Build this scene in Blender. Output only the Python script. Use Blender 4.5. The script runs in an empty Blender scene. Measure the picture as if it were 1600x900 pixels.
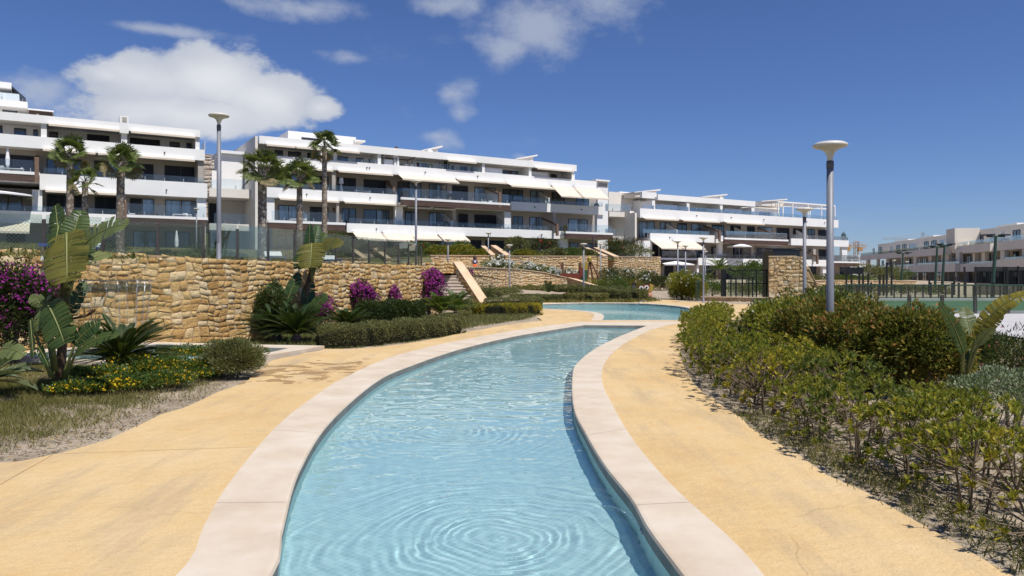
import bpy, bmesh, math, random
import numpy as np
from mathutils import Vector, Matrix, geometry
random.seed(7); rng = np.random.default_rng(7)
SC = bpy.context.scene
COL = SC.collection
# ---------------------------------------------------------------- camera
F = 1180.0; HZ = 430.0; EYE = 1.6       # focal length in pixels of a 1600 px frame, horizon row, eye height
cd = bpy.data.cameras.new('camera'); cam = bpy.data.objects.new('camera', cd); COL.objects.link(cam)
cam.location = (0, 0, EYE); cam.rotation_euler = (math.radians(90), 0, 0)
cd.sensor_width = 36; cd.lens = 36*F/1600; cd.shift_y = -(450-HZ)/1600
cd.clip_start = 0.1; cd.clip_end = 6000
SC.camera = cam
# ---------------------------------------------------------------- sky, sun, exposure
SUN_EL = math.radians(62); SX, SY = 0.62, -0.785
sdir = Vector((SX*math.cos(SUN_EL), SY*math.cos(SUN_EL), math.sin(SUN_EL))).normalized()
W = bpy.data.worlds.new('World'); SC.world = W; W.use_nodes = True
nt = W.node_tree; nt.nodes.clear()
def wn(t, **k):
    n = nt.nodes.new(t)
    for a, b in k.items(): setattr(n, a, b)
    return n
sky = wn('ShaderNodeTexSky', sky_type='NISHITA'); sky.sun_disc = False
sky.sun_elevation = SUN_EL; sky.sun_rotation = math.atan2(SX, SY)
sky.altitude = 100; sky.air_density = 1.0; sky.dust_density = 0.05; sky.ozone_density = 3.0
tc = wn('ShaderNodeTexCoord')
def wmath(op, a, b=None, clamp=False):
    n = wn('ShaderNodeMath', operation=op); n.use_clamp = clamp
    for i, v in enumerate((a, b)):
        if v is None: continue
        if isinstance(v, (int, float)): n.inputs[i].default_value = v
        else: nt.links.new(v, n.inputs[i])
    return n.outputs[0]
def cloud_blob(px, py, rx, ry):
    c = Vector(((px-800)/F, 1, (HZ-py)/F)); L = c.length; c.normalize()
    s = wn('ShaderNodeVectorMath', operation='SUBTRACT'); nt.links.new(tc.outputs['Generated'], s.inputs[0]); s.inputs[1].default_value = c
    m = wn('ShaderNodeVectorMath', operation='MULTIPLY'); nt.links.new(s.outputs[0], m.inputs[0]); m.inputs[1].default_value = (F/rx, F/rx, F/ry)
    l = wn('ShaderNodeVectorMath', operation='LENGTH'); nt.links.new(m.outputs[0], l.inputs[0])
    return wmath('SUBTRACT', 1.0, l.outputs['Value'])
def noise_w(scale, detail=8, rough=.6, stretch=(1, 1, 1.6)):
    mp = wn('ShaderNodeMapping'); mp.inputs['Scale'].default_value = stretch; nt.links.new(tc.outputs['Generated'], mp.inputs[0])
    n = wn('ShaderNodeTexNoise'); n.inputs['Scale'].default_value = scale; n.inputs['Detail'].default_value = detail
    n.inputs['Roughness'].default_value = rough; nt.links.new(mp.outputs[0], n.inputs['Vector']); return n.outputs['Fac']
def ramp_w(v, lo, hi):
    n = wn('ShaderNodeMapRange', interpolation_type='SMOOTHSTEP'); nt.links.new(v, n.inputs[0])
    n.inputs[1].default_value = lo; n.inputs[2].default_value = hi; return n.outputs[0]
dense = None
for b in [(215,122,105,48),(330,122,120,56),(425,155,108,56),(500,168,48,28),(300,180,190,40),(165,118,50,24)]:
    o = cloud_blob(*b); dense = o if dense is None else wmath('MAXIMUM', dense, o)
thin = None
for b in [(850,45,150,62),(940,10,100,50),(790,75,70,36),(705,145,48,34),(720,176,36,26),(685,212,48,22),(545,90,70,18),(815,245,22,10),(60,140,80,36),(235,45,130,12),(700,10,80,22),(480,15,120,22)]:
    o = cloud_blob(*b); thin = o if thin is None else wmath('MAXIMUM', thin, o)
nz = noise_w(7, 10, .62); nz2 = noise_w(17, 8, .62)
nd = wmath('ADD', wmath('MULTIPLY', wmath('SUBTRACT', nz, .5), 1.5), wmath('MULTIPLY', wmath('SUBTRACT', nz2, .5), .7))
m1 = ramp_w(wmath('ADD', dense, nd), .12, .42)
m2 = wmath('MULTIPLY', ramp_w(wmath('ADD', thin, wmath('MULTIPLY', nd, 1.7)), .15, 1.15), .66)
wisps = wmath('MULTIPLY', ramp_w(noise_w(3.2, 9, .68, (1, 1, 3)), .60, .86), .3)
mask = wmath('MAXIMUM', wmath('MAXIMUM', m1, m2), wisps, True)
shade = ramp_w(wmath('ADD', wmath('MULTIPLY', noise_w(9, 6, .5), .6), wmath('MULTIPLY', dense, .35)), .25, .75)
cc = wn('ShaderNodeMixRGB'); nt.links.new(shade, cc.inputs[0])
CLOUD = 6.9
cc.inputs[1].default_value = (.62*CLOUD, .68*CLOUD, .80*CLOUD, 1); cc.inputs[2].default_value = (.95*CLOUD, .97*CLOUD, 1.03*CLOUD, 1)
tint = wn('ShaderNodeMixRGB', blend_type='MULTIPLY'); tint.inputs[0].default_value = 1; nt.links.new(sky.outputs[0], tint.inputs[1]); tint.inputs[2].default_value = (.445, .545, .81, 1)   # the photograph's deeper blue, same over the whole sky
mx = wn('ShaderNodeMixRGB'); nt.links.new(mask, mx.inputs[0]); nt.links.new(tint.outputs[0], mx.inputs[1]); nt.links.new(cc.outputs[0], mx.inputs[2])
bg = wn('ShaderNodeBackground'); bg.inputs[1].default_value = 0.10; nt.links.new(mx.outputs[0], bg.inputs[0])
wo = wn('ShaderNodeOutputWorld'); nt.links.new(bg.outputs[0], wo.inputs[0])
sl = bpy.data.lights.new('sun', 'SUN'); sl.energy = 4.7; sl.angle = math.radians(.53); sl.color = (1, .95, .87)
so = bpy.data.objects.new('sun', sl); COL.objects.link(so); so.rotation_euler = sdir.to_track_quat('Z', 'Y').to_euler()
SC.view_settings.view_transform = 'Standard'; SC.view_settings.look = 'None'; SC.view_settings.exposure = 0.2; SC.view_settings.gamma = 1
# ---------------------------------------------------------------- pixels to points
def G(px, py, z=0.0):
    Y = (EYE-z)*F/(py-HZ); return Vector(((px-800)/F*Y, Y, z))
def P(px, py, Y): return Vector(((px-800)/F*Y, Y, EYE+(HZ-py)*Y/F))
# ---------------------------------------------------------------- object helpers
def link(o, parent=None):
    COL.objects.link(o)
    if parent is not None: o.parent = parent
    return o
def tag(o, label=None, cat=None, group=None, kind=None):
    if label: o['label'] = label
    if cat: o['category'] = cat
    if group: o['group'] = group
    if kind: o['kind'] = kind
    return o
def empty(name, loc=(0, 0, 0), rz=0.0):
    o = bpy.data.objects.new(name, None); COL.objects.link(o); o.location = loc; o.rotation_euler = (0, 0, rz); o.empty_display_size = .2
    return o
def thing(name, label, cat, loc=(0, 0, 0), rz=0.0, group=None):
    return tag(empty(name, loc, rz), label, cat, group)
def ordw(i): return ['first','second','third','fourth','fifth','sixth','seventh','eighth','ninth','tenth','eleventh','twelfth','thirteenth','fourteenth','fifteenth','sixteenth','seventeenth','eighteenth','nineteenth','twentieth','twenty-first','twenty-second','twenty-third','twenty-fourth','twenty-fifth','twenty-sixth','twenty-seventh','twenty-eighth','twenty-ninth','thirtieth','thirty-first','thirty-second'][i]
class MB:
    def __init__(s): s.v = []; s.f = []; s.m = []
    def add(s, vs, fs, mi=0):
        b = len(s.v); s.v += [tuple(v) for v in vs]; s.f += [tuple(b+i for i in f) for f in fs]; s.m += [mi]*len(fs)
    def box(s, x0, x1, y0, y1, z0, z1, mi=0):
        s.add([(x0,y0,z0),(x1,y0,z0),(x1,y1,z0),(x0,y1,z0),(x0,y0,z1),(x1,y0,z1),(x1,y1,z1),(x0,y1,z1)],
              [(0,3,2,1),(4,5,6,7),(0,1,5,4),(1,2,6,5),(2,3,7,6),(3,0,4,7)], mi)
    def prism(s, poly, d, mi=0):
        """poly: list of 3D points, d: extrusion vector"""
        n = len(poly); d = Vector(d); a = [Vector(p) for p in poly]
        s.add(a+[p+d for p in a], [tuple(range(n)), tuple(range(2*n-1, n-1, -1))]+[(i, i+n, (i+1) % n+n, (i+1) % n) for i in range(n)], mi)
    def tube(s, pts, rs, n=8, mi=0, cap=True):
        pts = [Vector(p) for p in pts]; m = len(pts)
        if not hasattr(rs, '__len__'): rs = [rs]*m
        vs = []; up = Vector((0, 0, 1))
        t0 = (pts[1]-pts[0]).normalized(); ref = up if abs(t0.z) < .9 else Vector((1, 0, 0))
        for i in range(m):
            t = (pts[min(i+1, m-1)]-pts[max(i-1, 0)]).normalized()
            a = t.cross(ref)
            if a.length < 1e-4: a = t.cross(Vector((0, 1, 0)))
            a.normalize(); b = t.cross(a)
            for k in range(n):
                th = 2*math.pi*k/n; vs.append(pts[i]+(a*math.cos(th)+b*math.sin(th))*rs[i])
        fs = [(i*n+k, i*n+(k+1) % n, (i+1)*n+(k+1) % n, (i+1)*n+k) for i in range(m-1) for k in range(n)]
        if cap: fs += [tuple(range(n-1, -1, -1)), tuple((m-1)*n+k for k in range(n))]
        s.add(vs, fs, mi)
    def lathe(s, prof, n=20, c=(0, 0, 0), mi=0):
        vs = []; m = len(prof)
        for r, z in prof:
            for k in range(n):
                th = 2*math.pi*k/n; vs.append((c[0]+r*math.cos(th), c[1]+r*math.sin(th), c[2]+z))
        fs = [(i*n+k, i*n+(k+1) % n, (i+1)*n+(k+1) % n, (i+1)*n+k) for i in range(m-1) for k in range(n)]
        s.add(vs, fs, mi)
    def build(s, name, mats, parent=None, smooth=False, loc=None):
        if not isinstance(mats, (list, tuple)): mats = [mats]
        me = bpy.data.meshes.new(name); me.from_pydata(s.v, [], s.f)
        for m in mats: me.materials.append(m)
        if len(mats) > 1: me.polygons.foreach_set('material_index', s.m)
        if smooth: me.polygons.foreach_set('use_smooth', [True]*len(me.polygons))
        me.update()
        o = bpy.data.objects.new(name, me); link(o, parent)
        if loc is not None: o.location = loc
        return o
def fix_normals(o):
    bm = bmesh.new(); bm.from_mesh(o.data); bmesh.ops.recalc_face_normals(bm, faces=bm.faces); bm.to_mesh(o.data); bm.free(); return o
def copy_thing(o, loc, rz=0.0, sc=1.0, label=None, group=None):
    c = o.copy(); COL.objects.link(c); c.location = loc; c.rotation_euler = (0, 0, rz); c.scale = (sc, sc, sc)
    if label: c['label'] = label
    if group: c['group'] = group
    def rec(src, dst):
        for ch in src.children:
            d = ch.copy(); COL.objects.link(d); d.parent = dst; rec(ch, d)
    rec(o, c); return c
# ---------------------------------------------------------------- materials
MATS = {}
def nodes(name):
    m = bpy.data.materials.new(name); m.use_nodes = True; t = m.node_tree; t.nodes.clear(); MATS[name] = m
    out = t.nodes.new('ShaderNodeOutputMaterial'); return m, t, out
def N(t, typ, ins=None, **k):
    n = t.nodes.new(typ)
    for a, b in k.items(): setattr(n, a, b)
    for a, b in (ins or {}).items():
        if hasattr(b, 'is_output') or isinstance(b, bpy.types.NodeSocket): t.links.new(b, n.inputs[a])
        else: n.inputs[a].default_value = b
    return n
def c4(c): return (c[0], c[1], c[2], 1)
def ramp(t, fac, stops):
    r = N(t, 'ShaderNodeValToRGB', {0: fac}); e = r.color_ramp.elements
    while len(e) < len(stops): e.new(.5)
    for i, (p, c) in enumerate(stops): e[i].position = p; e[i].color = c4(c)
    return r.outputs[0]
def nz_(t, scale, detail=5, rough=.55, vec=None, coord='Object', stretch=None):
    tcn = N(t, 'ShaderNodeTexCoord'); v = tcn.outputs[coord] if vec is None else vec
    if stretch: v = N(t, 'ShaderNodeMapping', {0: v, 'Scale': stretch}).outputs[0]
    return N(t, 'ShaderNodeTexNoise', {'Vector': v, 'Scale': scale, 'Detail': detail, 'Roughness': rough}).outputs['Fac']
def surf(name, stops, scale=3, rough=.8, bump=.2, bscale=40, bdist=.01, spec=.3, detail=6, stretch=None, metal=0.0, second=None):
    """general noise-mottled opaque surface; second=(scale, lo, hi, colour, amount) lays stains over it"""
    m, t, out = nodes(name)
    col = ramp(t, nz_(t, scale, detail, .6, stretch=stretch), stops)
    if second:
        sc, lo, hi, c, am = second[:5]
        f = N(t, 'ShaderNodeMapRange', {0: nz_(t, sc, 7, .65, stretch=second[5] if len(second) > 5 else None), 1: lo, 2: hi, 3: 0, 4: am}).outputs[0]
        col = N(t, 'ShaderNodeMixRGB', {0: f, 1: col, 2: c4(c)}).outputs[0]
    b = N(t, 'ShaderNodeBump', {'Height': nz_(t, bscale, 8, .65), 'Strength': bump, 'Distance': bdist})
    p = N(t, 'ShaderNodeBsdfPrincipled', {'Base Color': col, 'Roughness': rough, 'Specular IOR Level': spec, 'Metallic': metal, 'Normal': b.outputs[0]})
    t.links.new(p.outputs[0], out.inputs[0]); return m
def plain(name, c, rough=.5, spec=.4, metal=0.0):
    k = .86; return surf(name, [(.3, [x*k for x in c]), (.7, c)], 2.5, rough, .05, 60, .003, spec, 4, metal=metal)
def leafm(name, stops, transl=.25, rough=.45, spec=.35, clump=1.5, clump_amt=.35):
    """each leaf its own tint (random per island) mixed with a slow drift over the plant"""
    m, t, out = nodes(name)
    g = N(t, 'ShaderNodeNewGeometry'); r = g.outputs['Random Per Island']
    n = nz_(t, clump, 3, .5, coord='Object')
    a = N(t, 'ShaderNodeMath', {0: r, 1: 1-clump_amt}, operation='MULTIPLY').outputs[0]
    n2 = N(t, 'ShaderNodeMapRange', {0: n, 1: .3, 2: .7, 3: 0, 4: clump_amt}).outputs[0]
    f = N(t, 'ShaderNodeMath', {0: a, 1: n2}, operation='ADD').outputs[0]
    col = ramp(t, f, stops)
    p = N(t, 'ShaderNodeBsdfPrincipled', {'Base Color': col, 'Roughness': rough, 'Specular IOR Level': spec})
    tr = N(t, 'ShaderNodeBsdfTranslucent', {'Color': N(t, 'ShaderNodeMixRGB', {0: .5, 1: col, 2: (.35, .42, .05, 1)}).outputs[0]})
    mx = N(t, 'ShaderNodeMixShader', {0: transl, 1: p.outputs[0], 2: tr.outputs[0]})
    t.links.new(mx.outputs[0], out.inputs[0]); return m
def stonem(name, stops, bump=.7, bs=22, bd=.02, dirt=(.12, .09, .05)):
    m, t, out = nodes(name)
    oi = N(t, 'ShaderNodeObjectInfo').outputs['Random']; gi = N(t, 'ShaderNodeNewGeometry').outputs['Random Per Island']
    s = N(t, 'ShaderNodeMath', {0: oi, 1: gi}, operation='ADD').outputs[0]; s = N(t, 'ShaderNodeMath', {0: s}, operation='FRACT').outputs[0]
    f = N(t, 'ShaderNodeMath', {0: N(t, 'ShaderNodeMath', {0: s, 1: .6}, operation='MULTIPLY').outputs[0], 1: N(t, 'ShaderNodeMath', {0: nz_(t, 5, 6, .65), 1: .45}, operation='MULTIPLY').outputs[0]}, operation='ADD').outputs[0]
    col = ramp(t, f, stops)
    pit = N(t, 'ShaderNodeMapRange', {0: nz_(t, 26, 6, .7), 1: .34, 2: .46, 3: .55, 4: 0}).outputs[0]
    col = N(t, 'ShaderNodeMixRGB', {0: pit, 1: col, 2: c4(dirt)}).outputs[0]
    b = N(t, 'ShaderNodeBump', {'Height': nz_(t, bs, 9, .7), 'Strength': bump, 'Distance': bd})
    p = N(t, 'ShaderNodeBsdfPrincipled', {'Base Color': col, 'Roughness': .95, 'Specular IOR Level': .15, 'Normal': b.outputs[0]})
    t.links.new(p.outputs[0], out.inputs[0]); return m
def glassm(name, tint=(.75, .85, .85), rough=.02, refl=1.0, haze=0.0, hazec=(.7, .8, .8)):
    m, t, out = nodes(name)
    fr = N(t, 'ShaderNodeFresnel', {'IOR': 1.5}).outputs[0]
    fr = N(t, 'ShaderNodeMath', {0: fr, 1: refl}, operation='MULTIPLY').outputs[0]
    tr = N(t, 'ShaderNodeBsdfTransparent', {'Color': c4(tint)}); gl = N(t, 'ShaderNodeBsdfGlossy', {'Color': (1, 1, 1, 1), 'Roughness': rough})
    base = tr.outputs[0]
    if haze: base = N(t, 'ShaderNodeMixShader', {0: haze, 1: base, 2: N(t, 'ShaderNodeBsdfDiffuse', {'Color': c4(hazec)}).outputs[0]}).outputs[0]
    mx = N(t, 'ShaderNodeMixShader', {0: fr, 1: base, 2: gl.outputs[0]})
    t.links.new(mx.outputs[0], out.inputs[0]); return m

M_white = surf('white_render', [(.3, (.74, .74, .73)), (.7, (.80, .80, .79))], .5, .85, .12, 30, .004, .2, second=(1.1, .56, .8, (.55, .53, .49), .3, (1, 1, .35)))
M_cream = surf('cream_render', [(.3, (.66, .62, .56)), (.7, (.74, .70, .64))], .5, .85, .12, 30, .004, .2)
M_beige = surf('beige_render', [(.3, (.70, .645, .555)), (.7, (.78, .72, .63))], .3, .85, .1, 30, .004, .2)
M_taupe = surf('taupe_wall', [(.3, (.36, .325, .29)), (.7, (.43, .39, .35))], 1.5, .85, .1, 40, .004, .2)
M_slab = surf('soffit_white', [(.3, (.70, .67, .63)), (.7, (.78, .75, .71))], 1, .85, .1, 30, .003, .2)
M_clad = surf('brown_cladding', [(.3, (.05, .03, .025)), (.7, (.12, .075, .06))], 1.2, .6, .4, 30, .006, .3, stretch=(1, 1, 12))
M_frame = plain('dark_aluminium', (.018, .022, .03), .4, .5)
M_shutter = surf('dark_shutter', [(.3, (.010, .013, .02)), (.7, (.02, .025, .035))], 2, .55, .3, 8, .004, .3, stretch=(.1, .1, 6))
def panem(name, c, mix=.0):
    m, t, out = nodes(name)
    col = ramp(t, nz_(t, .9, 2, .5, stretch=(3, 3, .3)), [(.35, c), (.65, [min(1, x*2.2+.01) for x in c])])
    p = N(t, 'ShaderNodeBsdfPrincipled', {'Base Color': col, 'Roughness': .04, 'Specular IOR Level': .9, 'Coat Weight': .3})
    t.links.new(p.outputs[0], out.inputs[0]); return m
M_pane = panem('window_glass', (.012, .022, .04)); M_curt = panem('curtained_glass', (.10, .14, .19))
M_rail = glassm('rail_glass', (.90, .94, .96), .03, .7, .03, (.55, .64, .70))
M_gfence = glassm('fence_glass', (.80, .85, .82), .03, .30, .02, (.42, .47, .45))
M_steel = plain('brushed_steel', (.42, .43, .44), .35, .5, .6)
M_awn = surf('awning_cloth', [(.3, (.60, .53, .435)), (.7, (.68, .60, .50))], 1, .9, .05, 40, .002, .1)
M_cloth = surf('white_canvas', [(.3, (.74, .74, .76)), (.7, (.82, .82, .83))], 1, .9, .08, 20, .01, .1)
M_dcloth = surf('dark_canvas', [(.3, (.05, .035, .04)), (.7, (.10, .075, .08))], 1, .9, .1, 20, .01, .1)
M_post = plain('lamp_post_grey', (.21, .22, .25), .5, .4, .1)
M_collar = plain('lamp_collar', (.12, .115, .11), .6)
M_lhead = surf('lamp_head_cream', [(.3, (.52, .50, .44)), (.7, (.62, .60, .54))], 3, .4, .05, 30, .002, .4)
M_ldiff = plain('lamp_diffuser', (.60, .58, .50), .35, .5)
M_black = plain('black_metal', (.012, .014, .015), .4, .4)
M_fpost = surf('fence_post_brown', [(.3, (.045, .04, .038)), (.7, (.10, .09, .085))], 4, .6, .2, 40, .003, .3)
M_dgreen = plain('green_metal', (.03, .07, .05), .45, .4)
M_stoneA = stonem('rough_sandstone', [(.05, (.26, .14, .055)), (.28, (.50, .30, .11)), (.55, (.62, .425, .185)), (.8, (.70, .55, .33)), (1, (.56, .48, .39))], 1.0, 18, .06, (.18, .11, .05))
M_stoneB = stonem('garden_sandstone', [(.05, (.40, .26, .12)), (.35, (.55, .38, .20)), (.65, (.62, .47, .28)), (1, (.55, .49, .39))], 1.0, 10, .06)
M_mortar = surf('wall_mortar', [(.3, (.28, .19, .10)), (.7, (.42, .30, .175))], 4, .95, .5, 25, .02, .1)
M_cap = surf('wall_coping_stone', [(.3, (.56, .40, .26)), (.7, (.66, .50, .34))], 2, .9, .3, 40, .005, .15)
M_path = None
# ---------------------------------------------------------------- ground materials
def pathm():
    m, t, out = nodes('stamped_path')
    tcn = N(t, 'ShaderNodeTexCoord').outputs['Object']
    big = nz_(t, .55, 9, .68); mid = nz_(t, 2.6, 8, .68, stretch=(1, .55, 1)); fine = nz_(t, 70, 5, .6)
    col = ramp(t, big, [(.3, (.53, .355, .165)), (.5, (.60, .43, .215)), (.7, (.63, .475, .275))])
    f = N(t, 'ShaderNodeMapRange', {0: mid, 1: .52, 2: .74, 3: 0, 4: .55}).outputs[0]
    col = N(t, 'ShaderNodeMixRGB', {0: f, 1: col, 2: (.44, .33, .20, 1)}).outputs[0]
    f = N(t, 'ShaderNodeMapRange', {0: mid, 1: .46, 2: .3, 3: 0, 4: .5}).outputs[0]
    col = N(t, 'ShaderNodeMixRGB', {0: f, 1: col, 2: (.58, .36, .15, 1)}).outputs[0]
    # footworn grey track drifting along the right-hand path
    f = N(t, 'ShaderNodeMapRange', {0: nz_(t, 1.3, 7, .7, stretch=(1.6, .25, 1)), 1: .50, 2: .66, 3: 0, 4: .7}).outputs[0]
    col = N(t, 'ShaderNodeMixRGB', {0: f, 1: col, 2: (.42, .32, .20, 1)}).outputs[0]
    # hair cracks
    wv = N(t, 'ShaderNodeMixRGB', {0: .12, 1: tcn, 2: N(t, 'ShaderNodeTexNoise', {'Vector': tcn, 'Scale': 3, 'Detail': 6}).outputs['Color']}).outputs[0]
    vo = N(t, 'ShaderNodeTexVoronoi', {'Vector': wv, 'Scale': .55}, feature='DISTANCE_TO_EDGE').outputs['Distance']
    cr = N(t, 'ShaderNodeMapRange', {0: vo, 1: 0, 2: .006, 3: 1, 4: 0}).outputs[0]
    cm = N(t, 'ShaderNodeMapRange', {0: nz_(t, .8, 3), 1: .5, 2: .6, 3: 0, 4: .25}).outputs[0]
    cr = N(t, 'ShaderNodeMath', {0: cr, 1: cm}, operation='MULTIPLY').outputs[0]
    col = N(t, 'ShaderNodeMixRGB', {0: cr, 1: col, 2: (.25, .17, .09, 1)}).outputs[0]
    # pale chips and fine grain
    g = N(t, 'ShaderNodeMapRange', {0: fine, 1: .3, 2: .7, 3: .9, 4: 1.08}).outputs[0]
    col = N(t, 'ShaderNodeMixRGB', {0: 1.0, 1: col, 2: N(t, 'ShaderNodeCombineXYZ', {0: g, 1: g, 2: g}).outputs[0]}, blend_type='MULTIPLY').outputs[0]
    # splashes of water that landed on the path
    sx = N(t, 'ShaderNodeSeparateXYZ', {0: tcn})
    dx = N(t, 'ShaderNodeMath', {0: N(t, 'ShaderNodeMath', {0: sx.outputs[0], 1: 3.35}, operation='ADD').outputs[0], 1: 1.45}, operation='DIVIDE').outputs[0]
    dy = N(t, 'ShaderNodeMath', {0: N(t, 'ShaderNodeMath', {0: sx.outputs[1], 1: -12.6}, operation='ADD').outputs[0], 1: 1.5}, operation='DIVIDE').outputs[0]
    rr = N(t, 'ShaderNodeMath', {0: N(t, 'ShaderNodeMath', {0: dx, 1: dx}, operation='MULTIPLY').outputs[0], 1: N(t, 'ShaderNodeMath', {0: dy, 1: dy}, operation='MULTIPLY').outputs[0]}, operation='ADD').outputs[0]
    ww = N(t, 'ShaderNodeMath', {0: nz_(t, 2.6, 4, .5), 1: N(t, 'ShaderNodeMath', {0: rr, 1: .11}, operation='MULTIPLY').outputs[0]}, operation='SUBTRACT').outputs[0]
    wet = N(t, 'ShaderNodeMapRange', {0: ww, 1: .475, 2: .49, 3: 0, 4: .75}).outputs[0]
    col = N(t, 'ShaderNodeMixRGB', {0: wet, 1: col, 2: (.30, .18, .07, 1)}).outputs[0]
    h = N(t, 'ShaderNodeMath', {0: N(t, 'ShaderNodeMath', {0: nz_(t, 9, 8, .7), 1: 1.0}, operation='MULTIPLY').outputs[0], 1: N(t, 'ShaderNodeMath', {0: cr, 1: -.5}, operation='MULTIPLY').outputs[0]}, operation='ADD').outputs[0]
    b = N(t, 'ShaderNodeBump', {'Height': h, 'Strength': .7, 'Distance': .03})
    ro = N(t, 'ShaderNodeMapRange', {0: wet, 1: 0, 2: .75, 3: .85, 4: .45}).outputs[0]
    p = N(t, 'ShaderNodeBsdfPrincipled', {'Base Color': col, 'Roughness': ro, 'Specular IOR Level': .25, 'Normal': b.outputs[0]})
    t.links.new(p.outputs[0], out.inputs[0]); return m
M_path = pathm()
M_coping = surf('pool_coping', [(.3, (.50, .41, .315)), (.5, (.565, .485, .385)), (.7, (.61, .545, .46))], 1.8, .85, .5, 90, .006, .15, 10, second=(1.3, .50, .68, (.54, .41, .28), .4))
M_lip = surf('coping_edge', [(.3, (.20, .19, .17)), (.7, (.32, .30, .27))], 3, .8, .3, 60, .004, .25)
def soilm(name, stops, litter):
    m, t, out = nodes(name)
    col = ramp(t, nz_(t, 1.1, 9, .7), stops)
    f = N(t, 'ShaderNodeMapRange', {0: nz_(t, 14, 6, .75), 1: .5, 2: .62, 3: 0, 4: .7}).outputs[0]
    col = N(t, 'ShaderNodeMixRGB', {0: f, 1: col, 2: c4(litter)}).outputs[0]
    b = N(t, 'ShaderNodeBump', {'Height': nz_(t, 12, 10, .75), 'Strength': .7, 'Distance': .04})
    p = N(t, 'ShaderNodeBsdfPrincipled', {'Base Color': col, 'Roughness': .97, 'Specular IOR Level': .1, 'Normal': b.outputs[0]})
    t.links.new(p.outputs[0], out.inputs[0]); return m
M_soil = soilm('garden_soil', [(.3, (.25, .205, .15)), (.5, (.38, .315, .235)), (.7, (.48, .405, .31))], (.16, .13, .09))
M_turf = soilm('rough_turf', [(.3, (.07, .075, .035)), (.5, (.12, .12, .055)), (.7, (.24, .20, .12))], (.10, .11, .04))
def tilem():
    m, t, out = nodes('pool_mosaic')
    tcn = N(t, 'ShaderNodeTexCoord').outputs['Object']
    mp = N(t, 'ShaderNodeMapping', {0: tcn, 'Rotation': (0, 0, .62)}).outputs[0]
    br = N(t, 'ShaderNodeTexBrick', {'Vector': mp, 'Color1': (.37, .53, .56, 1), 'Color2': (.44, .60, .63, 1), 'Mortar': (.56, .66, .70, 1), 'Scale': 1, 'Mortar Size': .004, 'Brick Width': .05, 'Row Height': .05, 'Bias': 0.0}, offset=0.0)
    col = N(t, 'ShaderNodeMixRGB', {0: N(t, 'ShaderNodeMapRange', {0: nz_(t, .5, 5), 1: .3, 2: .7, 3: 0, 4: .5}).outputs[0], 1: br.outputs[0], 2: (.40, .565, .595, 1)}).outputs[0]
    p = N(t, 'ShaderNodeBsdfPrincipled', {'Base Color': col, 'Roughness': .5})
    t.links.new(p.outputs[0], out.inputs[0]); return m
M_tile = tilem()
def waterm(name, centres, tint, k=1.0):
    m, t, out = nodes(name)
    tcn = N(t, 'ShaderNodeTexCoord').outputs['Object']
    def mt(op, a, b=None):
        d = {0: a}
        if b is not None: d[1] = b
        return N(t, 'ShaderNodeMath', d, operation=op).outputs[0]
    wob = N(t, 'ShaderNodeTexNoise', {'Vector': tcn, 'Scale': 4, 'Detail': 2}).outputs['Fac']
    H = mt('MULTIPLY', nz_(t, 4.5, 4, .55, stretch=(1, 1.2, 1)), .026*k)
    H = mt('ADD', H, mt('MULTIPLY', nz_(t, 17, 3, .5, stretch=(.7, 1.4, 1)), .008*k))
    for (cx, cy, amp, wl, dec, r0) in centres:
        sx = N(t, 'ShaderNodeVectorMath', {0: tcn, 1: (cx, cy, 0)}, operation='DISTANCE').outputs['Value']
        r = mt('ADD', sx, mt('MULTIPLY', wob, .10))
        s = mt('SINE', mt('MULTIPLY', r, 2*math.pi/wl))
        s2 = mt('SINE', mt('MULTIPLY', r, 2*math.pi/(wl*.43)))
        s = mt('ADD', s, mt('MULTIPLY', s2, .25))
        e = mt('EXPONENT', mt('MULTIPLY', mt('POWER', mt('ABSOLUTE', mt('SUBTRACT', sx, r0)), 1.4), -1/dec))
        H = mt('ADD', H, mt('MULTIPLY', mt('MULTIPLY', s, e), amp))
    b = N(t, 'ShaderNodeBump', {'Height': H, 'Strength': 1.0, 'Distance': 1.0})
    fr = N(t, 'ShaderNodeFresnel', {'IOR': 1.33, 'Normal': b.outputs[0]}).outputs[0]
    tr = N(t, 'ShaderNodeBsdfTransparent', {'Color': c4(tint)})
    rf = N(t, 'ShaderNodeBsdfRefraction', {'Color': c4(tint), 'IOR': 1.25, 'Roughness': 0.0, 'Normal': b.outputs[0]})
    gl = N(t, 'ShaderNodeBsdfGlossy', {'Color': (1, 1, 1, 1), 'Roughness': .02, 'Normal': b.outputs[0]})
    a = N(t, 'ShaderNodeMixShader', {0: .35, 1: tr.outputs[0], 2: rf.outputs[0]}).outputs[0]
    mx = N(t, 'ShaderNodeMixShader', {0: fr, 1: a, 2: gl.outputs[0]})
    t.links.new(mx.outputs[0], out.inputs[0]); return m
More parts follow.
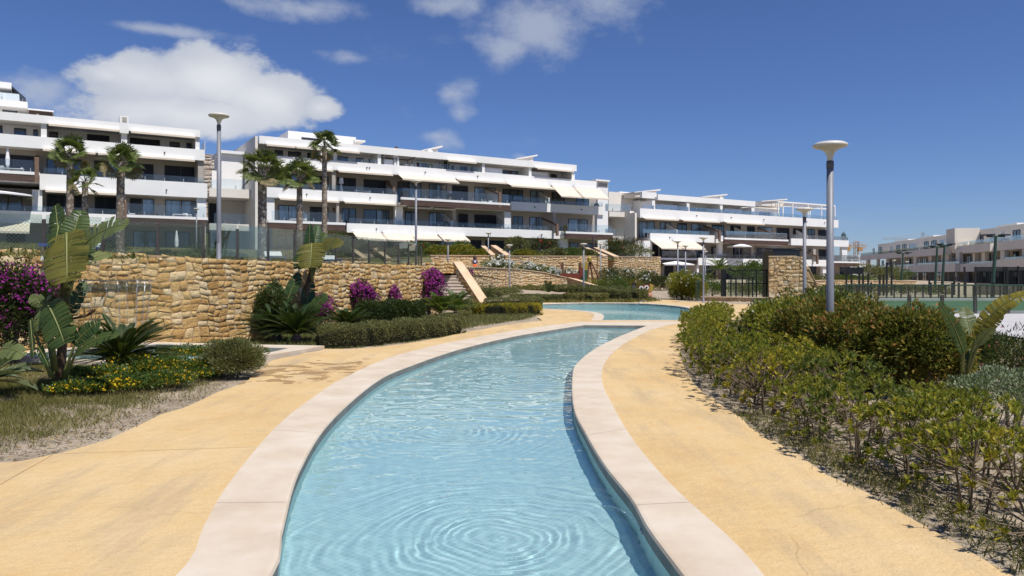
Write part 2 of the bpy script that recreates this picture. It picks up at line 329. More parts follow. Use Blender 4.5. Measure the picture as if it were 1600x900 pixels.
# ---------------------------------------------------------------- outlines
def catmull(pts, n):
    """resample an open polyline of Vectors smoothly to n+1 points, even in arc length"""
    p = [Vector(q) for q in pts]; p = [2*p[0]-p[1]]+p+[2*p[-1]-p[-2]]; out = []
    for i in range(1, len(p)-2):
        for k in range(12):
            t = k/12; a, b, c, d = p[i-1], p[i], p[i+1], p[i+2]
            out.append(.5*((2*b)+(c-a)*t+(2*a-5*b+4*c-d)*t*t+(3*b-a-3*c+d)*t**3))
    out.append(p[-2]); L = [0]
    for i in range(1, len(out)): L.append(L[-1]+(out[i]-out[i-1]).length)
    res = []; j = 0
    for k in range(n+1):
        s = L[-1]*k/n
        while j < len(L)-2 and L[j+1] < s: j += 1
        f = (s-L[j])/max(1e-9, L[j+1]-L[j]); res.append(out[j].lerp(out[j+1], min(1, f)))
    return res
def lin(a, b, n): return [Vector(a).lerp(Vector(b), k/n) for k in range(n+1)]
def gp(l, z=0.0): return [G(x, y, z) for x, y in l]
def inpoly(x, y, poly):
    c = False; n = len(poly); j = n-1
    for i in range(n):
        xi, yi = poly[i][0], poly[i][1]; xj, yj = poly[j][0], poly[j][1]
        if (yi > y) != (yj > y) and x < (xj-xi)*(y-yi)/(yj-yi)+xi: c = not c
        j = i
    return c
def sheet(name, outer, holes, hf, mat, grid=None, kind='structure', parent=None):
    """a triangulated sheet with holes; grid = list of extra interior points"""
    vs = []; es = []
    for lp in [outer]+holes:
        b = len(vs); n = len(lp); vs += [Vector((p[0], p[1])) for p in lp]; es += [(b+i, b+(i+1) % n) for i in range(n)]
    for g in (grid or []):
        if inpoly(g[0], g[1], outer) and not any(inpoly(g[0], g[1], h) for h in holes): vs.append(Vector(g))
    v2, e2, f2 = geometry.delaunay_2d_cdt(vs, es, [], 0, 1e-5)[:3]
    fs = []
    for f in f2:
        cx = sum(v2[i][0] for i in f)/len(f); cy = sum(v2[i][1] for i in f)/len(f)
        if inpoly(cx, cy, outer) and not any(inpoly(cx, cy, h) for h in holes): fs.append(tuple(f))
    me = bpy.data.meshes.new(name); me.from_pydata([(v[0], v[1], hf(v[0], v[1])) for v in v2], [], fs); me.materials.append(mat)
    me.polygons.foreach_set('use_smooth', [True]*len(me.polygons)); me.update()
    o = bpy.data.objects.new(name, me); link(o, parent)
    if kind: o['kind'] = kind
    bm = bmesh.new(); bm.from_mesh(me)
    for f in bm.faces:
        if f.normal.z < 0: f.normal_flip()
    bm.to_mesh(me); bm.free(); return o
# first basin: inner and outer edge of its coping
inL = [Vector((-1.15, 1.7, 0)), Vector((-1.32, 2.6, 0))]+gp([(424,900),(443,825),(470,732),(520,655),(590,595),(640,572),(720,545),(800,526),(870,514),(912,507.6)])
ouL = [Vector((-1.7, 1.4, 0)), Vector((-1.85, 2.6, 0))]+gp([(278,900),(318,825),(352,765),(395,710),(435,665),(485,625),(540,590),(620,556),(720,532),(820,514.5),(902,503.6)])
inR = [Vector((.75, 1.7, 0)), Vector((.86, 2.8, 0))]+gp([(1066,900),(1050,880),(1010,825),(985,780),(945,730),(915,680),(895,635),(894,585),(902,567),(930,545),(970,525),(1012,508.4)])
ouR = [Vector((1.2, 1.4, 0)), Vector((1.29, 2.8, 0))]+gp([(1192,900),(1135,838),(1070,780),(1020,728),(980,675),(955,630),(942,602),(942,575),(955,555),(980,535),(1020,515.5),(1068,503.2)])
def two(a, b, n): return catmull(a, n), catmull(b, n)
iL, oL = two(inL, ouL, 110); iR, oR = two(inR, ouR, 110)
p1_in = iL+lin(iL[-1], iR[-1], 12)[1:]+iR[::-1][1:]+lin(iR[0], iL[0], 8)[1:-1]
p1_out = oL+lin(oL[-1], oR[-1], 12)[1:]+oR[::-1][1:]+lin(oR[0], oL[0], 8)[1:-1]
# second basin
a = catmull(gp([(838.6,475.4),(840,478.5),(847,482.2),(887,484),(916,486.3),(936,489.3),(943.6,493.5),(941,500.4)]), 50)
b_ = lin(a[-1], G(1118, 500.4), 16); c_ = catmull([G(1118, 500.4)]+gp([(1113,494.5),(1091,486.3),(1060,478.6),(1002,474.2),(940,473.3),(887,473.8),(838.6,475.4)]), 70)
p2_in = a+b_[1:]+c_[1:-1]
def offset(loop, d):
    n = len(loop); ar = sum(loop[i][0]*loop[(i+1) % n][1]-loop[(i+1) % n][0]*loop[i][1] for i in range(n)); sg = 1 if ar > 0 else -1
    out = []
    for i in range(n):
        p = loop[i]; e1 = (loop[i]-loop[i-1]).to_2d(); e2 = (loop[(i+1) % n]-loop[i]).to_2d()
        e1.normalize(); e2.normalize()
        n1 = Vector((e1.y, -e1.x))*sg; n2 = Vector((e2.y, -e2.x))*sg; nn = (n1+n2)
        if nn.length < 1e-6: nn = n1
        nn.normalize(); k = min(1.6, 1/max(.3, nn.dot(n1)))
        out.append(Vector((p.x+nn.x*d*k, p.y+nn.y*d*k, p.z)))
    return out
p2_out = offset(p2_in, .38)
p3_in = [Vector((x, y, 0)) for x, y in [(-9.35, 15.35), (-8.6, 16.05), (-7.95, 16.85), (-6.3, 16.35), (-4.66, 15.93), (-4.78, 15.0), (-5.05, 14.3), (-5.8, 13.7), (-7.4, 13.6), (-9.2, 14.2)]]
p3_out = offset(p3_in, .34)
for q in (4,): p3_out[q] = Vector((-4.05, 16.3, 0))
def coping(name, inner, outer, ztop, mats):
    n = len(inner); m = MB(); zt = ztop; r = .018
    rings = [([(p.x, p.y) for p in offset(inner, .012)], -.10), ([(p.x, p.y) for p in inner], zt-.022), ([(p.x, p.y) for p in offset(inner, .010)], zt-.004), ([(p.x, p.y) for p in offset(inner, .03)], zt), ([(p.x, p.y) for p in outer], zt), ([(p.x, p.y) for p in outer], -.06)]
    vs = [(x, y, z) for xy, z in rings for x, y in xy]; fs = []; mi = []
    for k in range(len(rings)-1):
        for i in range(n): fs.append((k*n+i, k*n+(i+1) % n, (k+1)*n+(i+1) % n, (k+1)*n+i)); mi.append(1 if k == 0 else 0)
    m.v = vs; m.f = fs; m.m = mi; o = m.build(name, mats); fix_normals(o); o['kind'] = 'structure'; return o
def basin(inner, depth, zc):
    n = len(inner); w = offset(inner, .015); m = MB()
    m.v = [(p.x, p.y, -.05+zc) for p in w]+[(p.x, p.y, -depth) for p in w]; m.f = [(i, (i+1) % n, n+(i+1) % n, n+i) for i in range(n)]; m.m = [0]*n
    o = m.build('pool_wall', M_tile); o['kind'] = 'structure'; o.cycles.is_caustics_receiver = True
    sheet('pool_floor', w, [], lambda x, y: -depth, M_tile).cycles.is_caustics_receiver = True
coping('pool_coping', p1_in, p1_out, .012, [M_coping, M_lip]); basin(p1_in, .42, 0)
coping('pool_coping', p2_in, p2_out, .013, [M_coping, M_lip]); basin(p2_in, .4, 0)
coping('pool_coping', p3_in, p3_out, .08, [M_coping, M_lip]); basin(p3_in, .4, .03)
rc = G(800, 822, -.1); r2 = G(700, 668, -.1); r3 = G(835, 590, -.1)
M_water, t_, out_ = nodes('pool_water'); t_.links.new(N(t_, 'ShaderNodeBsdfGlass', {'Color': (.92, .99, .985, 1), 'IOR': 1.33, 'Roughness': 0.0}).outputs[0], out_.inputs[0])
def inside_np(X, Y, poly):
    c = np.zeros(X.shape, bool); n = len(poly); j = n-1
    for i in range(n):
        xi, yi, xj, yj = poly[i][0], poly[i][1], poly[j][0], poly[j][1]
        if yi != yj: c ^= ((yi > Y) != (yj > Y)) & (X < (xj-xi)*(Y-yi)/(yj-yi)+xi)
        j = i
    return c
def ripple_sheet():
    # the pool's surface as real geometry: rings where the jets land, small wavelets elsewhere; the sun is refracted through it onto the mosaic
    g = np.random.default_rng(5); WV_ = [(g.uniform(0, 6.28), wl, g.uniform(0, 6.28)) for wl in np.geomspace(.09, .8, 34)]
    lim = offset(p1_in, .06); vs = []; fs = []; b = 0
    for (y0, y1, st) in ((1.2, 8.8, .0125), (8.8, 26.5, .034)):
        n = round((y1-y0)/st); ys = np.linspace(y0, y1, n+1); xs = np.arange(-4.2, 5.4, st) if y0 > 5 else np.arange(-2.1, 1.5, st)
        X, Y = np.meshgrid(xs, ys); H = np.zeros_like(X); wob = .05*np.sin(X*5+Y*2.3)+.03*np.sin(X*11-Y*7)
        for a, wl, p in WV_:
            if wl > st*4.5: H += .00068*wl*(1+.7*np.sin(X*.9+p)*np.sin(Y*.7+a))*np.sin(2*np.pi*(X*np.cos(a)*.8+Y*np.sin(a))/wl+p+1.5*wob*10)
        for (c, amp, wl, r0, dec) in ((rc, .00048, .085, .45, 1.0), (rc, .00045, .15, .9, 1.4), (r2, .0008, .12, .35, .8), (r3, .0022, .20, .4, 1.3)):
            if wl < st*4.5: continue
            r = np.hypot(X-c.x, Y-c.y); H += amp*np.sin(2*np.pi*(r+wob*.9)/wl)*np.exp(-np.abs(r-r0)**1.4/dec)*(1+.4*np.sin(np.arctan2(Y-c.y, X-c.x)*5+r*3))
        H *= np.clip((8.8-Y)/.3, 0, 1)*.0+1
        ok = inside_np((X[:-1, :-1]+X[1:, 1:])/2, (Y[:-1, :-1]+Y[1:, 1:])/2, lim); idx = np.arange(X.size).reshape(X.shape)
        q = np.stack([idx[:-1, :-1], idx[:-1, 1:], idx[1:, 1:], idx[1:, :-1]], -1)[ok]; use, inv = np.unique(q, return_inverse=True)
        vs.append(np.stack([X, Y, -.105+H], -1).reshape(-1, 3)[use]); fs.append(inv.reshape(-1, 4)+b); b += len(use)
    V = np.concatenate(vs); Q = np.concatenate(fs); me = bpy.data.meshes.new('pool_water'); me.vertices.add(len(V)); me.vertices.foreach_set('co', V.astype(np.float32).ravel()); me.loops.add(Q.size); me.loops.foreach_set('vertex_index', Q.astype(np.int32).ravel())
    me.polygons.add(len(Q)); me.polygons.foreach_set('loop_start', np.arange(0, Q.size, 4, dtype=np.int32)); me.polygons.foreach_set('loop_total', np.full(len(Q), 4, dtype=np.int32)); me.polygons.foreach_set('use_smooth', np.ones(len(Q), bool)); me.update(calc_edges=True)
    me.materials.append(M_water); o = bpy.data.objects.new('pool_water', me); link(o); o['kind'] = 'structure'; o.cycles.is_caustics_caster = True
M_water2 = waterm('upper_pool_water', [(G(1000,478).x, 39, .006, .3, 2.5, .5)], (.66, .86, .86), 1.3)
ripple_sheet(); so.data.cycles.is_caustics_light = True
sheet('pool_water', offset(p2_in, .014), [], lambda x, y: -.09, M_water2)
sheet('pool_water', offset(p3_in, .012), [], lambda x, y: -.03, M_water2)
# ---------------------------------------------------------------- path
pl = [Vector((-7.5, -3, 0)), Vector((-6.6, 3, 0))]+gp([(-180,742),(-60,728),(32,720),(94,709),(170,688),(227,660),(283,637),(340,614),(388,594),(398,580)])+[Vector((-4.5,14.2,0)), Vector((-4.02,16.42,0))]+gp([(540,546),(600,542),(660,533),(725,520.5),(790,508),(844,501),(846,495),(846,490),(838,486),(815,482),(790,481),(772,482),(758,484),(742,485),(735,480),(745,474.8),(800,471.6),(900,471),(1000,471.6),(1012,467),(1004,460),(1012,455),(1034,450),(1040,446.5),(1064,446.5),(1062,452),(1050,458),(1052,467),(1068,471),(1100,473),(1160,475.5),(1200,477),(1285,477),(1290,485),(1190,490),(1150,497),(1092,512),(1074,532),(1063,557),(1080,598),(1137,642),(1203,685),(1295,741),(1408,803),(1484,849),(1582,900)])+[Vector((2.75,2.5,0)), Vector((2.9,-3,0))]
pl2 = []
for i in range(len(pl)):
    q0, q1 = pl[i], pl[(i+1) % len(pl)]; L = (q1-q0).length; k = max(1, min(8, int(L/.45)))
    for j in range(k):
        q = q0.lerp(q1, j/k); am = .012+.002*q.y; pl2.append(q+Vector((rng.normal()*am, rng.normal()*am, 0)))
sheet('path', pl2, [offset(p1_in, .2) if False else [p.lerp(q, .9) for p, q in zip(p1_in, p1_out)], [p.lerp(q, .9) for p, q in zip(p2_in, p2_out)]], lambda x, y: .004, M_path)
# hairline joints across the cast coping
m = MB()
for lo, hi in ((iL, oL), (iR, oR)):
    k = 6
    while k < 108:
        a0, b0 = lo[k].lerp(hi[k], .03), lo[k].lerp(hi[k], .995); d = (b0-a0).normalized(); nn = Vector((-d.y, d.x, 0))*.0022; z = Vector((0, 0, .0135)); m.add([a0-nn+z, b0-nn+z, b0+nn+z, a0+nn+z], [(0, 1, 2, 3)]); k += 11
o = m.build('coping_joint', plain('coping_joint_filler', (.40, .335, .26), .9)); o['kind'] = 'structure'
# saw-cut joint across the left path
m = MB()
for a0, b0 in [((0,757),(82,711)), ((94,709),(400,698))]:
    A, B = G(*a0, .0045), G(*b0, .0045); d = (B-A).normalized(); nn = Vector((-d.y, d.x, 0))*.005; m.add([A-nn, B-nn, B+nn, A+nn], [(0,1,2,3)])
o = m.build('expansion_joint', plain('joint_filler', (.30, .18, .09), .9)); o['kind'] = 'structure'
# ---------------------------------------------------------------- facade frame shared by the three white blocks
FD = Vector((.8557, .5176)); FM = Vector((-.5176, .8557)); F0 = Vector((-28.5, 70.0)); FANG = math.atan2(FD.y, FD.x)
def tdep(px, v):
    a = Vector(((px-800)/F, 1)); return (v+F0.dot(FM))/a.dot(FM)
def pu(px, v=0.0):
    t = tdep(px, v); return (Vector(((px-800)/F*t, t))-F0).dot(FD)
def pz(px, py, v=0.0): return EYE+(HZ-py)*tdep(px, v)/F
def fxy(u, v): q = F0+FD*u+FM*v; return q.x, q.y
def qdist(x, y): return -(Vector((x, y))-F0).dot(FM)        # metres in front of the facade plane
def udist(x, y): return (Vector((x, y))-F0).dot(FD)
def sstep(a, b, x): t = max(0, min(1, (x-a)/(b-a))); return t*t*(3-2*t)
# ---------------------------------------------------------------- land
W1 = [(-15.5, 12.8, 2.15), (-11.6, 14.7, 2.15), (-10.1, 15.6, 2.14), (-9.36, 16.2, 2.12), (-8.06, 17.3, 2.07), (-7.32, 18.0, 2.01), (-6.61, 19.5, 1.99), (-5.59, 22.0, 1.97), (-4.41, 26.0, 1.975), (-3.62, 28.5, 1.975), (-3.0, 31.0, 1.98), (-3.35, 34.6, 2.0)]
W2 = [(-2.62, 39.2, 2.05), (-1.9, 47, 2.1), (-.75, 54.5, 2.1), (.6, 59.0, 2.07), (2.6, 60.5, 1.83), (4.55, 60.5, 1.40), (6.35, 58.2, .80)]
GF = [(P(672,0,60).x, 60), (P(765,0,61).x, 61), (P(798,0,62).x, 62), (P(893,0,64).x, 64), (P(945,0,66).x, 66), (P(966,0,68.5).x, 68.5), (P(1032,0,69.5).x, 69.5)]
def idw(ctrl):
    def f(x, y):
        sw = sh = 0
        for cx, cy, h in ctrl:
            d = (cx-x)**2+(cy-y)**2+.3; w = 1/(d*d); sw += w; sh += w*h
        return sh/sw
    return f
hill_ctrl = [(x-.7, y+.7, 1.94) for x, y, z in W1]+[(x-5, y+4, 1.98) for x, y, z in W1]+[(-16, y, 2.0) for y in range(18, 40, 5)]+[(-24, y, 2.2) for y in range(12, 44, 8)]+[(x, y+.6, 3.02) for x, y in GF]+[(x+.5, y+5, 3.15) for x, y in GF]
hill_ctrl += [(-3.9, 38, 1.75), (-5, 44, 1.9), (-7, 50, 2.0), (-12, 46, 2.05), (-18, 50, 2.2)]
for uu in range(-60, 76, 6):
    for vv, hh in ((0, 3.85), (6, 3.85), (12, 3.85), (20, 7), (32, 13), (55, 18), (90, 22), (150, 24)): hill_ctrl.append((*fxy(uu*1.0, vv), hh if uu < 45 else (hh if uu < 50 else max(.9, hh*(1-(uu-50)/40)-2.0*(vv < 14)))))
hill_h = idw(hill_ctrl)
hp = [(-60, -20), (-17, 12.4)]+[(x-.2, y+.2) for x, y, z in W1]+[(-3.9, 37), (-4.6, 45), (-5.8, 55)]+[(x, y+.35) for x, y in GF[:2]]+[(GF[1][0]+.42, 61.2), (P(752,0,72).x+.3, 72), (P(767,0,72).x+.15, 72), (GF[2][0]-.42, 62.2)]+[(x, y+.35) for x, y in GF[2:5]]+[(GF[4][0]+.22, 66.3), (P(913,0,79).x+.3, 79), (P(928,0,79).x+.15, 79), (GF[5][0]-.42, 68.4)]+[(x, y+.35) for x, y in GF[5:]]+[(GF[-1][0]-.25, GF[-1][1]+.4), (15.3, 80), (18.2, 90), fxy(pu(1000), -1.0), fxy(pu(1000), 14), fxy(pu(1335), 16), fxy(pu(1335)+60, 60), (90, 420), (-400, 420), (-400, -20)]
grid = [(x+rng.uniform(-.6, .6), y+rng.uniform(-.6, .6)) for x in np.arange(-60, 60, 2.6) for y in np.arange(-20, 130, 2.6)]+[(x, y) for x in range(-380, 100, 22) for y in range(-50, 420, 22)]
sheet('hillside', hp, [], hill_h, M_turf, grid)
def low_h(x, y):
    if y < 66: return -.03
    return -.03+1.0*sstep(34, 4, qdist(x, y))*sstep(26, 34, udist(x, y))*sstep(120, 95, udist(x, y)) + .25*sstep(75, 100, x-.0*y)*0
grid = [(x, y) for x in range(8, 110, 4) for y in range(66, 190, 4)]
rim = lambda i, o: [p.lerp(q, .5) for p, q in zip(i, o)]
sheet('ground', [(-2500, -2500), (2500, -2500), (2500, 2500), (-2500, 2500)], [rim(p1_in, p1_out), rim(p2_in, p2_out), rim(p3_in, p3_out)], low_h, M_soil, grid)
# ramp behind the second stone wall
rp = [(-4.4, 36.9), (-3.1, 36.9), (-3.0, 39.3)]+[(x+(.1 if i < 3 else 0), y+.3) for i, (x, y, z) in enumerate(W2)]+[(9.5, 59), (12, 64), (13.8, 69.0)]+[(x, y-.2) for x, y in GF[::-1]]+[(-6.2, 52), (-4.9, 44)]
ramp_h = idw([(-3.9, 37.3, 1.70), (-3.4, 40, 1.70), (-2.6, 46, 1.6), (-3, 52, 1.35), (-1, 56, 1.3), (-5, 58, 1.35), (0, 61, 1.25), (3, 62, 1.0), (5, 62, .65), (7, 60, .2), (9, 60, .01), (12, 66, .01), (9, 66, .2), (5, 65.3, .8), (13.8, 69, .01)])
sheet('ramp_path', rp, [], ramp_h, M_path, [(x, y) for x in np.arange(-6, 14, 1.1) for y in np.arange(37, 70, 1.1)])
# ---------------------------------------------------------------- stone walls
def stone_mesh(q, bulge, rough):
    """q: 4 corners (bl, br, tr, tl) as 3D points, outward normal from winding; returns verts, faces of a pillowed stone"""
    bl, br, tr, tl = q; nrm = (br-bl).cross(tl-bl).normalized(); n = 5; t = [0, .06, .5, .94, 1]; vs = []
    cut = [rng.uniform(.0, .24) for _ in range(4)]
    for j in range(n):
        for i in range(n):
            a, b = t[i], t[j]
            if (i, j) == (0, 0): a, b = a+cut[0]*.5, b+cut[0]*.4
            if (i, j) == (4, 0): a, b = a-cut[1]*.5, b+cut[1]*.4
            if (i, j) == (4, 4): a, b = a-cut[2]*.5, b-cut[2]*.4
            if (i, j) == (0, 4): a, b = a+cut[3]*.5, b-cut[3]*.4
            if i in (0, 4) and j == 2: a += rng.uniform(-.03, .03)
            p = (bl*(1-a)+br*a)*(1-b)+(tl*(1-a)+tr*a)*b
            edge = i in (0, 4) or j in (0, 4); ring = not edge and (i in (1, 3) or j in (1, 3))
            h = 0.0 if edge else bulge*(.85+rng.uniform(-rough, rough)) if ring else bulge*(1+rng.uniform(-rough, rough))
            vs.append(p+nrm*h)
    fs = [(j*n+i, j*n+i+1, (j+1)*n+i+1, (j+1)*n+i) for j in range(n-1) for i in range(n-1)]
    return vs, fs
def stone_wall(name, label, pts, thick, mat, rowh=(.2, .32), sw=(.2, .5), bulge=.05, cap=None, maxparts=300, joint=.018, back=1, cat='stone wall', base=-.1, capw=.05, ends=False, clumps=True):
    """pts: (x, y, ztop[, zbase]); the dressed face is on the right-hand side of the walking direction"""
    root = thing(name, label, cat, (0, 0, 0))
    P3 = [Vector((p[0], p[1], 0)) for p in pts]; zt = [p[2] for p in pts]; zb = [p[3] if len(p) > 3 else base for p in pts]
    L = [0]
    for i in range(1, len(P3)): L.append(L[-1]+(P3[i]-P3[i-1]).length)
    def at(s):
        s = max(0, min(L[-1], s)); j = 0
        while j < len(L)-2 and L[j+1] < s: j += 1
        f = (s-L[j])/(L[j+1]-L[j]); d = (P3[j+1]-P3[j]).normalized()
        # blend direction near the joints so the face curves
        nn = Vector((d.y, -d.x, 0))
        return P3[j].lerp(P3[j+1], f), nn, zt[j]*(1-f)+zt[j+1]*f, zb[j]*(1-f)+zb[j+1]*f
    core = MB(); seg = max(2, int(L[-1]/.6)); sec = []
    for k in range(seg+1):
        p, nn, z1, z0 = at(L[-1]*k/seg); sec.append((p, nn, z1-.012, z0))
    vs = []
    for p, nn, z1, z0 in sec:
        bk = p-nn*thick; vs += [(p.x, p.y, z0), (p.x, p.y, z1), (bk.x, bk.y, z1), (bk.x, bk.y, z0)]
    fs = [(4*k+a, 4*(k+1)+a, 4*(k+1)+(a+1) % 4, 4*k+(a+1) % 4) for k in range(seg) for a in range(4)]+[(0, 1, 2, 3), (4*seg+3, 4*seg+2, 4*seg+1, 4*seg)]
    core.add(vs, fs); fix_normals(core.build('wall_core', M_mortar, root))
    if cap:
        cm = MB(); vs = []
        for p, nn, z1, z0 in sec:
            a = p+nn*(capw+bulge*.6); b = p-nn*(thick+capw); vs += [(a.x, a.y, z1+.005), (a.x, a.y, z1+.055), (b.x, b.y, z1+.055), (b.x, b.y, z1+.005)]
        cm.add(vs, fs); fix_normals(cm.build('wall_cap', cap, root))
    cells = []; zmin = min(zb); zmax = max(zt); ph = rng.uniform(0, 6.28, 8); hm, wm = rowh[1], sw[1]
    def warp(s, z):
        ds = .20*rowh[0]*(math.sin(z*9.1+s*1.7+ph[0])+.7*math.sin(z*17+s*4.3+ph[1])); dz = .17*rowh[0]*(math.sin(s*6.1+z*2+ph[2])+.8*math.sin(s*2.3+ph[3])+.6*math.sin(s*11.7+z*5+ph[4]))
        k = min(1, (z-zmin)/.15) if zmax-z > .02 or True else 1
        return s+ds, z+dz*max(0, k)
    def split(s0, s1, z0, z1, dep=0):
        w, h = s1-s0, z1-z0
        if (h > hm or (h > rowh[0]*1.5 and rng.random() < .25)) and h > rowh[0]*1.35 and (h > w*.62 or w <= wm): f = rng.uniform(.36, .64); zc = z0+h*f; split(s0, s1, z0, zc, dep+1); split(s0, s1, zc, z1, dep+1)
        elif w > wm or (w > sw[0]*2.1 and rng.random() < .35) or w > h*2.4: f = rng.uniform(.36, .64); c = s0+w*f; split(s0, c, z0, z1, dep+1); split(c, s1, z0, z1, dep+1)
        else:
            q = []
            for i, (ss, zz, js, jz) in enumerate(((s0, z0, 1, 1), (s1, z0, -1, 1), (s1, z1, -1, -1), (s0, z1, 1, -1))):
                s2, z2 = warp(ss, zz); j = joint/2*rng.uniform(.5, 1.6); s2 = max(0, min(L[-1], s2+js*j)); p, nn, ztp, zbt = at(s2)
                z2 = max(zbt, min(z2+jz*j, ztp+(rng.uniform(-.035, .02) if not cap else 0))); q.append(Vector((p.x, p.y, z2)))
            if max(q[3].z-q[0].z, q[2].z-q[1].z) > .06 and min(q[3].z-q[0].z, q[2].z-q[1].z) > .02 and (q[1]-q[0]).length > .06: cells.append(q)
    z = zmin
    while z < zmax-.08:
        hc = rowh[1]*rng.uniform(1.5, 2.3); hc = zmax-z if zmax-z-hc < rowh[0]*.9 else hc; s = 0; 
        while s < L[-1]:
            w = wm*rng.uniform(1.0, 2.2); s1 = L[-1] if L[-1]-s-w < sw[0] else s+w; split(s, s1, z, z+hc); s = s1
        z += hc
    if ends:
        pass
    cells.sort(key=lambda q: sum((c-cam.location).length for c in q)/4/math.sqrt(max(1e-4, (q[1]-q[0]).length*(q[3]-q[0]).length)))
    rest = MB()
    for i, q in enumerate(cells):
        dist = (q[0]-cam.location).length
        vs, fs = stone_mesh(q, bulge*rng.uniform(.3, 1.3), .7)
        if i < maxparts:
            m = MB(); m.add(vs, fs); m.build('stone', mat, root, smooth=bool(rng.random() < .5))
        else: rest.add(vs, fs)
    if rest.v: o = rest.build('stonework', mat, root, smooth=True); o['kind'] = 'stuff'
    return root
# W1: right-hand side walking away from the camera is +x, towards the garden
stone_wall('stone_wall', 'long rough sandstone retaining wall with a waterfall on the left of the garden', W1, .45, M_stoneA, (.13, .25), (.16, .36), .017, None, 300)
stone_wall('stone_wall', 'curved sandstone wall right of the stairs, sloping down towards the play area', [(x, y, z-.03) for x, y, z in W2], .35, M_stoneB, (.2, .3), (.2, .45), .03, M_cap, 60)
# upper garden walls
def gz(i): return [3.14, 3.16, 3.18, 3.2, 3.2, 3.25, 3.25][i]
stone_wall('stone_wall', 'pale sandstone garden wall behind the girl in orange shorts', [(GF[0][0], GF[0][1], 3.16, .9), (GF[1][0], GF[1][1], 3.16, .9)], .4, M_stoneB, (.2, .3), (.2, .42), .03, M_cap, 40)
stone_wall('stone_wall', 'low straight sandstone wall below the yellow bushes in the centre', [(GF[2][0], GF[2][1], 3.16, .3), (GF[3][0], GF[3][1], 3.2, .0), (GF[4][0], GF[4][1], 3.24, -.1)], .4, M_stoneB, (.2, .3), (.2, .42), .03, M_cap, 40)
stone_wall('stone_wall', 'sandstone wall below the red oleander at the right end of the upper garden', [(GF[5][0], GF[5][1], 3.26, -.1), (GF[6][0], GF[6][1], 3.26, -.1), (GF[6][0]+.6, GF[6][1]+9, 3.26, -.1)], .4, M_stoneB, (.2, .3), (.2, .42), .03, M_cap, 40)
# stairs with a stone cheek
sd = Vector((-.392, .92)).normalized(); sr = Vector((sd.y, -sd.x)); S0 = Vector((-1.58, 35.7))
st = thing('garden_stairs', 'worn stone stairs beside the magenta bougainvillea', 'stairs', (0, 0, 0))
M_step = surf('step_stone', [(.3, (.36, .30, .25)), (.7, (.50, .43, .36))], 3, .9, .4, 30, .01, .15)
for k in range(10):
    a = S0+sd*(.34*k); m = MB(); z0 = .158*k; z1 = .158*(k+1)
    p = [a, a-sr*2.3, a-sr*2.3+sd*.36, a+sd*.36]; m.prism([(q.x, q.y, z0-.1) for q in p], (0, 0, z1-z0+.06-.001*k)); n_ = MB()
    fix_normals(m.build('step', M_step, st))
    e = [a-sd*.03+sr*-.005, a-sr*2.29-sd*.03, a-sr*2.29+sd*.34, a+sd*.34-sr*.005]; n_.prism([(q.x, q.y, z1-.038) for q in e], (0, 0, .045)); fix_normals(n_.build('tread', surf('tread_stone', [(.3, (.44, .37, .30)), (.7, (.58, .50, .42))], 3, .9, .3, 40, .006) if 'tread_stone' not in MATS else MATS['tread_stone'], st))
# cheek wall: sloped top
def cheek(label, A, B, w, za, zb_, base0, base1, matc=M_cap, mats=M_stoneB, mx=30):
    """A front end, B back end of the left face; right face at +w"""
    A = Vector(A); B = Vector(B); d = (B-A).normalized(); r = Vector((d.y, -d.x)); root = thing('stair_cheek', label, 'stone wall')
    c = MB(); c.prism([(A.x, A.y, base0), (B.x, B.y, base1), (B.x, B.y, zb_-.05), (A.x, A.y, za-.05)], (r.x*w, r.y*w, 0)); fix_normals(c.build('wall_core', M_mortar, root))
    c = MB(); a2, b2 = A-r*.03-d*.05, B-r*.03; c.prism([(a2.x, a2.y, za-.05), (b2.x, b2.y, zb_-.05), (b2.x, b2.y, zb_+.01), (a2.x, a2.y, za+.01)], (r.x*(w+.06), r.y*(w+.06), 0)); fix_normals(c.build('wall_cap', matc, root))
    rest = MB(); L = (B-A).length
    for side in (0, 1):
        z = min(base0, base1)
        while z < max(za, zb_):
            h = rng.uniform(.17, .26); s = 0
            while s < L:
                sw_ = rng.uniform(.18, .4); s1 = min(L, s+sw_); 
                def top(q): return za+(zb_-za)*q/L-.06
                def bot(q): return base0+(base1-base0)*q/L
                q = []
                for ss, zz in ((s+.008, z+.008), (s1-.008, z+.008), (s1-.008, z+h-.008), (s+.008, z+h-.008)):
                    zz = max(bot(ss), min(top(ss), zz)); pt = A+d*ss+(r*w if side else r*0); q.append(Vector((pt.x, pt.y, zz)))
                s = s1
                if q[3].z-q[0].z < .03 or q[2].z-q[1].z < .03: continue
                if side == 0: q = [q[1], q[0], q[3], q[2]]
                vs, fs = stone_mesh(q, .03, .3); rest.add(vs, fs)
            z += h
    # front end
    z = base0
    while z < za-.06:
        q = [Vector((A.x, A.y, z)), Vector((A.x+r.x*w, A.y+r.y*w, z)), Vector((A.x+r.x*w, A.y+r.y*w, min(za-.06, z+.2))), Vector((A.x, A.y, min(za-.06, z+.2)))]
        vs, fs = stone_mesh(q, .03, .3); rest.add(vs, fs); z += .21
    o = rest.build('stonework', mats, root, smooth=True); o['kind'] = 'stuff'; return root
A = S0+sr*.02-sd*.15; B = S0+sr*.02+sd*3.7
cheek('sloping pale-capped sandstone side wall of the bougainvillea stairs', A, B, .42, .34, 2.3, -.1, .0, mats=M_stoneA)
stone_wall('stone_wall', 'short shaded sandstone wall at the head of the stairs', [(-6.0, 41.2, 2.3, 1.4), (-3.05, 40.6, 2.3, 1.4)], .35, M_stoneA, (.2, .3), (.2, .42), .03, None, 12)
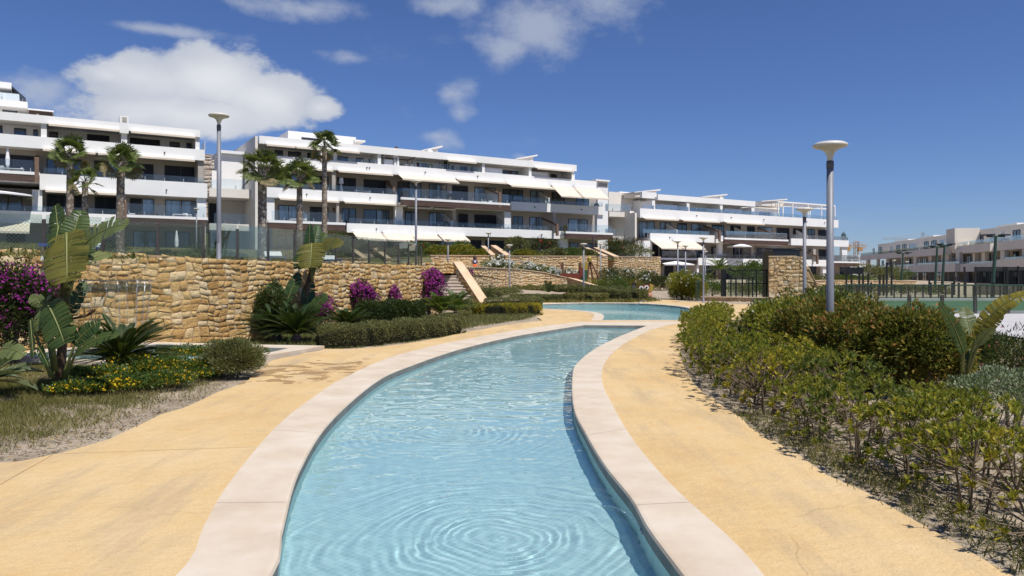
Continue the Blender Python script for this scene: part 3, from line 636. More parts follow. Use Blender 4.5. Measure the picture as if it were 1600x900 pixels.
# stair passages up through the upper garden, each between two sloping side walls
def passage(i0, label1, label2, x0, y0, dx, dy, w, h0=3.2, h1=4.35):
    cheek(label1, (x0, y0), (x0+dx, y0+dy), .35, h0, h1, .2, 1.8)
    pass
cheek('sloping sandstone side wall left of the passage, behind the girl', (GF[1][0]+.1, GF[1][1]), (P(752,0,72).x, 72), .35, 3.25, 4.4, .3, 2.5)
cheek('sloping sandstone side wall at the left end of the central garden wall', (GF[2][0]-.45, GF[2][1]-.05), (P(767,0,72).x, 72), .45, 3.25, 4.45, .3, 2.5)
cheek('sloping sandstone side wall at the right end of the central garden wall', (GF[4][0]-.1, GF[4][1]+.05), (P(913,0,79).x, 79), .35, 3.3, 4.5, .3, 2.5)
cheek('sloping sandstone side wall left of the red oleander', (GF[5][0]-.4, GF[5][1]-.05), (P(928,0,79).x, 79), .45, 3.3, 4.5, .3, 2.5)
for (xa, ya, xb, yb, xc, yc, lab) in [(GF[1][0]+.45, GF[1][1]+.2, GF[2][0]-.45, GF[2][1], P(758,0,72).x, 72, 'narrow garden steps rising between sloping walls near the girl'), (GF[4][0]+.25, GF[4][1]+.2, GF[5][0]-.4, GF[5][1], P(920,0,79).x, 79, 'narrow garden steps rising between sloping walls left of the red oleander')]:
    s = thing('garden_stairs', lab, 'stairs')
    for k in range(12):
        f0 = k/12; f1 = (k+1)/12; mid0 = Vector(((xa+xb)/2, (ya+yb)/2)).lerp(Vector((xc, yc)), f0); mid1 = Vector(((xa+xb)/2, (ya+yb)/2)).lerp(Vector((xc, yc)), f1); hw = .5*abs(xb-xa)
        m = MB(); m.prism([(mid0.x-hw, mid0.y, .9), (mid0.x+hw, mid0.y, .9), (mid1.x+hw, mid1.y+.02, .9), (mid1.x-hw, mid1.y+.02, .9)], (0, 0, .3+.21*(k+1)-.002*k)); fix_normals(m.build('step', M_step, s))
# far low retaining walls and the wedge wall by the court
stone_wall('stone_wall', 'long low sandstone retaining wall behind the sports court, below the far garden', [(P(1098,0,73).x, 73, .55), (P(1200,0,74).x, 74, .62), (P(1290,0,75).x, 75, 1.1), (P(1432,0,82).x, 82, .95)], .4, M_stoneB, (.2, .3), (.25, .5), .04, M_cap, 30)
ww = [(P(1201,0,42).x, 42), (P(1288,0,41.2).x, 41.2)]
root = stone_wall('wedge_wall', 'tall wedge shaped sandstone wall with a sloping right edge beside the black glass gate', [(ww[0][0], 42, 2.63), (P(1256,0,41.5).x, 41.5, 2.63), (ww[1][0], 41.2, .15)], .25, M_stoneB, (.22, .34), (.2, .42), .04, M_cap, 140, capw=.02)
stone_wall('stone_wall', 'ankle high sandstone kerb wall under the black glass fence', [(P(1095,0,47.5).x, 47.5, .22), (P(1201,0,45.5).x, 45.5, .22)], .3, M_stoneB, (.2, .24), (.25, .45), .03, M_cap, 20)
# low garden walls on the upper terrace seen through the glass fence
stone_wall('stone_wall', 'low tan wall on the upper terrace behind the fence, left of the small stairs', [(P(500,0,52).x, 52, 2.75, 1.6), (P(566,0,54).x, 54, 2.8, 1.6)], .35, M_stoneB, (.2, .28), (.25, .45), .04, M_cap, 15)
stone_wall('stone_wall', 'low tan wall on the upper terrace behind the fence, right of the small stairs', [(P(603,0,55).x, 55, 2.7, 1.6), (P(655,0,57).x, 57, 2.75, 1.6)], .35, M_stoneB, (.2, .28), (.25, .45), .04, M_cap, 15)
stone_wall('stone_wall', 'low ochre wall at the foot of the white block, seen behind the fence on the left', [(P(175,0,46).x, 46, 2.65, 1.6), (P(345,0,47).x, 47, 2.45, 1.6)], .35, M_stoneB, (.2, .28), (.25, .45), .04, M_cap, 15)
cheek('pale sloping side wall left of the small terrace stairs', (P(566,0,54).x, 54), (P(541,0,66).x, 66), .35, 2.85, 4.2, 1.8, 2.8)
cheek('pale sloping side wall right of the small terrace stairs', (P(603,0,55).x, 55), (P(575,0,66).x, 66), .35, 2.85, 4.3, 1.8, 2.8)
s = thing('garden_stairs', 'small grey terrace stairs behind the glass fence', 'stairs')
for k in range(8):
    y0 = 54.5+k*1.2; xa = P(573-k*2.4, 0, y0).x; m = MB(); m.box(xa, xa+1.35, y0, y0+1.25, 1.8, 2.15+.2*k); m.build('step', M_step, s)
# ---------------------------------------------------------------- white apartment blocks
class Block:
    """local frame: x along the facade, y inwards, z up; every part is a mesh in that frame"""
    def __init__(s, name, label, u0, frame=None):
        s.fr = frame or (F0, FD, FANG, pu); o = s.fr[0]+s.fr[1]*u0; s.u0 = u0
        s.root = thing(name, label, 'building', (o.x, o.y, 0), s.fr[2])
        s.pu = s.fr[3]
    def U(s, px, v=0.0): return s.pu(px, v)-s.u0
    def bx(s, name, u0, u1, v0, v1, z0, z1, mat, parent=None):
        m = MB(); m.box(min(u0, u1), max(u0, u1), v0, v1, z0, z1); return m.build(name, mat, parent or s.root)
    def window(s, a, b, z0, z1, v, kind='d', px=True, vis=1):
        u0, u1 = (s.U(a, v), s.U(b, v)) if px else (a, b)
        t = .07; m = MB(); y0, y1 = v-.06, v+.02
        m.box(u0, u1, y0, y1, z1-t, z1); m.box(u0, u1, y0, y1, z0, z0+t*.8); m.box(u0, u0+t, y0+.001, y1, z0+t*.8, z1-t); m.box(u1-t, u1, y0+.001, y1, z0+t*.8, z1-t)
        n = 1 if u1-u0 < 1.3 else 2 if u1-u0 < 3 else 3
        for k in range(1, n): c = u0+(u1-u0)*k/n; m.box(c-t*.5, c+t*.5, y0+.002, y1, z0+t*.8, z1-t)
        w = m.build('window', M_frame, s.root)
        if kind == 'd': m = MB(); m.box(u0+t, u1-t, v-.03, v-.005, z0+t*.8, z1-t); m.build('shutter', M_shutter, w)
        else:
            for k in range(n):
                c0 = u0+(u1-u0)*k/n+t*.5; c1 = u0+(u1-u0)*(k+1)/n-t*.5
                kk = M_pane if kind == 'g' or (kind == 'm' and k % 2 == 0) else M_curt
                if kind == 'h' and k == 0: kk = M_shutter
                m = MB(); m.box(c0+t*.5, c1-t*.5, v-.03+.004*k, v-.005, z0+t*.8, z1-t); m.build('pane', kk, w)
    def rail(s, a, b, v, z0, h, px=True, pw=1.5):
        u0, u1 = (s.U(a, v), s.U(b, v)) if px else (a, b); n = max(1, round((u1-u0)/pw)); cl = MB()
        for k in range(n):
            c0 = u0+(u1-u0)*k/n+.02; c1 = u0+(u1-u0)*(k+1)/n-.02
            m = MB(); m.box(c0, c1, v-.008, v+.008, z0, z0+h); m.build('glass_pane', M_rail, s.root)
            cl.box(c1-.25, c1-.18, v-.03, v+.03, z0-.02, z0+.32)
        cl.build('rail_clamps', M_steel, s.root)['kind'] = 'stuff'
    def fin(s, px, v0, v1, z0, zb, zf, brown=False, t=.22):
        """balcony side wall: high at the back, sloping to the front"""
        u = s.U(px, v0); m = MB(); m.prism([(u, v0, z0), (u, v1, z0), (u, v1, zb), (u, v0+.35, zf), (u, v0, zf)], (t, 0, 0)); fix_normals(m.build('balcony_wall', M_white if not brown else M_taupe, s.root))
        if brown:
            m = MB(); m.prism([(u-.04, v0-.03, z0-.35), (u-.04, v0+.2, z0-.35), (u-.04, v0+.2, zf-.15), (u-.04, v1, zb-.1), (u-.04, v1, zb+.08), (u-.04, v0+.3, zf+.08), (u-.04, v0-.03, zf+.08)], (t+.08, 0, 0)); fix_normals(m.build('wooden_trim', M_clad2, s.root))
    def awning(s, a, b, v, z, kind='r', out=None, drop=None):
        u0, u1 = s.U(a, v), s.U(b, v); m = MB(); m.box(u0, u1, v-.16, v-.003, z-.02, z+.15); aw = m.build('awning', M_white, s.root)
        o_, d_ = (out or 1.5, drop or .8) if kind == 'e' else (out or .38, drop or .10)
        m = MB(); y = v-.1; m.add([(u0+.05, y, z+.02), (u1-.05, y, z+.02), (u1-.05, y-o_, z-d_), (u0+.05, y-o_, z-d_), (u0+.05, y, z), (u1-.05, y, z), (u1-.05, y-o_, z-d_-.02), (u0+.05, y-o_, z-d_-.02)], [(0, 3, 2, 1), (4, 5, 6, 7), (2, 3, 7, 6)])
        m.box(u0+.05, u1-.05, y-o_-.03, y-o_-.001, z-d_-.14, z-d_+.03); m.build('cloth', M_awn, aw)
    def floor(s, a, b, zt, h, v0=0.0, kind='white', vb=13, mat=None, px=True):
        """balcony band with the slab behind it; returns its u range"""
        u0, u1 = (s.U(a, v0), s.U(b, v0)) if px else (a, b)
        if kind == 'white':
            s.bx('balcony_parapet', u0, u1, v0, v0+.22, zt-h, zt, mat or M_white)
            s.bx('floor_slab', u0+.02, u1-.02, v0+.222, vb, zt-h+.10, zt-.55, M_slab)
        else:
            s.bx('balcony_edge', u0, u1, v0, v0+.3, zt-.24, zt, M_white)
            s.bx('brown_fascia', u0+.02, u1-.02, v0+.03, v0+.28, zt-.82, zt-.243, M_clad)
            s.bx('floor_slab', u0+.04, u1-.04, v0+.31, vb, zt-.80, zt-.5, M_slab)
M_clad2 = surf('wood_trim', [(.3, (.14, .085, .06)), (.7, (.24, .16, .12))], 2, .7, .4, 30, .006, .2, stretch=(1, 1, 8))
Z1, Z2, Z3, ZR = 6.92, 10.12, 13.22, 15.02
WV, WT = 2.3, 2.6      # setback of the living-room walls, of the top-floor walls

def levels(B, a, b, spec, ground, vb=13):
    """spec: list of dicts, one per storey"""
    for L in spec:
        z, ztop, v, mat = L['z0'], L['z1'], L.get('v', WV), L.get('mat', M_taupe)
        B.bx('storey_wall', B.U(L.get('a', a), v), B.U(L.get('b', b), v), v, vb, z, ztop, mat)
        for w in L['win']:
            h = w[3] if len(w) > 3 else L.get('wh', 2.25); B.window(w[0], w[1], z+.02, z+.02+h, v, w[2])

# ---- block A, on the left
A = Block('apartment_building', 'white terraced apartment block at the left behind three palms', pu(-90)-.0)
zA = [3.75, 6.37, 9.57, 12.67]
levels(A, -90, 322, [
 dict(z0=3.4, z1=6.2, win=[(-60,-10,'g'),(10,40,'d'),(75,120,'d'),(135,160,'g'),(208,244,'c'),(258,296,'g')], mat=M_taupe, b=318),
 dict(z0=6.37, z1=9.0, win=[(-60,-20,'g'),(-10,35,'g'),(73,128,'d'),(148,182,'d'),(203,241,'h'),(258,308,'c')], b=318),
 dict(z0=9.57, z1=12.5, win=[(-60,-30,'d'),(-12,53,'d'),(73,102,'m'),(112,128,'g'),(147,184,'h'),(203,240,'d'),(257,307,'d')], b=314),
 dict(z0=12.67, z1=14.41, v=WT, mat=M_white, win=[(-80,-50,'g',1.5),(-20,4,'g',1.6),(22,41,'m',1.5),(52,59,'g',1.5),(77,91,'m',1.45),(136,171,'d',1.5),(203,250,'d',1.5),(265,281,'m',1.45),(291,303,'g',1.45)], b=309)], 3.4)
A.floor(-90, 320, Z3, 1.0); A.floor(62, 324, Z2, 1.35); A.floor(-90, 62, Z2-.02, 1, -1.1, 'brown'); A.floor(-90, 194, Z1, .95); A.floor(196, 325, Z1-.03, 1, -1.0, 'brown')
A.bx('roof_parapet', A.U(-90), A.U(313), 0, .25, ZR-.66, ZR, M_white); A.bx('roof_slab', A.U(-90), A.U(313), .252, 13, ZR-.62, ZR-.3, M_slab)
A.rail(68, 320, .08, Z2-.02, .55); A.rail(-90, 53, -1.0, Z2-.03, .95); A.rail(-90, 194, .08, Z1-.02, .5); A.rail(198, 322, -.9, Z1-.04, 1.0)
for a, b, lo, hi, m_ in [(50, 66, Z1-.2, Z2-1.35, M_white), (309, 323, Z1-.2, Z2-1.35, M_white), (193, 197, Z1-.2, Z2-1.36, M_taupe), (310, 319, Z2-.2, Z3-.95, M_taupe)]: A.bx('pillar', A.U(a), A.U(b), .26, .75 if m_ is M_white else 2.3, lo, hi, m_)
A.bx('side_wall', A.U(316), A.U(323.5), .75, 13, 3.4, Z2-1.36, M_cream)
for a, b in [(64, 73), (190, 199), (306, 312.5)]: A.bx('party_wall', A.U(a), A.U(b), .23, WT, Z3-.55, ZR-.64, M_white)
A.bx('chimney', A.U(187), A.U(201), -.05, 1.2, ZR-.9, ZR+.62, M_white); A.bx('chimney_grille', A.U(191), A.U(198), -.09, -.052, ZR+.1, ZR+.5, M_taupe)
for a, b in [(75, 187), (203, 305)]: A.awning(a, b, 0, ZR-.66, 'r', .35, .1)
for a, b in [(66, 150), (152, 188), (192, 304)]: A.awning(a, b, 0, Z3-1.0, 'r', .38, .1)
A.awning(70, 190, 0, Z2-1.33, 'r', .4, .1); A.awning(84, 194, 0, Z1-.95, 'r'); A.awning(-40, 48, 0, Z1-1.0, 'e', 1.5, .8)
A.fin(55, -1.1, WV, Z2-.5, Z2+1.7, Z2+1.05, True); A.fin(193, -1.0, WV, Z1-.5, Z1+1.6, Z1+1.0, True); A.fin(51, .2, WV, Z1-.3, Z1+1.5, Z1+.7)
A.bx('end_glass', A.U(321)-.0, A.U(321)+.02, .1, WV, Z3-.05, Z3+.8, M_rail)
# ---- stepped penthouses above and behind block A
E = Block('penthouse_building', 'upper terraced white block peeking over the roof at the far left', pu(-120, 12))
def ev(px): return px
E.bx('storey_wall', E.U(-120, 14), E.U(30, 14), 14, 26, 14, 19.4, M_white); E.bx('roof_slab', E.U(-120, 12), E.U(43, 12), 12, 26, pz(20, 167, 12), pz(20, 157, 12), M_white)
E.window(4, 28, pz(15, 181, 14), pz(15, 168, 14), 14, 'g')
E.bx('canopy', E.U(43, 12)+.02, E.U(84, 12), 12.5, 22, pz(64, 171.5, 12), pz(64, 169.5, 12), M_white); E.bx('canopy_soffit', E.U(44, 12)+.05, E.U(82, 12), 12.7, 21.8, pz(64, 174, 12)-.1, pz(64, 171.6, 12), M_clad)
E.bx('pillar', E.U(57, 13), E.U(61, 13), 13, 13.4, ZR-.4, pz(64, 174, 12), M_white); E.bx('storey_wall', E.U(38, 18), E.U(72, 18), 18, 26, 14, 18.3, M_taupe)
E.bx('storey_wall', E.U(-120, 17), E.U(5, 17), 17, 26, 19.4, pz(5, 137, 17), M_taupe); E.bx('roof_slab', E.U(-120, 15), E.U(18, 15), 15, 26, pz(5, 137, 15), pz(5, 128, 15), M_white)
E.rail(-60, 40, 12.2, pz(20, 157, 12), .8); m = MB(); u1 = E.U(18, 15); m.prism([(u1, 15, pz(18, 137, 15)), (E.U(40, 15), 15, pz(40, 156, 15)), (E.U(40, 15), 15, pz(40, 153, 15)), (u1, 15, pz(18, 134, 15))], (0, 8, 0)); fix_normals(m.build('canopy', M_frame, E.root))
# ---- block between A and B
C1 = Block('stair_tower', 'narrow white link with open landings between the two white blocks behind a tall lamp post', pu(327))
C1.bx('landing_parapet', C1.U(327, 2), C1.U(398, 2), 2, 2.2, Z2-1.0, Z2-.15, M_cream); C1.bx('landing_parapet', C1.U(327, 2), C1.U(398, 2), 2, 2.2, Z1-1.0, Z1-.35, M_cream)
C1.bx('floor_slab', C1.U(327, 2), C1.U(398, 2), 2.202, 9, Z2-.95, Z2-.6, M_slab); C1.bx('floor_slab', C1.U(327, 2), C1.U(398, 2), 2.202, 9, Z1-.95, Z1-.6, M_slab)
C1.bx('back_wall', C1.U(327, 6), C1.U(395, 6), 6, 7, 3.4, Z1-.96, M_cream); C1.bx('back_wall', C1.U(327, 6), C1.U(395, 6), 6, 7, Z1-.6, Z2-.96, M_cream)
for a, b in [(326, 345), (384, 398)]: C1.window(a, b, Z1-.5, Z1+1.9, 5.9, 'd')
C1.window(379, 398, 3.5, 5.8, 5.9, 'd'); C1.window(330, 342, 3.5, 5.8, 5.9, 'd')
C1.bx('tower', C1.U(346, 5), C1.U(380, 5), 5, 9, Z2-.6, pz(360, 241, 5), M_white); C1.bx('tower_roof', C1.U(344, 4.6), C1.U(382, 4.6), 4.6, 9.4, pz(360, 241, 5)+.01, pz(360, 241, 5)+.3, M_white)
C1.rail(328, 346, 2.1, Z2-.15, .8); C1.rail(346, 398, 2.1, Z2-.15, .95); C1.rail(334, 398, 2.1, Z1-.35, 1.0); C1.bx('white_gate', C1.U(331, 5), C1.U(339, 5), 5, 5.05, Z2-.5, Z2+1.9, M_white)
# ---- block B, in the centre
B = Block('apartment_building', 'long white terraced apartment block in the centre behind the second row of palms', pu(404))
levels(B, 404, 945, [
 dict(z0=3.4, z1=6.2, win=[(432,462,'g'),(480,512,'d'),(548,575,'g'),(585,610,'d'),(617,640,'g'),(682,708,'c'),(735,752,'d'),(758,789,'d'),(800,820,'g'),(890,903,'g'),(910,936,'g')], b=935),
 dict(z0=6.37, z1=9.3, win=[(435,466,'c'),(484,513,'d'),(534,556,'g'),(568,608,'m'),(633,652,'g'),(670,694,'c'),(716,731,'d'),(741,775,'d'),(801,817,'g'),(827,849,'c'),(888,918,'c')], b=938),
 dict(z0=9.57, z1=12.3, win=[(427,466,'c'),(484,513,'d'),(527,556,'d'),(568,609,'d'),(621,658,'m'),(670,694,'c'),(706,731,'d'),(741,774,'c'),(785,817,'g'),(828,849,'c'),(862,882,'g'),(900,920,'g')], b=935),
 dict(z0=12.67, z1=14.33, v=WT, mat=M_white, win=[(429,442,'g',1.5),(450,470,'g',1.5),(480,495,'m',1.5),(528,544,'g',1.4),(556,568,'m',1.4),(576,585,'g',1.4),(651,668,'g',1.4),(690,700,'g',1.4),(705,709,'g',1.4),(719,730,'m',1.4),(736,744,'g',1.4),(785,814,'m',1.4),(860,869,'m',1.4),(876,883,'g',1.4)], b=898, wh=1.4)], 3.4)
B.floor(404, 932, Z3, .98); B.floor(417, 622, Z2, .98); B.floor(627, 797, Z2-.35, 1, -1.1, 'brown'); B.floor(799, 944, Z2, 1.0)
B.floor(419, 540, Z1-.05, 1, -1.1, 'brown'); B.floor(542, 881, Z1, .95); B.floor(884, 958, Z1-.1, 1, -1.1, 'brown')
B.bx('roof_parapet', B.U(405), B.U(901), 0, .25, ZR-.74, ZR, M_white); B.bx('roof_slab', B.U(405), B.U(901), .252, 13, ZR-.70, ZR-.3, M_slab)
B.bx('end_wall', B.U(404)-.25, B.U(404)-.005, .3, 13, 3.4, ZR-.02, M_cream)
B.bx('penthouse', B.U(450, 5), B.U(556, 5), 5, 12, ZR-.5, pz(480, 207, 5), M_white); B.bx('penthouse_slab', B.U(548, 5)+.3, B.U(569, 5), 4.6, 10, pz(560, 222, 5), pz(560, 219.5, 5), M_slab); B.bx('roof_slot', B.U(471, 5), B.U(500, 5), 4.95, 4.998, pz(480, 218, 5)-.1, pz(480, 217, 5)+.12, M_frame)
B.bx('vent_cap', B.U(447, 7), B.U(453, 7), 7, 7.6, pz(450, 210, 7)-.3, pz(450, 207, 7), M_frame)
def wedge(Bk, a, b, v, ya, yb, px=True):
    u0, u1 = Bk.U(a, v), Bk.U(b, v); z0 = ZRc if Bk is C else ZR; m = MB(); za = max(z0+.02, pz(a, ya, v)); zb = pz(b, yb, v)
    m.prism([(u0, v, z0-.3), (u1, v, z0-.3), (u1, v, zb-.14), (u0, v, za-.05)], (0, 2.2, 0)); ch = fix_normals(m.build('chimney', M_cream, Bk.root))
    m = MB(); m.prism([(u0-.2, v-.2, za-.04), (u1+.5, v-.2, zb-.12), (u1+.5, v-.2, zb+.06), (u0-.2, v-.2, za+.08)], (0, 2.6, 0)); fix_normals(m.build('chimney_cap', M_slab, ch))
C = None
wedge(B, 661, 684, 2.5, 236, 228); wedge(B, 808, 833, 2.5, 249, 242)
B.rail(424, 622, .08, Z2-.02, .6); B.rail(629, 795, -1.0, Z2-.36, 1.0); B.rail(801, 942, .08, Z2-.02, .6); B.rail(424, 538, -1.0, Z1-.06, .95); B.rail(545, 880, .08, Z1-.02, .55); B.rail(886, 955, -1.0, Z1-.11, .95)
B.rail(526, 590, .08, Z3-.02, .4); B.rail(655, 752, .08, Z3-.02, .55)
for a, b, lo, hi, m_ in [(417, 430, Z1-.2, Z2-.98, M_white), (619, 631, Z1-.2, Z2-1.2, M_white), (790, 800, Z1-.2, Z2-1.2, M_white), (935, 944, Z1-.2, Z2-1.0, M_white), (876, 889, 3.4, Z1-.95, M_white), (527, 531, Z1-.2, Z2-.98, M_taupe), (709, 714, Z1-.2, Z2-1.2, M_taupe), (866, 871, Z1-.2, Z2-1, M_taupe), (520, 526, Z2-.3, Z3-.98, M_taupe), (700, 705, Z2-.3, Z3-.98, M_taupe)]: B.bx('pillar', B.U(a), B.U(b), .26, .75 if m_ is M_white else .6, lo, hi, m_)
for px in (505, 525, 594, 757, 830, 897): B.bx('party_wall', B.U(px)-.18, B.U(px)+.18, .23, WT, Z3-.55, ZR-.64, M_white)
for a, b in [(758, 785), (830, 857), (600, 614)]: B.bx('screen_wall', B.U(a, .5), B.U(b, .5), .5, .62, Z3-.1, Z3+.62, M_white)
for px, br in [(614, 1), (703, 0), (780, 1), (857, 0)]: B.fin(px, .25 if not br else -1.05 if px > 630 else .25, WV, Z2-.5, Z2+1.6, Z2+.75, bool(br))
for px, br in [(530, 1), (628, 0), (705, 0), (792, 0), (870, 1), (476, 0)]: B.fin(px, .25 if not br or px < 600 else -.9, WV, Z1-.3, Z1+1.6, Z1+.7, bool(br))
for a, b in [(414, 460), (460, 502), (505, 560), (530, 592)][:3]: B.awning(a, b, 0, ZR-.76, 'r', .4, .1)
B.awning(697, 742, 0, ZR-.76, 'r', .4, .1); B.awning(835, 893, 0, ZR-.76, 'r', .4, .1)
for a, b in [(426, 470), (472, 519), (526, 612), (712, 790)]: B.awning(a, b, 0, Z3-.98, 'r', .42, .12)
for a, b, o_, d_ in [(621, 669, 1.2, .55), (668, 710, 1.2, .55), (788, 857, 1.4, .5), (861, 898, 1.9, 1.35), (893, 937, 1.9, 1.35)]: B.awning(a, b, 0, Z3-.98, 'e', o_, d_)
for a, b in [(434, 528), (535, 617), (633, 673), (674, 709)]: B.awning(a, b, 0, Z2-.98-(.2 if a > 620 else 0), 'r', .5, .12)
for a, b, o_, d_ in [(550, 598, 1.6, .75), (594, 642, 1.6, .75), (640, 682, 1.4, .55), (684, 726, 1.3, .6)]: B.awning(a, b, 0, Z1-.95, 'e', o_, d_)
# ---- link between B and C with the pale stair tower
C2 = Block('stair_tower', 'pale link tower with a flat cap between the central and the right-hand white blocks', pu(932, 2))
C2.bx('tower', C2.U(934, 2), C2.U(950, 2), 2, 6, 3.0, pz(941, 284, 2), M_white); C2.bx('tower_roof', C2.U(931, 1.6), C2.U(953, 1.6), 1.6, 6.4, pz(941, 284, 2)+.01, pz(941, 282, 2)+.05, M_white); C2.bx('tower_grille', C2.U(935, 1.95), C2.U(949, 1.95), 1.95, 1.99, pz(941, 291, 2), pz(941, 286, 2), M_taupe)
for zt in (Z2-.2, Z1-.2):
    C2.bx('landing_parapet', C2.U(952, 2), C2.U(989, 2), 2, 2.2, zt-.75, zt, M_cream); C2.bx('floor_slab', C2.U(952, 2), C2.U(989, 2), 2.202, 9, zt-.7, zt-.4, M_slab); C2.rail(946, 986, 1.95, zt, .9)
C2.bx('back_wall', C2.U(950, 6), C2.U(992, 6), 6, 8, 2.0, Z2-.96, M_cream); C2.bx('back_wall', C2.U(951, 4), C2.U(1000, 4), 4, 9, Z2-.6, pz(975, 301, 4), M_cream)
C2.window(953, 962, Z1-.2, Z1+1.9, 5.9, 'd'); C2.bx('side_wall', C2.U(984, 1), C2.U(991, 1), 1, 2, 2.5, Z2-.2, M_cream)
# ---- block C
C = Block('apartment_building', 'lower white terraced apartment block right of centre with a roof pergola', pu(992))
D1, D2, D3, ZRc = 3.95, 7.08, 10.22, 12.2
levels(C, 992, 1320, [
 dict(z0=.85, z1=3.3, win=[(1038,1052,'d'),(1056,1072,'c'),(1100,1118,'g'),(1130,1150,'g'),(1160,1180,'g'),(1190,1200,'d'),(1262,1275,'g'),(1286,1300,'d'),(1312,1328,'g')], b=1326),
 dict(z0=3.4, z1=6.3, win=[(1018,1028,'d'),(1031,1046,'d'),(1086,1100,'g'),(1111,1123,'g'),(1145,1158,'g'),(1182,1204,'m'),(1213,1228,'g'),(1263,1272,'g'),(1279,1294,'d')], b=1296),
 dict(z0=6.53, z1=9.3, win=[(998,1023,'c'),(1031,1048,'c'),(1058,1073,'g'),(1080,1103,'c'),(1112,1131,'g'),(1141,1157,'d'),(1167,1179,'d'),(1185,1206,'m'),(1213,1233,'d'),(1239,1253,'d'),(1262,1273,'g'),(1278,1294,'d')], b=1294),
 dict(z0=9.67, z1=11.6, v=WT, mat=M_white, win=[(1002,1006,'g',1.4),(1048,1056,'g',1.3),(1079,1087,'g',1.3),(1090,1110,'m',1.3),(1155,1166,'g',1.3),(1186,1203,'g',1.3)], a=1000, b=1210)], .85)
C.floor(1000, 1310, D3, 1.2); C.floor(1016, 1130, D2, 1.0); C.floor(1132, 1232, D2-.3, 1, -1.1, 'brown'); C.floor(1236, 1326, D2, 1.0)
C.floor(1032, 1089, D1-.1, 1, -1.1, 'brown'); C.floor(1091, 1300, D1, .98); C.floor(1302, 1343, D1-.2, 1, -.6, 'brown')
C.bx('end_wall', C.U(992), C.U(992)+.3, .0, 13, .85, D3-.6, M_cream); C.bx('white_wall', C.U(1004, 0), C.U(1019, 0), .0, .5, D1-.4, D2-1.0, M_white); C.bx('white_wall', C.U(993, .3), C.U(1004, .3), .3, .6, .9, D2-1.0, M_cream)
C.bx('roof_parapet', C.U(1028), C.U(1180), 0, .25, ZRc-.75, ZRc, M_white); C.bx('roof_slab', C.U(1028), C.U(1180), .252, 13, ZRc-.71, ZRc-.3, M_slab)
C.bx('roof_parapet', C.U(1000, 1), C.U(1022, 1), .6, 1.0, pz(1010, 310, 1), pz(1010, 300.5, 1), M_white); C.bx('storey_wall', C.U(968, 5), C.U(1030, 5), 5, 12, D3-.6, pz(1000, 301.5, 5), M_white)
wedge(C, 992, 1026, 1.5, 301, 296); wedge(C, 1098, 1131, 1.5, 308, 303.5); wedge(C, 1190, 1225, 1.5, 315, 311)
for px in (1022, 1076, 1128, 1177): C.bx('party_wall', C.U(px)-.25, C.U(px)+.25, .1, WT, D3-.5, ZRc-.86 if px != 1128 else ZRc+.3, M_white)
C.rail(1003, 1022, .08, D3-.02, .5); C.rail(1026, 1076, .08, D3-.02, .6); C.rail(1078, 1308, .08, D3-.02, .55); C.rail(1004, 1129, .08, D2-.02, .55); C.rail(1134, 1230, -1.0, D2-.31, .95); C.rail(1238, 1325, .08, D2-.02, .6); C.rail(1034, 1088, -1.0, D1-.11, .95); C.rail(1094, 1298, .08, D1-.02, .55); C.rail(1300, 1341, -.5, D1-.21, 1.0)
for a, b in [(1023, 1058), (1132, 1160)]: C.bx('screen_wall', C.U(a, .6), C.U(b, .6), .6, .7, D3-.1, D3+.75, M_white)
for a, b, lo, hi, m_ in [(1125, 1131, D1-.2, D2-1.0, M_white), (1318, 1326, D1-.2, D2-1.0, M_white), (1091, 1094, .85, D1-.98, M_white), (1288, 1293, .85, D1-.98, M_white), (1176, 1180, D1-.2, D2-1.1, M_taupe), (1273, 1277, D1-.2, D2-1.0, M_taupe), (1228, 1231, .85, D1-.98, M_white)]: C.bx('pillar', C.U(a), C.U(b), .26, .7, lo, hi, m_)
for px, br in [(1057, 0), (1124, 1), (1164, 0), (1210, 1), (1261, 0)]: C.fin(px, .25 if not br else -.8, WV, D2-.5, D2+1.5, D2+.6, bool(br))
for px, br in [(1085, 1), (1132, 0), (1178, 0), (1277, 1)]: C.fin(px, .25 if not br else -.9, WV, D1-.3, D1+1.6, D1+.6, bool(br))
for a, b in [(1002, 1056), (1062, 1120), (1130, 1190)]: C.awning(a, b, 0, D3-1.2, 'r', .5, .1)
for a, b in [(1016, 1052), (1048, 1086)]: C.awning(a, b, 0, D2-1.0, 'e', 1.9, 1.0)
# pergola on the roof of block C
m = MB(); zt = 12.55
for (a, b, v) in [(1216, 1305, .3), (1180, 1300, 4.5)]: m.box(C.U(a, v), C.U(b, v), v, v+.15, zt-.2, zt)
pg = m.build('pergola', M_white, C.root)
for px in (1216, 1239, 1263, 1284, 1305): m = MB(); u = C.U(px, .3); m.box(u-.09, u+.09, .31, .44, D3-.1, zt-.2); m.build('post', M_white, pg)
for px in (1184, 1224, 1266): m = MB(); u = C.U(px, 4.5); m.box(u-.09, u+.09, 4.51, 4.64, D3-.5, zt-.2); m.build('post', M_white, pg)
for k in range(16): u = C.U(1216, .3)+(C.U(1305, .3)-C.U(1216, .3))*k/15; m = MB(); m.box(u-.05, u+.05, .46, 4.49, zt-.17, zt-.02); m.build('rafter', M_white, pg)
C.bx('storey_wall', C.U(1180, 5), C.U(1218, 5), 5, 12, D3-.55, 12.3, M_cream)
M_rubble = stonem('pale_rubble', [(.05, (.34, .28, .22)), (.4, (.50, .43, .36)), (1, (.62, .56, .48))], 1, 6, .08)
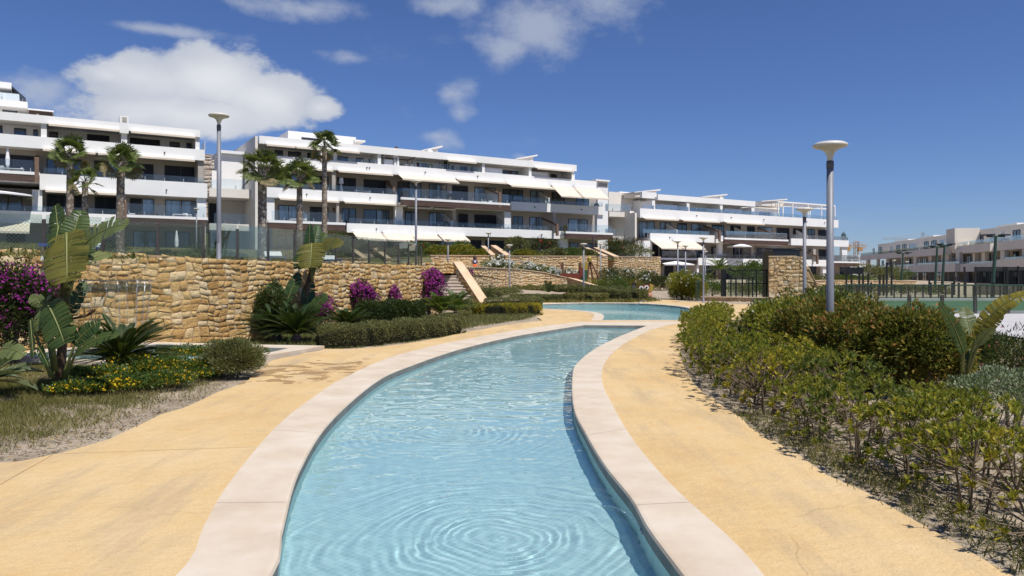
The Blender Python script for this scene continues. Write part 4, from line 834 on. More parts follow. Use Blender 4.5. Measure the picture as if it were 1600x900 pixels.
for Bk, lst in ((A, [(131, Z2-.75), (260, Z2-.75), (257, Z3-.5), (129, Z3-.5)]), (B, [(479, Z2-.45), (578, Z2-.45), (573, Z3-.45), (577, Z3-.45), (664, Z3-.45), (746, Z3-.45), (588, Z1-.45), (766, Z1-.45), (846, Z1-.45), (835, Z2-.45), (908, Z2-.45)]), (C, [(1088, D3-.5), (1142, D3-.5), (1193, D3-.5), (1260, D3-.5), (1288, D3-.5), (1046, D2-.45), (1118, D1-.45), (1205, D1-.45), (1270, D1-.45)])):
    for px, z in lst: Bk.bx('drain_spout', Bk.U(px)-.05, Bk.U(px)+.05, -.16, -.002, z-.12, z, M_frame)
# ---- hillside retaining wall behind the gap
q0 = fxy(pu(318, 18), 18); q1 = fxy(pu(402, 18), 18)
stone_wall('stone_wall', 'high rubble retaining wall seen in the gap between the left and central white blocks', [(q0[0], q0[1], pz(330, 242, 18), 6), (q1[0], q1[1], pz(390, 247, 18), 6)], .4, M_rubble, (.45, .7), (.5, .9), .06, M_cap, 20)
# ---------------------------------------------------------------- beige block on the right
DO = Vector((73.2, 108.0)); DD = Vector((.2, 1)).normalized(); DM = Vector((DD.y, -DD.x)); DANG = math.atan2(DD.y, DD.x)
def pud(px, v=0.0):
    a = Vector(((px-800)/F, 1)); t = (v+DO.dot(DM))/a.dot(DM); return (Vector(((px-800)/F*t, t))-DO).dot(DD)
class BlockD(Block):
    """same idea, but local y points away from the road side, so inwards is minus y"""
    def bx(s, name, u0, u1, v0, v1, z0, z1, mat, parent=None):
        m = MB(); m.box(min(u0, u1), max(u0, u1), -v1, -v0, z0, z1); return m.build(name, mat, parent or s.root)
    def window(s, a, b, z0, z1, v, kind='d', px=True, vis=1):
        u0, u1 = sorted((s.U(a, v), s.U(b, v))); t = .09; m = MB(); y0, y1 = -v-.01, -v+.09
        m.box(u0, u1, y0, y1, z1-t, z1); m.box(u0, u1, y0, y1, z0, z0+t); m.box(u0, u0+t, y0, y1, z0+t, z1-t); m.box(u1-t, u1, y0, y1, z0+t, z1-t); c = (u0+u1)/2; m.box(c-t/2, c+t/2, y0, y1, z0+t, z1-t)
        w = m.build('window', M_white if kind == 'w' else M_frame, s.root); m = MB(); m.box(u0+t, u1-t, -v-.005, -v+.04, z0+t, z1-t); m.build('pane', M_curt if kind == 'w' else M_pane, w)
    def rail(s, a, b, v, z0, h, px=True, pw=2.2):
        u0, u1 = sorted((s.U(a, v), s.U(b, v))); n = max(1, round((u1-u0)/pw))
        for k in range(n): m = MB(); m.box(u0+(u1-u0)*k/n+.04, u0+(u1-u0)*(k+1)/n-.04, -v-.01, -v+.01, z0, z0+h); m.build('glass_pane', M_rail, s.root)
D = BlockD('apartment_building', 'long shaded beige apartment block at the right edge behind the sports court', 0, (DO, DD, DANG, pud))
def cx(c): return 1330+c/5.293
u_n, u_f = -34, D.U(1364)
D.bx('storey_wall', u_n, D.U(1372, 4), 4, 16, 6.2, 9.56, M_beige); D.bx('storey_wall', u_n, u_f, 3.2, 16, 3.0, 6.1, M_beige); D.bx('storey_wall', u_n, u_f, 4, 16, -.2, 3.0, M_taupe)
D.bx('floor_slab', u_n, D.U(1350), .25, 15.9, 5.75, 6.19, M_slab); D.bx('floor_slab', u_n, D.U(1346), .25, 15.9, 2.5, 2.98, M_slab)
for a, b, z0, z1, v in [(1600, 1557, 5.4, 6.75, 0), (1557, 1513, 5.3, 6.6, -.9), (1513, 1484, 5.55, 6.7, .4), (1484, 1437, 5.3, 6.65, -.9), (1437, 1344, 5.45, 6.65, 0)]:
    D.bx('balcony_parapet', u_n if a == 1600 else D.U(a), D.U(b)-.02, v, v+.25 if v >= 0 else .25, z0, z1, M_beige)
    D.rail(a-1, b+1, v+.1, z1-.05, .75)
for a, b, z0, z1, v in [(1600, 1569, 2.3, 3.95, -1), (1569, 1500, 2.2, 3.55, 0), (1500, 1432, 2.2, 3.7, -.8), (1432, 1342, 2.2, 3.6, 0)]:
    D.bx('balcony_parapet', u_n if a == 1600 else D.U(a), D.U(b)-.02, v, v+.25 if v >= 0 else .25, z0, z1, M_beige)
    D.rail(a-1, b+1, v+.1, z1-.05, .35)
for c0, c1 in [(1392,1412),(1215,1250),(1060,1090),(988,1005),(850,880),(730,790),(625,650),(500,525),(400,415),(275,285),(198,206),(112,128)]: D.bx('pillar', D.U(cx(c0)), D.U(cx(c1)), .3, .9, 3.4, 5.76, M_beige)
for c0, c1 in [(790, 862)]: D.bx('chimney', D.U(cx(c0)), D.U(cx(c1)), -.1, 3.9, 6.2, 9.9, M_beige)
for c0, c1 in [(1205,1370),(812,945),(560,680),(352,470)]: D.bx('roof_box', D.U(cx(c0), 6), D.U(cx(c1), 6), 6, 9, 9.5, 10.15, M_white)
for c0, c1, k in [(1340,1400,'d'),(1240,1270,'w'),(1150,1190,'w'),(1045,1095,'d'),(965,1015,'d'),(865,918,'w'),(735,775,'w'),(665,705,'d'),(605,640,'d'),(480,540,'w'),(425,457,'d'),(375,405,'d'),(325,345,'w'),(230,255,'d'),(180,200,'w')]: D.window(cx(c0), cx(c1), 7.2, 8.7, 4, k)
for c0, c1 in [(1340,1390),(1253,1310),(1175,1195),(1130,1157),(1095,1120),(1045,1055),(960,988),(885,937),(828,850),(752,782),(655,685),(592,622),(535,575),(470,497),(312,350),(255,270),(222,232)]: D.window(cx(c0), cx(c1), 3.3, 5.3, 3.2, 'd')
for c0, c1 in [(520,560),(590,625),(700,760),(850,900),(950,1000),(1060,1120),(1200,1260),(1320,1380)]: D.window(cx(c0), cx(c1), .4, 2.2, 4, 'd')
for c0 in (500, 640, 790, 860, 930, 1040, 1130, 1290, 1390): D.bx('pillar', D.U(cx(c0)), D.U(cx(c0))+.4, .3, .8, -.2, 2.49, M_taupe)
# distant low buildings and tower cranes beyond
def far_block(px0, px1, ytop, Y, label, mat=M_cream, n=3):
    a, b = P(px0, ytop, Y), P(px1, ytop, Y); r = thing('distant_building', label, 'building', (a.x, Y, 0)); m = MB(); m.box(0, b.x-a.x, 0, 12, 0, a.z); m.build('wall', mat, r)
    m = MB(); m.box(-.3, b.x-a.x+.3, -.3, 12.3, a.z+.01, a.z+.4); m.build('roof', M_slab, r)
    for k in range(n): w = (b.x-a.x)/n; m = MB(); m.box(w*(k+.3), w*(k+.7), -.05, .02, a.z-2.6, a.z-1.2); m.build('window', M_frame, r)
far_block(1322, 1341, 401, 240, 'tiny white house far away between the two apartment blocks', M_white, 2)
far_block(1336, 1356, 412, 300, 'tiny pale house in the distance under the tower crane', M_cream, 2)
M_crane = plain('crane_ochre', (.42, .24, .10), .6); M_crane2 = plain('crane_grey', (.30, .33, .36), .6)
def crane(px, ytop, ybase, Y, left, right, label, mat, s=1.0):
    c = P(px, ytop, Y); r = thing('tower_crane', label, 'crane', (c.x, Y, 0)); h = c.z; w = 1.1*s
    def lattice(A, B, w, n, name):
        m = MB(); A, B = Vector(A), Vector(B); d = (B-A).normalized(); up = Vector((0, 0, 1)) if abs(d.z) < .9 else Vector((1, 0, 0)); sd_ = d.cross(up).normalized(); u2 = sd_.cross(d)
        cs = [sd_*w+u2*w, -sd_*w+u2*w, -sd_*w-u2*w, sd_*w-u2*w]
        for c_ in cs: m.tube([A+c_, B+c_], .16*s, 4)
        for k in range(n):
            p0, p1 = A.lerp(B, k/n), A.lerp(B, (k+1)/n)
            for i in range(4): m.tube([p0+cs[i], p1+cs[(i+1) % 4]], .10*s, 3)
        m.build(name, mat, r)
    lattice((0, 0, 0), (0, 0, h), w, int(h/3)+2, 'mast'); zj = h*.86
    x0, x1 = P(left, 0, Y).x-c.x, P(right, 0, Y).x-c.x; lattice((x0, 0, zj), (x1, 0, zj), w*.8, int(abs(x1-x0)/3)+2, 'jib')
    m = MB(); e = x1 if abs(x1) < abs(x0) else x0; m.box(e-2*s, e+2*s, -1.3, 1.3, zj-3*s, zj+.5); m.build('counterweight', mat, r)
    m = MB(); m.tube([(0, 0, h), (x0*.8, 0, zj+.6)], .12, 4); m.tube([(0, 0, h), (x1*.8, 0, zj+.6)], .12, 4); m.build('tie_cable', mat, r); m = MB(); m.box(.8, 3.2, -1, 1, zj-2.6, zj-.3); m.build('cab', mat, r)
crane(1338, 377, 425, 420, 1322, 1354, 'ochre tower crane in the gap between the two blocks on the right', M_crane, .9)
crane(1442, 363, 430, 560, 1379, 1458, 'grey tower crane whose long jib shows above the beige block roof', M_crane2, .6)
# ---------------------------------------------------------------- leaves
def unit(a): return a/np.maximum(1e-9, np.linalg.norm(a, axis=1, keepdims=True))
def leaf_mesh(name, C_, A_, Nn, ln, wd, mat, parent, fold=True, kind=None, link_it=True, widest=.5):
    """C_: leaf bases, A_: directions, Nn: rough normals, ln/wd: lengths and widths; one folded leaf each"""
    n = len(C_); A_ = unit(A_); Wd = unit(np.cross(Nn, A_)+1e-6); Nn = np.cross(A_, Wd); ln = np.broadcast_to(ln, n)[:, None]; wd = np.broadcast_to(wd, n)[:, None]
    if fold:
        v0 = C_; v1 = C_+A_*ln*widest+Wd*wd*.5+Nn*wd*.16; v2 = C_+A_*ln-Nn*ln*.08; v3 = C_+A_*ln*widest-Wd*wd*.5+Nn*wd*.16; v4 = C_+A_*ln*widest
        V = np.stack([v0, v1, v2, v3, v4], 1).reshape(-1, 3); f = np.array([[0, 1, 4], [1, 2, 4], [0, 4, 3], [4, 2, 3]])
        k = 5
    else:
        v0 = C_; v1 = C_+A_*ln*widest+Wd*wd*.5; v2 = C_+A_*ln; v3 = C_+A_*ln*widest-Wd*wd*.5
        V = np.stack([v0, v1, v2, v3], 1).reshape(-1, 3); f = np.array([[0, 1, 2, 3]]); k = 4
    Fc = (np.arange(n)[:, None, None]*k+f[None]).reshape(-1, f.shape[1])
    me = bpy.data.meshes.new(name); me.vertices.add(len(V)); me.vertices.foreach_set('co', V.astype(np.float32).ravel())
    me.loops.add(Fc.size); me.loops.foreach_set('vertex_index', Fc.astype(np.int32).ravel()); me.polygons.add(len(Fc))
    me.polygons.foreach_set('loop_start', np.arange(0, Fc.size, Fc.shape[1], dtype=np.int32)); me.polygons.foreach_set('loop_total', np.full(len(Fc), Fc.shape[1], dtype=np.int32))
    me.update(calc_edges=True); me.materials.append(mat); o = bpy.data.objects.new(name, me); link(o, parent)
    if kind: o['kind'] = kind
    return o
def rdir(n, up=0.0): d = rng.normal(size=(n, 3)); d[:, 2] += up; return unit(d)
def clumps(K, R, zlo=-.25, fill=(.55, .92)):
    d = rng.normal(size=(K*3, 3)); d = unit(d); d = d[d[:, 2] > zlo][:K]; return d*np.array(R)*rng.uniform(*fill, size=(len(d), 1)), d
M_stem = surf('woody_stem', [(.3, (.10, .075, .05)), (.7, (.20, .155, .11))], 8, .85, .4, 40, .004, .15)
L_pitto = leafm('hedge_leaf', [(.1, (.05, .07, .012)), (.35, (.13, .155, .02)), (.6, (.25, .235, .028)), (.82, (.42, .34, .03)), (1, (.52, .37, .04))], .35, .5, .2, 1.1, .45)
L_pitto3 = leafm('hedge_leaf_dark', [(.1, (.03, .05, .01)), (.5, (.08, .11, .02)), (.85, (.17, .18, .03)), (1, (.40, .32, .04))], .25, .5, .2, 1.1, .45)
L_dark = leafm('dark_leaf', [(.1, (.012, .022, .007)), (.6, (.03, .05, .013)), (1, (.06, .085, .02))], .15, .5, .2)
L_mixed = leafm('red_green_leaf', [(.05, (.03, .042, .01)), (.40, (.085, .10, .018)), (.58, (.17, .155, .025)), (.72, (.27, .125, .03)), (1, (.36, .09, .045))], .25, .5, .22, .9, .5)
L_green = leafm('bright_leaf', [(.1, (.03, .06, .012)), (.6, (.06, .11, .02)), (1, (.12, .17, .03))], .25, .45, .35)
L_olive = leafm('olive_leaf', [(.1, (.07, .075, .025)), (.6, (.14, .145, .05)), (1, (.24, .23, .10))], .15, .6, .2)
L_grey = leafm('grey_green_leaf', [(.1, (.09, .12, .06)), (.6, (.19, .24, .13)), (1, (.36, .40, .24))], .15, .55, .3, 1.5, .3)
L_dry = leafm('dry_grass_leaf', [(.1, (.12, .10, .055)), (.5, (.20, .17, .09)), (1, (.36, .30, .19))], .15, .7, .1)
L_grass = leafm('weedy_grass_leaf', [(.1, (.065, .07, .018)), (.5, (.145, .14, .038)), (.75, (.24, .205, .08)), (1, (.38, .31, .16))], .2, .6, .15, .8, .5)
L_litter = leafm('fallen_leaf', [(.1, (.10, .06, .03)), (.5, (.24, .15, .07)), (.8, (.38, .27, .13)), (1, (.50, .38, .08))], .1, .8, .1)
L_yel = leafm('yellow_petal', [(.1, (.75, .42, .01)), (1, (.85, .62, .03))], .3, .6, .1)
L_yelbush = leafm('yellow_green_leaf', [(.1, (.06, .08, .012)), (.5, (.15, .15, .02)), (.8, (.34, .26, .02)), (1, (.50, .36, .02))], .25, .5, .2, .6, .5)
L_mag = leafm('magenta_bract', [(.1, (.20, .012, .16)), (.5, (.36, .028, .30)), (1, (.52, .08, .44))], .35, .6, .1)
L_white = leafm('white_petal', [(.1, (.62, .62, .58)), (1, (.8, .8, .78))], .3, .6, .1)
L_pink = leafm('pink_petal', [(.1, (.50, .06, .16)), (1, (.65, .22, .30))], .3, .6, .1)
L_red = leafm('red_petal', [(.1, (.30, .03, .03)), (1, (.42, .08, .06))], .3, .6, .1)
L_viol = leafm('violet_petal', [(.1, (.35, .25, .5)), (1, (.45, .35, .6))], .3, .6, .1)
L_cyc = leafm('cycad_leaf', [(.1, (.008, .020, .006)), (.6, (.018, .042, .010)), (1, (.045, .075, .016))], .1, .5, .15)
L_palm = leafm('palm_leaf', [(.1, (.045, .07, .018)), (.55, (.10, .135, .035)), (.9, (.18, .20, .06)), (1, (.26, .22, .09))], .2, .45, .35)
def stems(root, n, h, spread, r=.012, base=.08, name='stem', lean=.6):
    for k in range(n):
        th = rng.uniform(0, 6.28); a = np.array([math.cos(th), math.sin(th)]); b = a*rng.uniform(0, base); e = a*rng.uniform(.2, 1)*spread
        m = MB(); m.tube([(b[0], b[1], -.05), (b[0]*(1-.5)+e[0]*.35, b[1]*.5+e[1]*.35, h*.45), (e[0]*lean/.6, e[1]*lean/.6, h*rng.uniform(.75, .95))], [r, r*.8, r*.45], 5); m.build(name, M_stem, root)
def bush(name, label, cat, loc, R, nleaf, leaf, mat, K=26, group=None, flowers=None, nst=3, zlo=-.25, csize=.34, up=.3, wr=.42, flat=False, rz=0, jit=.0):
    """R = (rx, ry, height). Leaves sit in clumps spread through the crown; flowers = (mat, count, size, min z fraction)"""
    r = thing(name, label, cat, loc, rz, group); H = R[2]; RR = (R[0]*.8, R[1]*.8, H*.48); cc, cd = clumps(K, RR, -.75 if not flat else -.2); cc[:, 2] += H*.5
    cs = csize*np.array([R[0], R[1], H*.6])*rng.uniform(.7, 1.3, size=(len(cc), 1))
    idx = rng.integers(0, len(cc), nleaf); d = rdir(nleaf, .25); rad = rng.uniform(.35, 1.0, size=(nleaf, 1))**.6
    p = cc[idx]+d*cs[idx]*rad; p[:, 2] = np.abs(p[:, 2])*.88; ax = unit(d*.8+cd[idx]*.4+rdir(nleaf)*.7+np.array([0, 0, up])); nn = unit(d+np.array([0, 0, .8])+rdir(nleaf)*.5)
    ln = leaf*rng.uniform(.6, 1.25, nleaf); leaf_mesh('foliage', p, ax, nn, ln, ln*wr, mat, r, fold=leaf*F/max(3, math.hypot(loc[0], loc[1])) > 7)
    if flowers:
        fm, cnt, fs, zf = flowers[:4]; ch = rng.integers(0, len(cc), max(3, int(len(cc)*(flowers[4] if len(flowers) > 4 else .7)))); ok = ch[cc[ch, 2] > H*zf]; ok = ok if len(ok) else ch
        idx = rng.choice(ok, cnt); d = rdir(cnt, .5); q = cc[idx]+d*cs[idx]*rng.uniform(.85, 1.12, size=(cnt, 1)); q[:, 2] = np.maximum(q[:, 2]*.88, .05)
        k = 4; q = np.repeat(q, k, 0); dd = np.repeat(d, k, 0); ax = unit(rdir(cnt*k)+dd*.4); leaf_mesh('blossoms', q, ax, unit(dd+rdir(cnt*k)*.6), fs*rng.uniform(.7, 1.2, cnt*k), fs*.75, fm, r, fold=False)
    if nst: stems(r, nst, H*.7, R[0]*.6, .012+.01*H)
    return r
def gloc(px, py): q = G(px, py); return (q.x, q.y, 0)
def at(px, Y, z=0.0): return (P(px, HZ, Y).x, Y, z)
# ---------------------------------------------------------------- low hedge along the right path: rosette shrubs with bare stems
def rosette_shrub(label, loc, h, w, tips, seed, group):
    g = np.random.default_rng(seed); r = thing('hedge_shrub', label, 'shrub', loc, 0, group)
    T = []; D_ = []
    for i in range(tips):
        th = g.uniform(0, 6.28); rad = math.sqrt(g.uniform(0, 1))*w; low = g.random() < .3
        z = h*(g.uniform(.78, 1.0)-.22*(rad/w)**2) if not low else h*g.uniform(.12, .55)
        if low: rad = w*g.uniform(.45, 1.05)
        T.append((rad*math.cos(th)*(1.0), rad*math.sin(th), z)); D_.append((math.cos(th)*rad/w*.7, math.sin(th)*rad/w*.7, 1))
    T = np.array(T); D_ = unit(np.array(D_)+g.normal(size=(tips, 3))*.25); nb = 14; C_ = np.repeat(T, nb, 0); Dn = np.repeat(D_, nb, 0)
    th = np.tile(np.arange(nb)*2.4, tips)+np.repeat(g.uniform(0, 6, tips), nb); tilt = np.tile(np.linspace(.15, 1.15, nb), tips)
    ref = np.where(np.abs(Dn[:, 2:3]) < .9, np.array([[0, 0, 1.]]), np.array([[1., 0, 0]])); a = unit(np.cross(Dn, ref)); b = np.cross(Dn, a)
    rd = a*np.cos(th)[:, None]+b*np.sin(th)[:, None]; ax = unit(Dn*np.cos(tilt)[:, None]+rd*np.sin(tilt)[:, None]); nn = unit(Dn*np.sin(tilt)[:, None]+Dn*.5-rd*np.cos(tilt)[:, None])
    ln = g.uniform(.045, .082, len(C_)); leaf_mesh('foliage', C_-Dn*.01+g.normal(size=C_.shape)*.006, ax, nn, ln, ln*.33, L_pitto, r, widest=.62)
    # stems: a few trunks forking to the tips
    ntr = 5; tr = []
    for k in range(ntr):
        th = g.uniform(0, 6.28); b0 = np.array([math.cos(th), math.sin(th)])*g.uniform(.02, .12); e = b0*g.uniform(1.2, 2.6); zz = h*g.uniform(.35, .55)
        m = MB(); m.tube([(b0[0], b0[1], -.04), (b0[0]*.6+e[0]*.4+g.normal()*.01, b0[1]*.6+e[1]*.4, zz*.5), (e[0], e[1], zz)], [.011, .009, .007], 5); m.build('stem', M_stem, r); tr.append(np.array([e[0], e[1], zz]))
    m = MB()
    for i in range(0, tips, 2 if tips > 60 else 1):
        t = T[i]; k = min(range(ntr), key=lambda q: np.linalg.norm(tr[q][:2]-t[:2])+g.uniform(0, .1)); s = tr[k] if t[2] > h*.5 else np.array([tr[k][0]*.5, tr[k][1]*.5, t[2]*.4]); mid = (s+t)/2+np.array([0, 0, -.02])
        m.tube([s, mid, t], [.006, .0045, .003], 4, cap=False)
    m.build('twigs', M_stem, r); return r
GH = 'shrubs of the low clipped hedge along the right-hand path'
hv = [rosette_shrub('', (0, 0, 0), .66, .48, (96, 60, 88, 104, 70)[i], 100+i, GH) for i in range(5)]
L_pitto2 = leafm('hedge_leaf_yellowing', [(.1, (.09, .10, .012)), (.4, (.22, .20, .02)), (.75, (.42, .33, .03)), (1, (.45, .27, .05))], .3, .5, .2, 1.1, .45)
for q in (1, 4): hv[q].children[0].data.materials[0] = L_pitto2 if q == 1 else L_pitto3
# two staggered rows from the camera to the far end
edge = [(2.72, 3.6), (2.72, 4.4), (2.66, 5.1), (2.62, 6.0), (2.6, 7.4), (2.6, 8.9), (2.72, 11.2), (3.3, 14.9), (4.2, 18.5), (5.4, 22.0), (7.2, 27.0)]
def edgex(y):
    for (x0, y0), (x1, y1) in zip(edge, edge[1:]):
        if y <= y1: return x0+(x1-x0)*(y-y0)/(y1-y0)
    return edge[-1][0]
spots = []; y = 3.75
while y < 25.5: spots.append((edgex(y)+.43+rng.uniform(-.06, .1), y, 0)); y += .62+.012*y+rng.uniform(-.05, .08)
y = 4.3
while y < 15: spots.append((edgex(y)+1.12+rng.uniform(-.08, .12), y, 1)); y += .78+rng.uniform(-.1, .15)
cnt = [0, 0]
for i, (x, y, row) in enumerate(spots):
    k = cnt[row]; cnt[row] += 1; lab = f"{ordw(k)} shrub from the camera in the {'front' if row == 0 else 'back'} row of the low hedge"
    s = rng.uniform(.78, 1.14)*(1.12 if y > 9 else 1.0)
    if i < 5: o = hv[i]; o.location = (x, y, 0); o.rotation_euler[2] = rng.uniform(0, 6.28); o.scale = (s, s, s); o['label'] = lab
    else: o = copy_thing(hv[int(rng.integers(0, 5))], (x, y, 0), rng.uniform(0, 6.28), s, lab)
# taller mixed hedge behind
GT = 'shrubs of the tall red and green hedge on the right'
k = 0
for (px, Y, rx, H, n) in [(1452, 9.9, .58, 1.05, 5200), (1405, 10.3, .62, 1.1, 5200), (1360, 10.6, .62, 1.1, 5200), (1322, 11.2, .62, 1.1, 5000), (1350, 11.9, .7, 1.15, 5000), (1430, 11.3, .7, 1.12, 4800), (1262, 12.4, .72, 1.18, 4800), (1225, 13.2, .7, 1.15, 4600), (1290, 13.4, .8, 1.28, 4600), (1210, 15.0, .8, 1.1, 4200), (1262, 15.6, .9, 1.25, 4200), (1310, 15.5, .9, 1.25, 4200)]:
    bush('tall_hedge_shrub', f'{ordw(k)} shrub from the near end of the tall red-tinged hedge behind the low one', 'shrub', at(px, Y), (rx, rx, H*1.16), int(n*1.3), .072, L_mixed if px > 1250 or Y < 12 else L_pitto, 34, GT, flowers=(L_white, 4, .06, .75) if Y > 13 else None, nst=4, csize=.30, wr=.45); k += 1
bush('hibiscus_shrub', 'leafy shrub with large white and pink hibiscus flowers round the tall lamp post base', 'shrub', at(1310, 14.2), (.8, .7, 1.42), 4200, .08, L_green, 30, flowers=(L_white, 10, .10, .7, .5), nst=5)
bush('hibiscus_shrub', 'leafy shrub with pale pink flowers in front of the wedge shaped wall', 'shrub', at(1228, 17.5), (1.0, .8, 1.3), 4200, .08, L_green, 30, flowers=(L_pink, 5, .09, .7, .5), nst=5)
bush('hibiscus_shrub', 'leafy green shrub right of the tall lamp post before the sports court', 'shrub', at(1352, 14.8), (.7, .7, 1.3), 3600, .08, L_mixed, 26, nst=4)
bush('grey_shrub', 'rounded silvery grey-green shrub at the right edge beside the banana plant', 'shrub', at(1580, 8.0), (.72, .7, .72), 7500, .042, L_grey, 46, nst=3, csize=.24, up=.8, wr=.4)
bush('pink_oleander', 'oleander with small pink flowers behind the silvery shrub at the right edge', 'shrub', at(1575, 10.8), (.95, .8, .95), 5200, .085, L_dark, 30, flowers=(L_pink, 26, .028, .45), nst=4, wr=.22)
bush('pink_oleander', 'dark oleander behind the banana plant trunk', 'shrub', at(1508, 10.6), (.6, .6, .85), 3200, .085, L_dark, 24, flowers=(L_pink, 8, .028, .5), nst=4, wr=.22)
# ---------------------------------------------------------------- weeds, grass tufts and litter (uncountable)
def tufts(name, label, poly, n, h, mat, per=9, z=None, r=.05, wid=.006, dens=None):
    xs = [p[0] for p in poly]; ys = [p[1] for p in poly]; pts = []
    while len(pts) < n:
        x, y = rng.uniform(min(xs), max(xs)), rng.uniform(min(ys), max(ys))
        if inpoly(x, y, poly) and (dens is None or rng.random() < dens(x, y)): pts.append((x, y, z(x, y) if z else -.03))
    c = np.repeat(np.array(pts), per, 0); c[:, :2] += rng.normal(size=(len(c), 2))*r; a = rdir(len(c)); a[:, 2] = np.abs(a[:, 2])+.55; hh = h*rng.uniform(.4, 1.3, len(c))
    o = leaf_mesh(name, c, unit(a), unit(rdir(len(c))), hh, wid*rng.uniform(.7, 1.5, len(c)), mat, None, fold=False, kind='stuff', widest=.35); o['label'] = label; o['category'] = 'grass'; return o
hedge_strip = [(edgex(y)+.02, y) for y in np.arange(3.2, 26, .8)]+[(edgex(y)+1.9, y) for y in np.arange(26, 3, -.8)]
tufts('dry_weeds', 'dry weeds and thin grass at the foot of the low hedge', hedge_strip, 2400, .08, L_dry, 7)
tufts('green_weeds', 'green weeds spilling over the edge of the right-hand path', [(edgex(y)-.03, y) for y in np.arange(3.2, 9, .4)]+[(edgex(y)+.5, y) for y in np.arange(9, 3, -.4)], 520, .11, L_grass, 7)
left_bed = [(-12, 6.0), (-5.2, 6.6), (-4.35, 7.0), (-3.95, 7.8), (-3.85, 8.6), (-3.95, 9.5), (-4.1, 10.4), (-4.4, 11.6), (-4.9, 13.2), (-6, 13.1), (-9.2, 13.5), (-11.5, 13.8)]
tufts('lawn_weeds', 'straggly grass and weeds on the left bed', left_bed, 17000, .10, L_grass, 9, dens=lambda x, y: max(.03, min(1, ((-4.3)-x)/1.3))*(.25+.75*(math.sin(x*3.1+y*1.3)*math.sin(y*2.7-x)+.35 > 0)))
tufts('dry_grass', 'dry straw-coloured grass on the left bed', left_bed, 4200, .085, L_dry, 7, dens=lambda x, y: max(.1, min(1, ((-4.0)-x)/1.6)))
mid_bed = [(-7.3, 17.5), (-4.1, 16.5), (-3.6, 18.0), (-2.2, 20.9), (-1.1, 24), (.6, 28), (.9, 31), (.6, 36), (-1.0, 36), (-2.9, 31), (-3.7, 28), (-4.5, 25.5), (-5.6, 21.6), (-6.5, 19.2)]
tufts('ground_cover', 'grey-green creeping ground cover in the middle bed', mid_bed, 5200, .14, L_olive, 9, r=.1, wid=.016)
tufts('dry_weeds', 'dry weeds on the open ground beyond the right-hand hedges', [(6.2, 4), (13, 8), (13.5, 17.5), (9.5, 17.5), (7.5, 9)], 2600, .12, L_grass, 8, r=.12, wid=.012)
far_bed = [(-1.0, 44), (7, 44.3), (8.8, 46.5), (9.0, 50), (6.5, 58), (3, 60), (-.6, 56), (-1.8, 47)]
tufts('ground_cover', 'low green ground cover below the curved sandstone wall', far_bed, 9000, .26, L_grass, 9, r=.2, wid=.045)
tufts('lawn_weeds', 'rough grass on the slope behind the glass fence', [(-8, 8), (-8, 18), (-7, 26), (-4.5, 34), (-6, 52), (-14, 62), (-40, 55), (-30, 20)], 5200, .2, L_grass, 8, z=hill_h, r=.2, wid=.03)
tufts('lawn_weeds', 'rough grass on the upper garden in front of the central block', [(GF[0][0], 61), (GF[4][0], 67), (GF[6][0]-1, 71), (16, 84), (4, 84), (-14, 72)], 4200, .3, L_olive, 8, z=hill_h, r=.3, wid=.05)
n = 2600; yy = rng.uniform(3.3, 24, n)**1.0; xx = np.array([edgex(v) for v in yy])+rng.uniform(.02, 1.9, n); n2 = 900; yl = rng.uniform(6.4, 11.5, n2); xl = -4.1-np.abs(rng.normal(size=n2))*1.1
c = np.stack([np.concatenate([xx, xl]), np.concatenate([yy, yl]), np.full(n+n2, -.018)], 1); c[:, 2] += rng.uniform(0, .012, n+n2); a = rdir(n+n2); a[:, 2] *= .15; nn = rdir(n+n2)*.4+np.array([0, 0, 1.])
o = leaf_mesh('leaf_litter', c, unit(a), unit(nn), rng.uniform(.03, .07, n+n2), .022, L_litter, None, fold=False, kind='stuff'); o['label'] = 'fallen brown and yellow leaves lying on the soil of both beds'; o['category'] = 'leaf litter'
m = MB()
for _ in range(230):       # stones and clods lying on the bare soil strip
    y = rng.uniform(6.6, 10.8); x = -3.95-abs(rng.normal())*.5-(.35 if y < 7.2 else 0)-(.0); s = rng.uniform(.005, .017); mm = len(m.v)
    ico = [(1, 0, 0), (-1, 0, 0), (0, 1, 0), (0, -1, 0), (0, 0, 1), (0, 0, -1)]; v = [(x+a*s*rng.uniform(.7, 1.4), y+b*s*rng.uniform(.7, 1.4), -.02+c*s*.6) for a, b, c in ico]
    m.add(v, [(0, 2, 4), (2, 1, 4), (1, 3, 4), (3, 0, 4), (2, 0, 5), (1, 2, 5), (3, 1, 5), (0, 3, 5)])
o = m.build('loose_pebbles', surf('pebble', [(.3, (.24, .20, .155)), (.7, (.38, .33, .26))], 9, .9)); tag(o, 'loose pebbles and clods on the bare soil by the left path', 'pebbles', kind='stuff')
